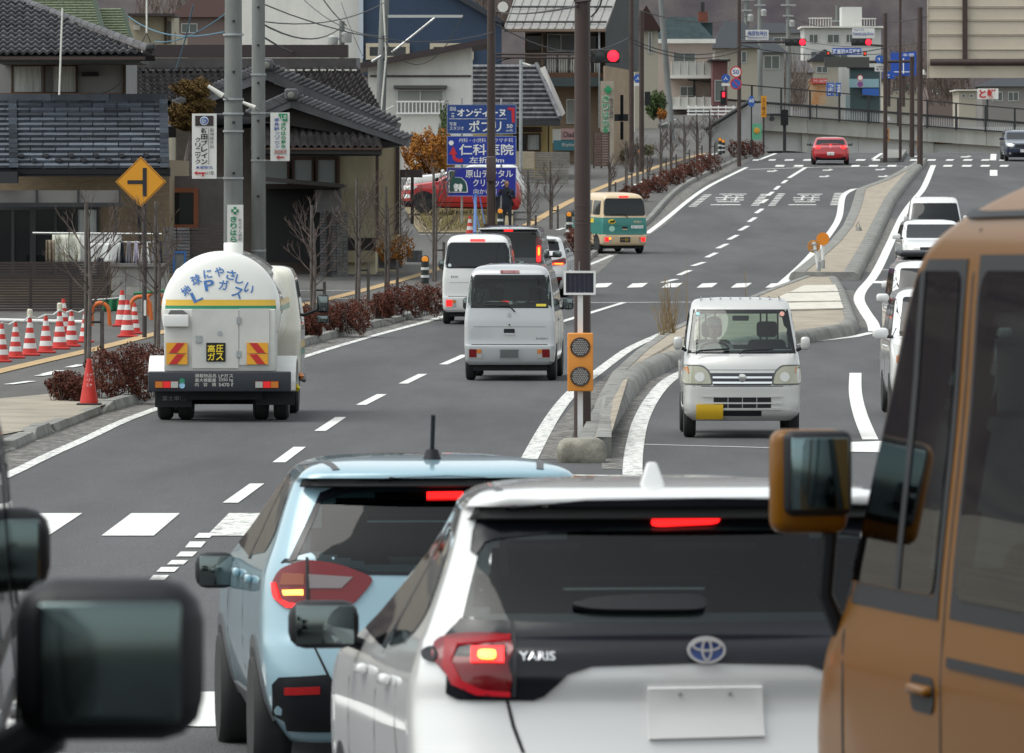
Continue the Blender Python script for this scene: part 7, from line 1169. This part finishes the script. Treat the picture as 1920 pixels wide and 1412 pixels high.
for i, (x, d, yt) in enumerate(((1478,520,-20), (1400,480,-30), (1570,640,10), (1425,500,-40))): o = pole('utility_pole', ('left of the far signal', 'behind the shrine sign', 'before the white office', 'second behind the shrine sign')[i].join(('far grey pole ', '')), x, d, .2, .17, yt, CONCP, group='concrete utility poles', n=10); mb = MB(); bxp(mb, x - 14, yt + 28, x + 14, yt + 31, d - .2, .15); mb.build('cross_arm', STEEL, o); bxp(MB(), x - 10, yt + 48, x + 10, yt + 51, d - .2, .15).build('cross_arm', STEEL, o); MB().lathe(P(x + 7, yt + 70, d - .3), [(.2, 0), (.22, .4), (.1, .5)], 10).build('transformer', M('transformer_grey', (.33,.34,.33), .6), o)
signal('red traffic light left on the far crossing', 1472, 72, 1511, 86, 352, SIGR); signal('red traffic light right on the far crossing, below the shrine sign', 1596, 72, 1635, 86, 352, SIGR)
s = T('shrine_sign', 'white shrine name board with blue characters left of the far signal', 'sign', P(1419, 75, 352)); bpart('board', (1398, 56, 1441, 75), 352, .05, SIGNW, s); ptext('梅原牧神社', 1402, 58, 1439, 67, 351.95, TXB, s); ptext('Umeharamaki-jinja Shrine', 1402, 69, 1439, 73, 351.95, TXB, s)
s = T('shrine_sign', 'white romanised shrine name board above the far right signal', 'sign', P(1619, 71, 352)); bpart('board', (1598, 53, 1640, 71), 352, .05, SIGNW, s); ptext('Nagano City', 1601, 54, 1620, 58, 351.95, TXB, s, bold=0); ptext('Kitamaki-jinja Shrine', 1600, 60, 1638, 68, 351.95, TXB, s)
o = T('signal_gantry', 'horizontal signal arm pipe across the far crossing', 'pole', P(1480, 82, 352.2)); MB().tube([P(1386,80,352.3), P(1512,78,352.3)], .05, 8).build('arm', BROWN, o); MB().tube([P(1596,82,352.3), P(1660,86,352.3)], .05, 8).build('arm', BROWN, o)
s = T('flood_board', 'blue road flooding notice above a grey display panel', 'sign', P(1588, 127, 372)); bpart('title_board', (1561, 90, 1615, 103), 372, .1, M('sign_blue_mid', (.01,.07,.40), .45), s); ptext('路面冠水警報板', 1562, 92, 1614, 101, 371.9, TXW, s, bold=.02); bpart('display', (1546, 107, 1630, 126), 371.8, .3, M('display_grey', (.06,.06,.055), .6), s); MB().tube([P(1630,116,372.2), P(1715,115,372.2)], .08, 8).build('arm', BROWN, s)
for x in (1553, 1622): bpart('red_beacon', (x - 3, 96, x + 3, 105), 371.8, .2, BLACK, s); bpart('beacon_lens', (x - 1.5, 98, x + 1.5, 103), 371.75, .05, M('beacon_lit', (.8,.05,.01), .4, emit=.8), s)
for i, (x0, y0, x1, y1, t) in enumerate(((1670,97,1718,142,'本郷'), (1655,134,1678,148,'駅'))): s = T('direction_sign', ('large' if i == 0 else 'small') + ' blue direction board beyond the far brown poles', 'sign', P((x0 + x1) / 2, y1, 470 + i * 5), 'blue direction boards'); bpart('board', (x0, y0, x1, y1), 470 + i * 5, .1, M('sign_blue_mid', (.01,.07,.40), .45), s); ptext(t, x0 + 22, y0 + 3, x1 - 4, y0 + 9, 469.9 + i * 5, TXW, s, bold=0); mb = MB(); bxp(mb, x0 + 6, y1 - 8, x1 - 10, y1 - 6.5, 469.9 + i * 5, .02); bxp(mb, (x0 + x1) / 2 - 1, y0 + 12, (x0 + x1) / 2 + 1, y1 - 4, 469.88 + i * 5, .02); mb.build('route_lines', TXW, s); MB().tube([P((x0+x1)/2, y1, 470.3 + i*5), P((x0+x1)/2, 200, 470.3 + i*5)], .12, 8).build('post', BROWN, s)
disc_sign('one_way_sign', 'round blue ahead-only sign beside the far brown pole', 1649, 111, 8, 372, RB, RB, '↑', TXW); s = T('notice_sign', 'small white vehicle notice below the blue arrow', 'sign', P(1649, 134, 372)); bpart('board', (1640, 121, 1659, 134), 372, .05, SIGNW, s); ptext('大型等', 1643, 123, 1656, 127, 371.95, TXK, s); ptext('車 両', 1643, 128, 1656, 132, 371.95, TXK, s)
disc_sign('no_entry_sign', 'red rimmed white round sign beyond the railing', 1613, 146, 5.5, 460, SR, SIGNW); disc_sign('no_stopping_sign', 'blue and red round sign beyond the railing', 1613, 158, 5.5, 460, SR, RB, slash=True)
s = T('route_sign', 'blue hexagon route 60 sign on the upper sidewalk', 'sign', P(1409, 200, 340)); MB().prism([P(1402,190,340), P(1406,180,340), P(1412,180,340), P(1416,190,340), P(1413,200,340), P(1405,200,340)], (0, .03, 0)).build('board', RB, s); ptext('60', 1404.5, 185, 1413.5, 192, 339.95, TXW, s); MB().tube([P(1409,200,340.1), P(1409,290,340.1)], .035, 8).build('post', DARK, s)
s = T('notice_board', 'tall yellow vertical notice board on the upper sidewalk', 'sign', P(1432, 220, 345)); bpart('board', (1427, 180, 1437, 220), 345, .05, YSIGN, s); ptext('立入禁止', 1429, 183, 1435, 216, 344.9, TXK, s, True); MB().tube([P(1432,220,345.1), P(1432,285,345.1)], .04, 8).build('post', DARK, s)
s = T('green_poster', 'green poster board with sunflower at the underpass mouth', 'sign', P(1419, 262, 352)); bpart('board', (1410, 232, 1428, 262), 352, .05, M('poster_green', (.12,.42,.25), .6), s); MB().lathe(P(1419, 245, 351.95), [(.16, 0), (.14, -.01), (.02, -.02)], 10, 'Y').build('flower', M('flower_orange', (.65,.33,.04), .6), s); MB().tube([P(1411,262,352.1), P(1411,285,352.1)], .03, 6).build('post', DARK, s)
s = T('ped_signal', 'red pedestrian signal under the round blue sign', 'signal', P(1357, 196, 332)); bpart('case', (1351, 170, 1362, 197), 332, .3, BLACK, s); bpart('red_man', (1354.5, 173, 1359, 182), 331.95, .04, SIGR, s)
for i, (x, d, yt) in enumerate(((1661,341,0), (1724,332,1))):
    o = T('warning_lamp', ('left' if i == 0 else 'right') + ' small far twin-lens warning lamp with solar panel', 'warning lamp', P(x, 288, d), 'far warning lamps'); q = 0 if i == 0 else 1; bpart('post', (x - 1, 225, x + 1.5, 290), d - .3, .06, WHITE, o); bpart('lamp_case', (x - 4.5, 241 + q * 12, x + 6, 265 + q * 12), d - .4, .15, M('case_amber', (.66,.25,.035), .45), o); MB().prism([P(x - 5, 217 + q * 9, d - .4), P(x + 6, 219 + q * 9, d - .4), P(x + 8, 227 + q * 9, d - .7), P(x - 2, 226 + q * 9, d - .7)], (0, .02, .03)).build('solar_panel', M('solar_pale', (.25,.25,.27), .4), o)
    for yy in (247, 258): MB().lathe(P(x + .5, yy + q * 12, d - .41), [(.1, 0), (.09, -.03), (.02, -.04)], 14, 'Y').build('lens', M('lens_dark', (.05,.048,.045), .4), o)
o = T('camera_pole', 'dark signal box and camera on a post at the underpass mouth', 'signal', P(1470, 288, 358)); MB().tube([P(1471,286,358), P(1471,205,358)], .09, 8).build('post', DARK, o); bpart('box', (1464, 206, 1478, 235), 357.8, .4, BLACK, o); bpart('arm', (1442, 213, 1466, 217), 357.9, .2, DARK, o); MB().lathe(P(1447, 222, 357.9), [(.12, -.1), (.16, .1)], 10, 'Y').build('camera_head', DARK, o)
# big sign back on the right
s = T('overhead_sign', 'large beige back of an overhead road sign at top right', 'sign', Vector((zx(2010, 330), 330, zr(330))))
for k, (y0, y1) in enumerate(((-30,12), (13,36), (37,64), (65,92), (93,146))): bpart('panel', (1740, y0, 1990, y1), 330 + .01 * (k % 2), .08, M('sign_back', (.56,.49,.39), .6, var=.05, vs=.8), s)
for y in (13, 36, 38, 65, 92): bpart('panel_rib', (1740, y, 1990, y + 1.6), 329.93, .08, M('rib_beige', (.45,.39,.31), .6), s)
bpart('upright', (1805, -30, 1814, 112), 329.75, .2, BROWN, s); MB().tube([P(1744,117,329.7), P(1995,117,329.7)], .17, 14).build('arm', BROWN, s, smooth=True); MB().tube([Vector((zx(1990, 329.7), 329.7, zr(330))), P(1990, -30, 329.7)], .2, 14).build('mast', BROWN, s, smooth=True); bpart('edge', (1738.5, -30, 1740.5, 147), 329.95, .12, M('rib_beige', (.45,.39,.31), .6), s)
o = T('loudspeaker_lamp', 'pale bell shaped lamp hanging beside the far brown pole', 'lamp', P(1732, 140, 331)); MB().lathe(P(1732, 140, 331), [(.14, 0), (.06, .18), (.03, .24)], 12).build('bell', M('bell_pale', (.5,.5,.47), .5), o, smooth=True)
o = T('post', 'pale steel post with lamp arm before the ochre house', 'pole', Vector((zx(976, 290), 290, gz(290)))); MB().tube([o.location, P(977, 112, 290)], .07, 8).build('shaft', STEEL, o); MB().tube([P(977,118,290), P(994,123,290)], .05, 8).build('lamp_arm', OFFW, o)
dsh = T('satellite_dish', 'white satellite dish on the roof behind the brown signal pole', 'dish', P(942, 22, 328)); MB().lathe(P(943, 13, 328), [(.25, .02), (.22, .08), (.1, .14), (.01, .15)], 18, 'Y').build('dish', OFFW, dsh, smooth=True); MB().tube([P(943,13,328.2), P(942,26,328.4)], .03, 6).build('mount', STEEL, dsh)
an = T('antenna_mast', 'thin antenna pole standing in front of the left house wall', 'antenna', P(111, 178, 152)); MB().tube([P(111, 178, 153.5), P(117, 15, 153.5)], .022, 6).build('mast', OFFW, an); an = T('antenna_mast', 'thin white antenna mast on the tiled ridge end', 'antenna', P(275, 80, 170)); MB().tube([P(275, -10, 190), P(275, 62, 190)], .025, 6).build('mast', OFFW, an); MB().tube([P(267,78,190), P(275,62,190), P(283,80,190)], .02, 5).build('stay', DARK, an)
# overhead wires
WIRE = M('wire_dark', (.03,.03,.035), .7); WIREB = M('wire_blue', (.05,.15,.22), .7)
def wire(label, a, b, sag, r=.018, m=WIRE, n=10):
    A, Bq = P(*a), P(*b); pts = [A.lerp(Bq, k / n) - Vector((0, 0, sag * 4 * (k / n) * (1 - k / n))) for k in range(n + 1)]; o = MB().tube(pts, r, 5).build('overhead_wire', m); tag(o, label, 'wire', 'overhead wires')
W = [((475,35,160),(641,50,300),.5,'sagging from the slim pole to the transformer pole'), ((490,40,160),(720,5,235),.3,'from the slim pole up to the leaning pole'), ((495,70,160),(641,66,300),.6,'bundled below the slim pole top'), ((720,75,234.5),(868,31,234.5),1.2,'hanging in a loop below the steel cross-arm'), ((640,5,300),(680,105,260),.1,'dropping past the white gable'), ((560,-10,250),(725,68,234),.4,'crossing the white gable diagonally'), ((600,-10,260),(650,48,300),.1,'dropping to the transformer pole'), ((290,78,190),(430,20,136),.2,'blue, rising to the thick pole',), ((330,130,170),(362,10,150),.1,'blue, steep above the tiled roof'), ((240,30,220),(420,60,136),.3,'blue, low across the green roof'), ((480,2,160),(925,60,236),.6,'across the navy wall to the signal pole'), ((930,45,236),(1180,70,318),.8,'from the signal pole toward the pharmacy'), ((930,20,236),(1080,12,86),.1,'near the top beside the median pole'), ((1190,76,318),(1386,88,330),.5,'double line over the pink apartments'), ((1190,82,318),(1386,96,330),.5,'lower line over the pink apartments'), ((1200,20,319),(1400,30,480),.5,'above the teal hip roof'), ((1386,84,330),(1660,90,340),.4,'over the far crossing'), ((1386,70,330),(1480,40,520),.2,'toward the far grey pole'), ((1480,68,520),(1740,78,330),.5,'pale line past the white office'), ((1480,82,520),(1740,92,340),.5,'lower line past the white office'), ((1478,30,520),(1570,50,640),.3,'between the far grey poles'), ((1660,40,340),(1740,30,330),.1,'short line to the big sign'), ((100,300,156),(175,295,156),.1,'short cable over the shingle roof'), ((178,175,158),(232,150,160),.1,'short cable below the upper eave')]
for a, b, sg, l in W: wire('overhead wire ' + l, a, b, sg, .016 if b[2] < 300 else .024, WIREB if 'blue' in l else WIRE)
# ================================================================ planting
LEAFR = M('leaf_maroon', (.062,.021,.016), .85, col2=(.135,.05,.033), vs=2.2, spec=.15); LEAFO = M('leaf_orange', (.22,.075,.015), .8, col2=(.33,.15,.03), vs=2, spec=.2); LEAFB = M('pine_brown', (.075,.045,.015), .85, col2=(.13,.08,.025), vs=3, spec=.2); LEAFG = M('leaf_green', (.035,.06,.02), .85, col2=(.07,.10,.035), vs=3, spec=.2); DRY = M('dry_grass', (.26,.19,.10), .9, var=.2, vs=3); TWIG = M('twig', (.10,.075,.065), .9, var=.2, vs=4); BARK = M('bark_grey', (.12,.10,.09), .9, var=.25, vs=5); STAKE = M('stake_wood', (.10,.088,.078), .9, var=.25, vs=4)
def leaves(mb, c, rx, ry, rz_, n, s, seed=0, shell=.55):
    g = random.Random(seed)
    for _ in range(n):
        while True:
            v = Vector((g.uniform(-1,1), g.uniform(-1,1), g.uniform(-1,1)))
            if shell < v.length < 1: break
        k = 1 + .22 * math.sin(v.x * 5 + seed) * math.cos(v.y * 4 + seed * 2) + .16 * math.sin(v.z * 6 + v.x * 7)
        p = Vector(c) + Vector((v.x * rx * k, v.y * ry * k, v.z * rz_ * k)); a = Vector((g.uniform(-1,1), g.uniform(-1,1), g.uniform(-1,1))).normalized() * s * g.uniform(.6, 1.3); b = a.orthogonal().normalized() * s * g.uniform(.35, .7); mb.add([p - a, p - b * .6, p + a, p + b], [(0,1,2,3)])
def shrub(label, x0, x1, yb, yt, mat=LEAFR, n=2600, d=None, cat='shrub', group='maroon roadside shrubs', s=.028, h=.1, zp=False):
    d = d or gd(yb, h); k = d / FP; W_, H_ = (x1 - x0) * k, (yb - yt) * k; o = T('shrub', label, cat, Vector((zx((x0 + x1) / 2, d), d, P(0, yb, d).z if zp else gz(min(d, 380), h))), group); sd_ = int(x0 * 7 + yb); g = random.Random(sd_); m = max(2, int(W_ / (H_ * .75)) + 1); mb = MB()
    for i in range(m):
        t = (i + .5) / m; cx = o.location.x + (t - .5) * W_ * .9; hh = H_ * g.uniform(.42, .53); leaves(mb, (cx, d + g.uniform(0, .5) + W_ * .0, o.location.z + hh), W_ / m * .85, min(.8, H_ * .6), hh, n // m, s, sd_ + i)
    mb.build('foliage', mat, o); tw = MB()
    for i in range(int(14 * m)):
        x = o.location.x + g.uniform(-.5, .5) * W_; b = Vector((x, d + g.uniform(0, .4), o.location.z)); tw.tube([b, b + Vector((g.uniform(-.1,.1), g.uniform(-.1,.1), H_ * g.uniform(.5, 1.05)))], [.008, .003], 4)
    tw.build('twigs', TWIG, o); return o
for a in (('nearest maroon shrub beside the red lettered cone',95,175,754,696), ('maroon shrub under the diamond sign post',180,300,746,648), ('low maroon shrub hidden behind the tanker',296,420,722,665), ('maroon shrub right of the tanker mirror',560,600,634,575), ('maroon shrub between the tanker and the white van',600,692,624,564), ('small maroon shrub before the amber bollard',698,735,598,545), ('wide maroon shrub behind the white van',722,840,592,536), ('maroon shrub between the vans and the side street',860,1062,546,492)): shrub(*a, n=6000)
for i in range(8): t = i / 8; x = 1085 + 270 * t; y = 432 - 120 * t - 10 * math.sin(t * 3.1); shrub(('first', 'second', 'third', 'fourth', 'fifth', 'sixth', 'seventh', 'eighth')[i] + ' maroon clump from the delivery van up the hill', x - 18, x + 28, y, y - 30 - 4 * t, n=1500, s=.05) if i > 0 else shrub('maroon shrub left of the delivery van', 1066, 1104, 476, 428, n=1800, s=.045)
shrub('far maroon hedge beside the retaining wall', 1368, 1430, 298, 266, n=2000, s=.06, d=352)
shrub('orange leaved bush above the parked cars', 768, 842, 335, 236, LEAFO, 6500, 262, group='garden bushes', zp=True, s=.07); shrub('dark evergreen beside the blue boards', 824, 842, 330, 195, LEAFG, 1800, 264, group='garden bushes', zp=True, s=.06); shrub('yellowed garden bush by the gate', 712, 768, 492, 440, LEAFO, 1600, 184, group='garden bushes', zp=True, s=.04); shrub('green conifer by the side road', 1215, 1245, 222, 165, LEAFG, 2200, 365, group='garden bushes', zp=True, s=.09); shrub('orange bush at the foot of the conifer', 1235, 1248, 224, 205, LEAFO, 700, 364, group='garden bushes', zp=True, s=.07)
# cloud-pruned pine
o = T('pruned_pine', 'brown cloud-pruned pine behind the clinic sign', 'tree', Vector((zx(362, 170), 170, gz(170)))); MB().tube([o.location, P(352, 300, 170), P(366, 230, 170), P(358, 170, 170)], [.14, .1, .07, .04], 8).build('trunk', BARK, o, smooth=True)
for i, (x, y, rx, rz_) in enumerate(((362,168,36,19), (370,200,30,16), (342,213,28,19), (350,232,30,12))): mb = MB(); k = 170 / FP; leaves(mb, P(x, y, 170), rx * k, .45, rz_ * k, 3200, .045, 50 + i, .3); mb.build('foliage_pad', LEAFB, o)
# bare street trees with stakes
def bare_tree(label, px, py, ytop, seed, d=None, stakes=True, spread=1.0, twy=None):
    d = d or gd(py, .1); o = T('street_tree', label, 'tree', Vector((zx(px, d), d, gz(d))), 'bare staked street trees'); g = random.Random(seed); top = P(px, ytop, d); H = top.z - o.location.z; L = o.location; mb = MB(); mb.tube([L, L + Vector((.03, 0, H * .5)), L + Vector((0, 0, H * .82))], [.042, .034, .016], 7); mb.build('trunk', BARK, o, smooth=True); tw = MB()
    def grow(p, v, r, n, ln):
        q = p + v * ln * .5 + Vector((0, 0, .02)); e = q + (v + Vector((g.uniform(-.25,.25), g.uniform(-.25,.25), .25))).normalized() * ln * .5; tw.tube([p, q, e], [r, r * .75, r * .5], 4)
        if n:
            for _ in range(3 if n > 1 else 2): w = (v + Vector((g.uniform(-.8,.8), g.uniform(-.8,.8), g.uniform(-.1,.7)))).normalized(); grow(q.lerp(e, g.uniform(.2, 1)), w, r * .55, n - 1, ln * g.uniform(.45, .7))
    for i in range(15):
        z = H * (.30 + .5 * i / 15); a = g.uniform(0, 6.28); grow(L + Vector((.015, 0, z)), Vector((math.cos(a), math.sin(a) * .8, .75)).normalized(), .018, 3, H * .19 * spread)
    tw.build('branches', TWIG, o)
    if stakes:
        s = MB(); s.tube([L + Vector((.22, .1, -.02)), L + Vector((.22, .1, H * .34))], .035, 8); s.build('stake', STAKE, o); MB().tube([L + Vector((-.02, .02, H * .27)), L + Vector((.24, .1, H * .27))], .02, 6).build('tie', DARK, o); MB().tube([L + Vector((-.05, .05, 0)), L + Vector((-.04, .05, H * .98))], .032, 8).build('tall_stake', STAKE, o)
TR = [('nearest bare staked tree by the red cone',166,690,372), ('bare staked tree behind the diamond sign',296,652,372), ('bare staked tree right of the tanker',588,605,380), ('bare staked tree before the cream wall',672,572,330), ('bare staked tree before the planter wall',727,562,345), ('bare staked tree by the amber bollard',816,528,310)]
for i, (l, x, y, yt) in enumerate(TR): bare_tree(l, x, y, yt, 20 + i)
for i, (x, y, yt) in enumerate(((992,448,318), (1034,430,300), (1144,368,290), (1175,352,262), (1196,346,255), (1216,340,292), (1240,330,232), (1259,322,226), (1284,314,216), (1308,304,212), (1332,300,206))): bare_tree(('first', 'second', 'third', 'fourth', 'fifth', 'sixth', 'seventh', 'eighth', 'ninth', 'tenth', 'eleventh')[i] + ' thin bare tree along the upper sidewalk', x, y, yt, 70 + i, spread=.8)
# tall dry grass on the median
for i, (x, y, w_, yt, n) in enumerate(((1255,628,22,520,60), (1288,600,4,465,3), (1398,560,4,498,3), (1240,632,10,560,20))):
    d = gd(y, .2); o = T('dry_grass', ('wide clump of', 'single tall stalk of', 'short single stalk of', 'small clump of')[i] + ' dry grass on the median', 'grass', Vector((zx(x, d), d, zr(d) + .2)), 'dry median grass'); mb = MB(); g = random.Random(i); H = (y - yt) * d / FP
    for _ in range(n): b = o.location + Vector((g.uniform(-.5, .5) * w_ * d / FP, g.uniform(-.1, .1), 0)); e = b + Vector((g.gauss(0, .16) if n > 5 else g.gauss(0, .03), g.gauss(0, .08), H * g.uniform(.45, 1))); mb.tube([b, b.lerp(e, .6) + Vector((0, 0, .02)), e], [.006, .005, .002], 4); mb.tube([e - Vector((0, 0, .07)), e + Vector((0, 0, .04))], [.014, .004], 4) if g.random() < .35 else None
    mb.build('stalks', DRY, o)
# grass verge behind the bollard, weeds
gr = MB(); g = random.Random(5); vz = lambda d: gz(d, .13) + max(0, d - 236) * .01
for _ in range(2600): t = g.random(); y = 398 + 34 * g.random(); d = gd(y, .1) - 2; x = 800 + 60 * (432 - y) / 34 * -.4 + 150 * t; b = Vector((zx(x, d), d, vz(d))); gr.tube([b, b + Vector((g.uniform(-.06,.06), g.uniform(-.06,.06), g.uniform(.06, .2)))], [.014, .002], 3)
o = gr.build('grass', M('grass_mixed', (.10,.10,.03), .9, col2=(.22,.16,.07), vs=1.2), kind='stuff'); o['label'] = 'patchy yellow green verge grass below the red SUV'
MB().add([Vector((zx(x, d), d, vz(d))) for d in (234, 240, 246, 252, 258) for x in (785 - (d - 234) * 1.2, 962)], [(2*i, 2*i+1, 2*i+3, 2*i+2) for i in range(4)]).build('grass_verge', M('verge_soil', (.19,.15,.08), .95, var=.25, vs=2), kind='structure')
for i, (x, y, w_) in enumerate(((1165,303,50), (1205,292,40))): shrub(('low' if i else 'dry') + ' weeds at the foot of the pharmacy wall', x - w_ / 2, x + w_ / 2, y, y - 22, M('weed', (.16,.12,.06), .9, col2=(.08,.09,.035), vs=2), 1200, 336, group='weeds by the pharmacy', zp=True, s=.06)
# bare woods on the near hill, seen between roofs
for i, (x, y, rx, ry_) in enumerate(((350,20,90,60), (420,40,60,50), (930,20,60,40), (870,-10,60,40), (1470,150,40,60), (1700,120,30,60), (1780,140,40,60))):
    o = T('bare_wood', ('first', 'second', 'third', 'fourth', 'fifth', 'sixth', 'seventh')[i] + ' patch of leafless brown wood seen over the roofs', 'trees', P(x, y + ry_, (480 if i < 4 else 545) + i * 5), 'leafless wood'); mb = MB(); g = random.Random(i)
    for _ in range(260): b = P(x + g.uniform(-rx, rx), y + g.uniform(0, ry_), (480 if i < 4 else 545) + i * 5 + g.uniform(0, 12)); e = b + Vector((g.gauss(0, .5), g.gauss(0, .5), g.uniform(1, 3.2))); mb.tube([b, b.lerp(e, .5) + Vector((g.gauss(0,.15), 0, 0)), e], [.06, .035, .01], 3)
    mb.build('branches', TWIG, o)
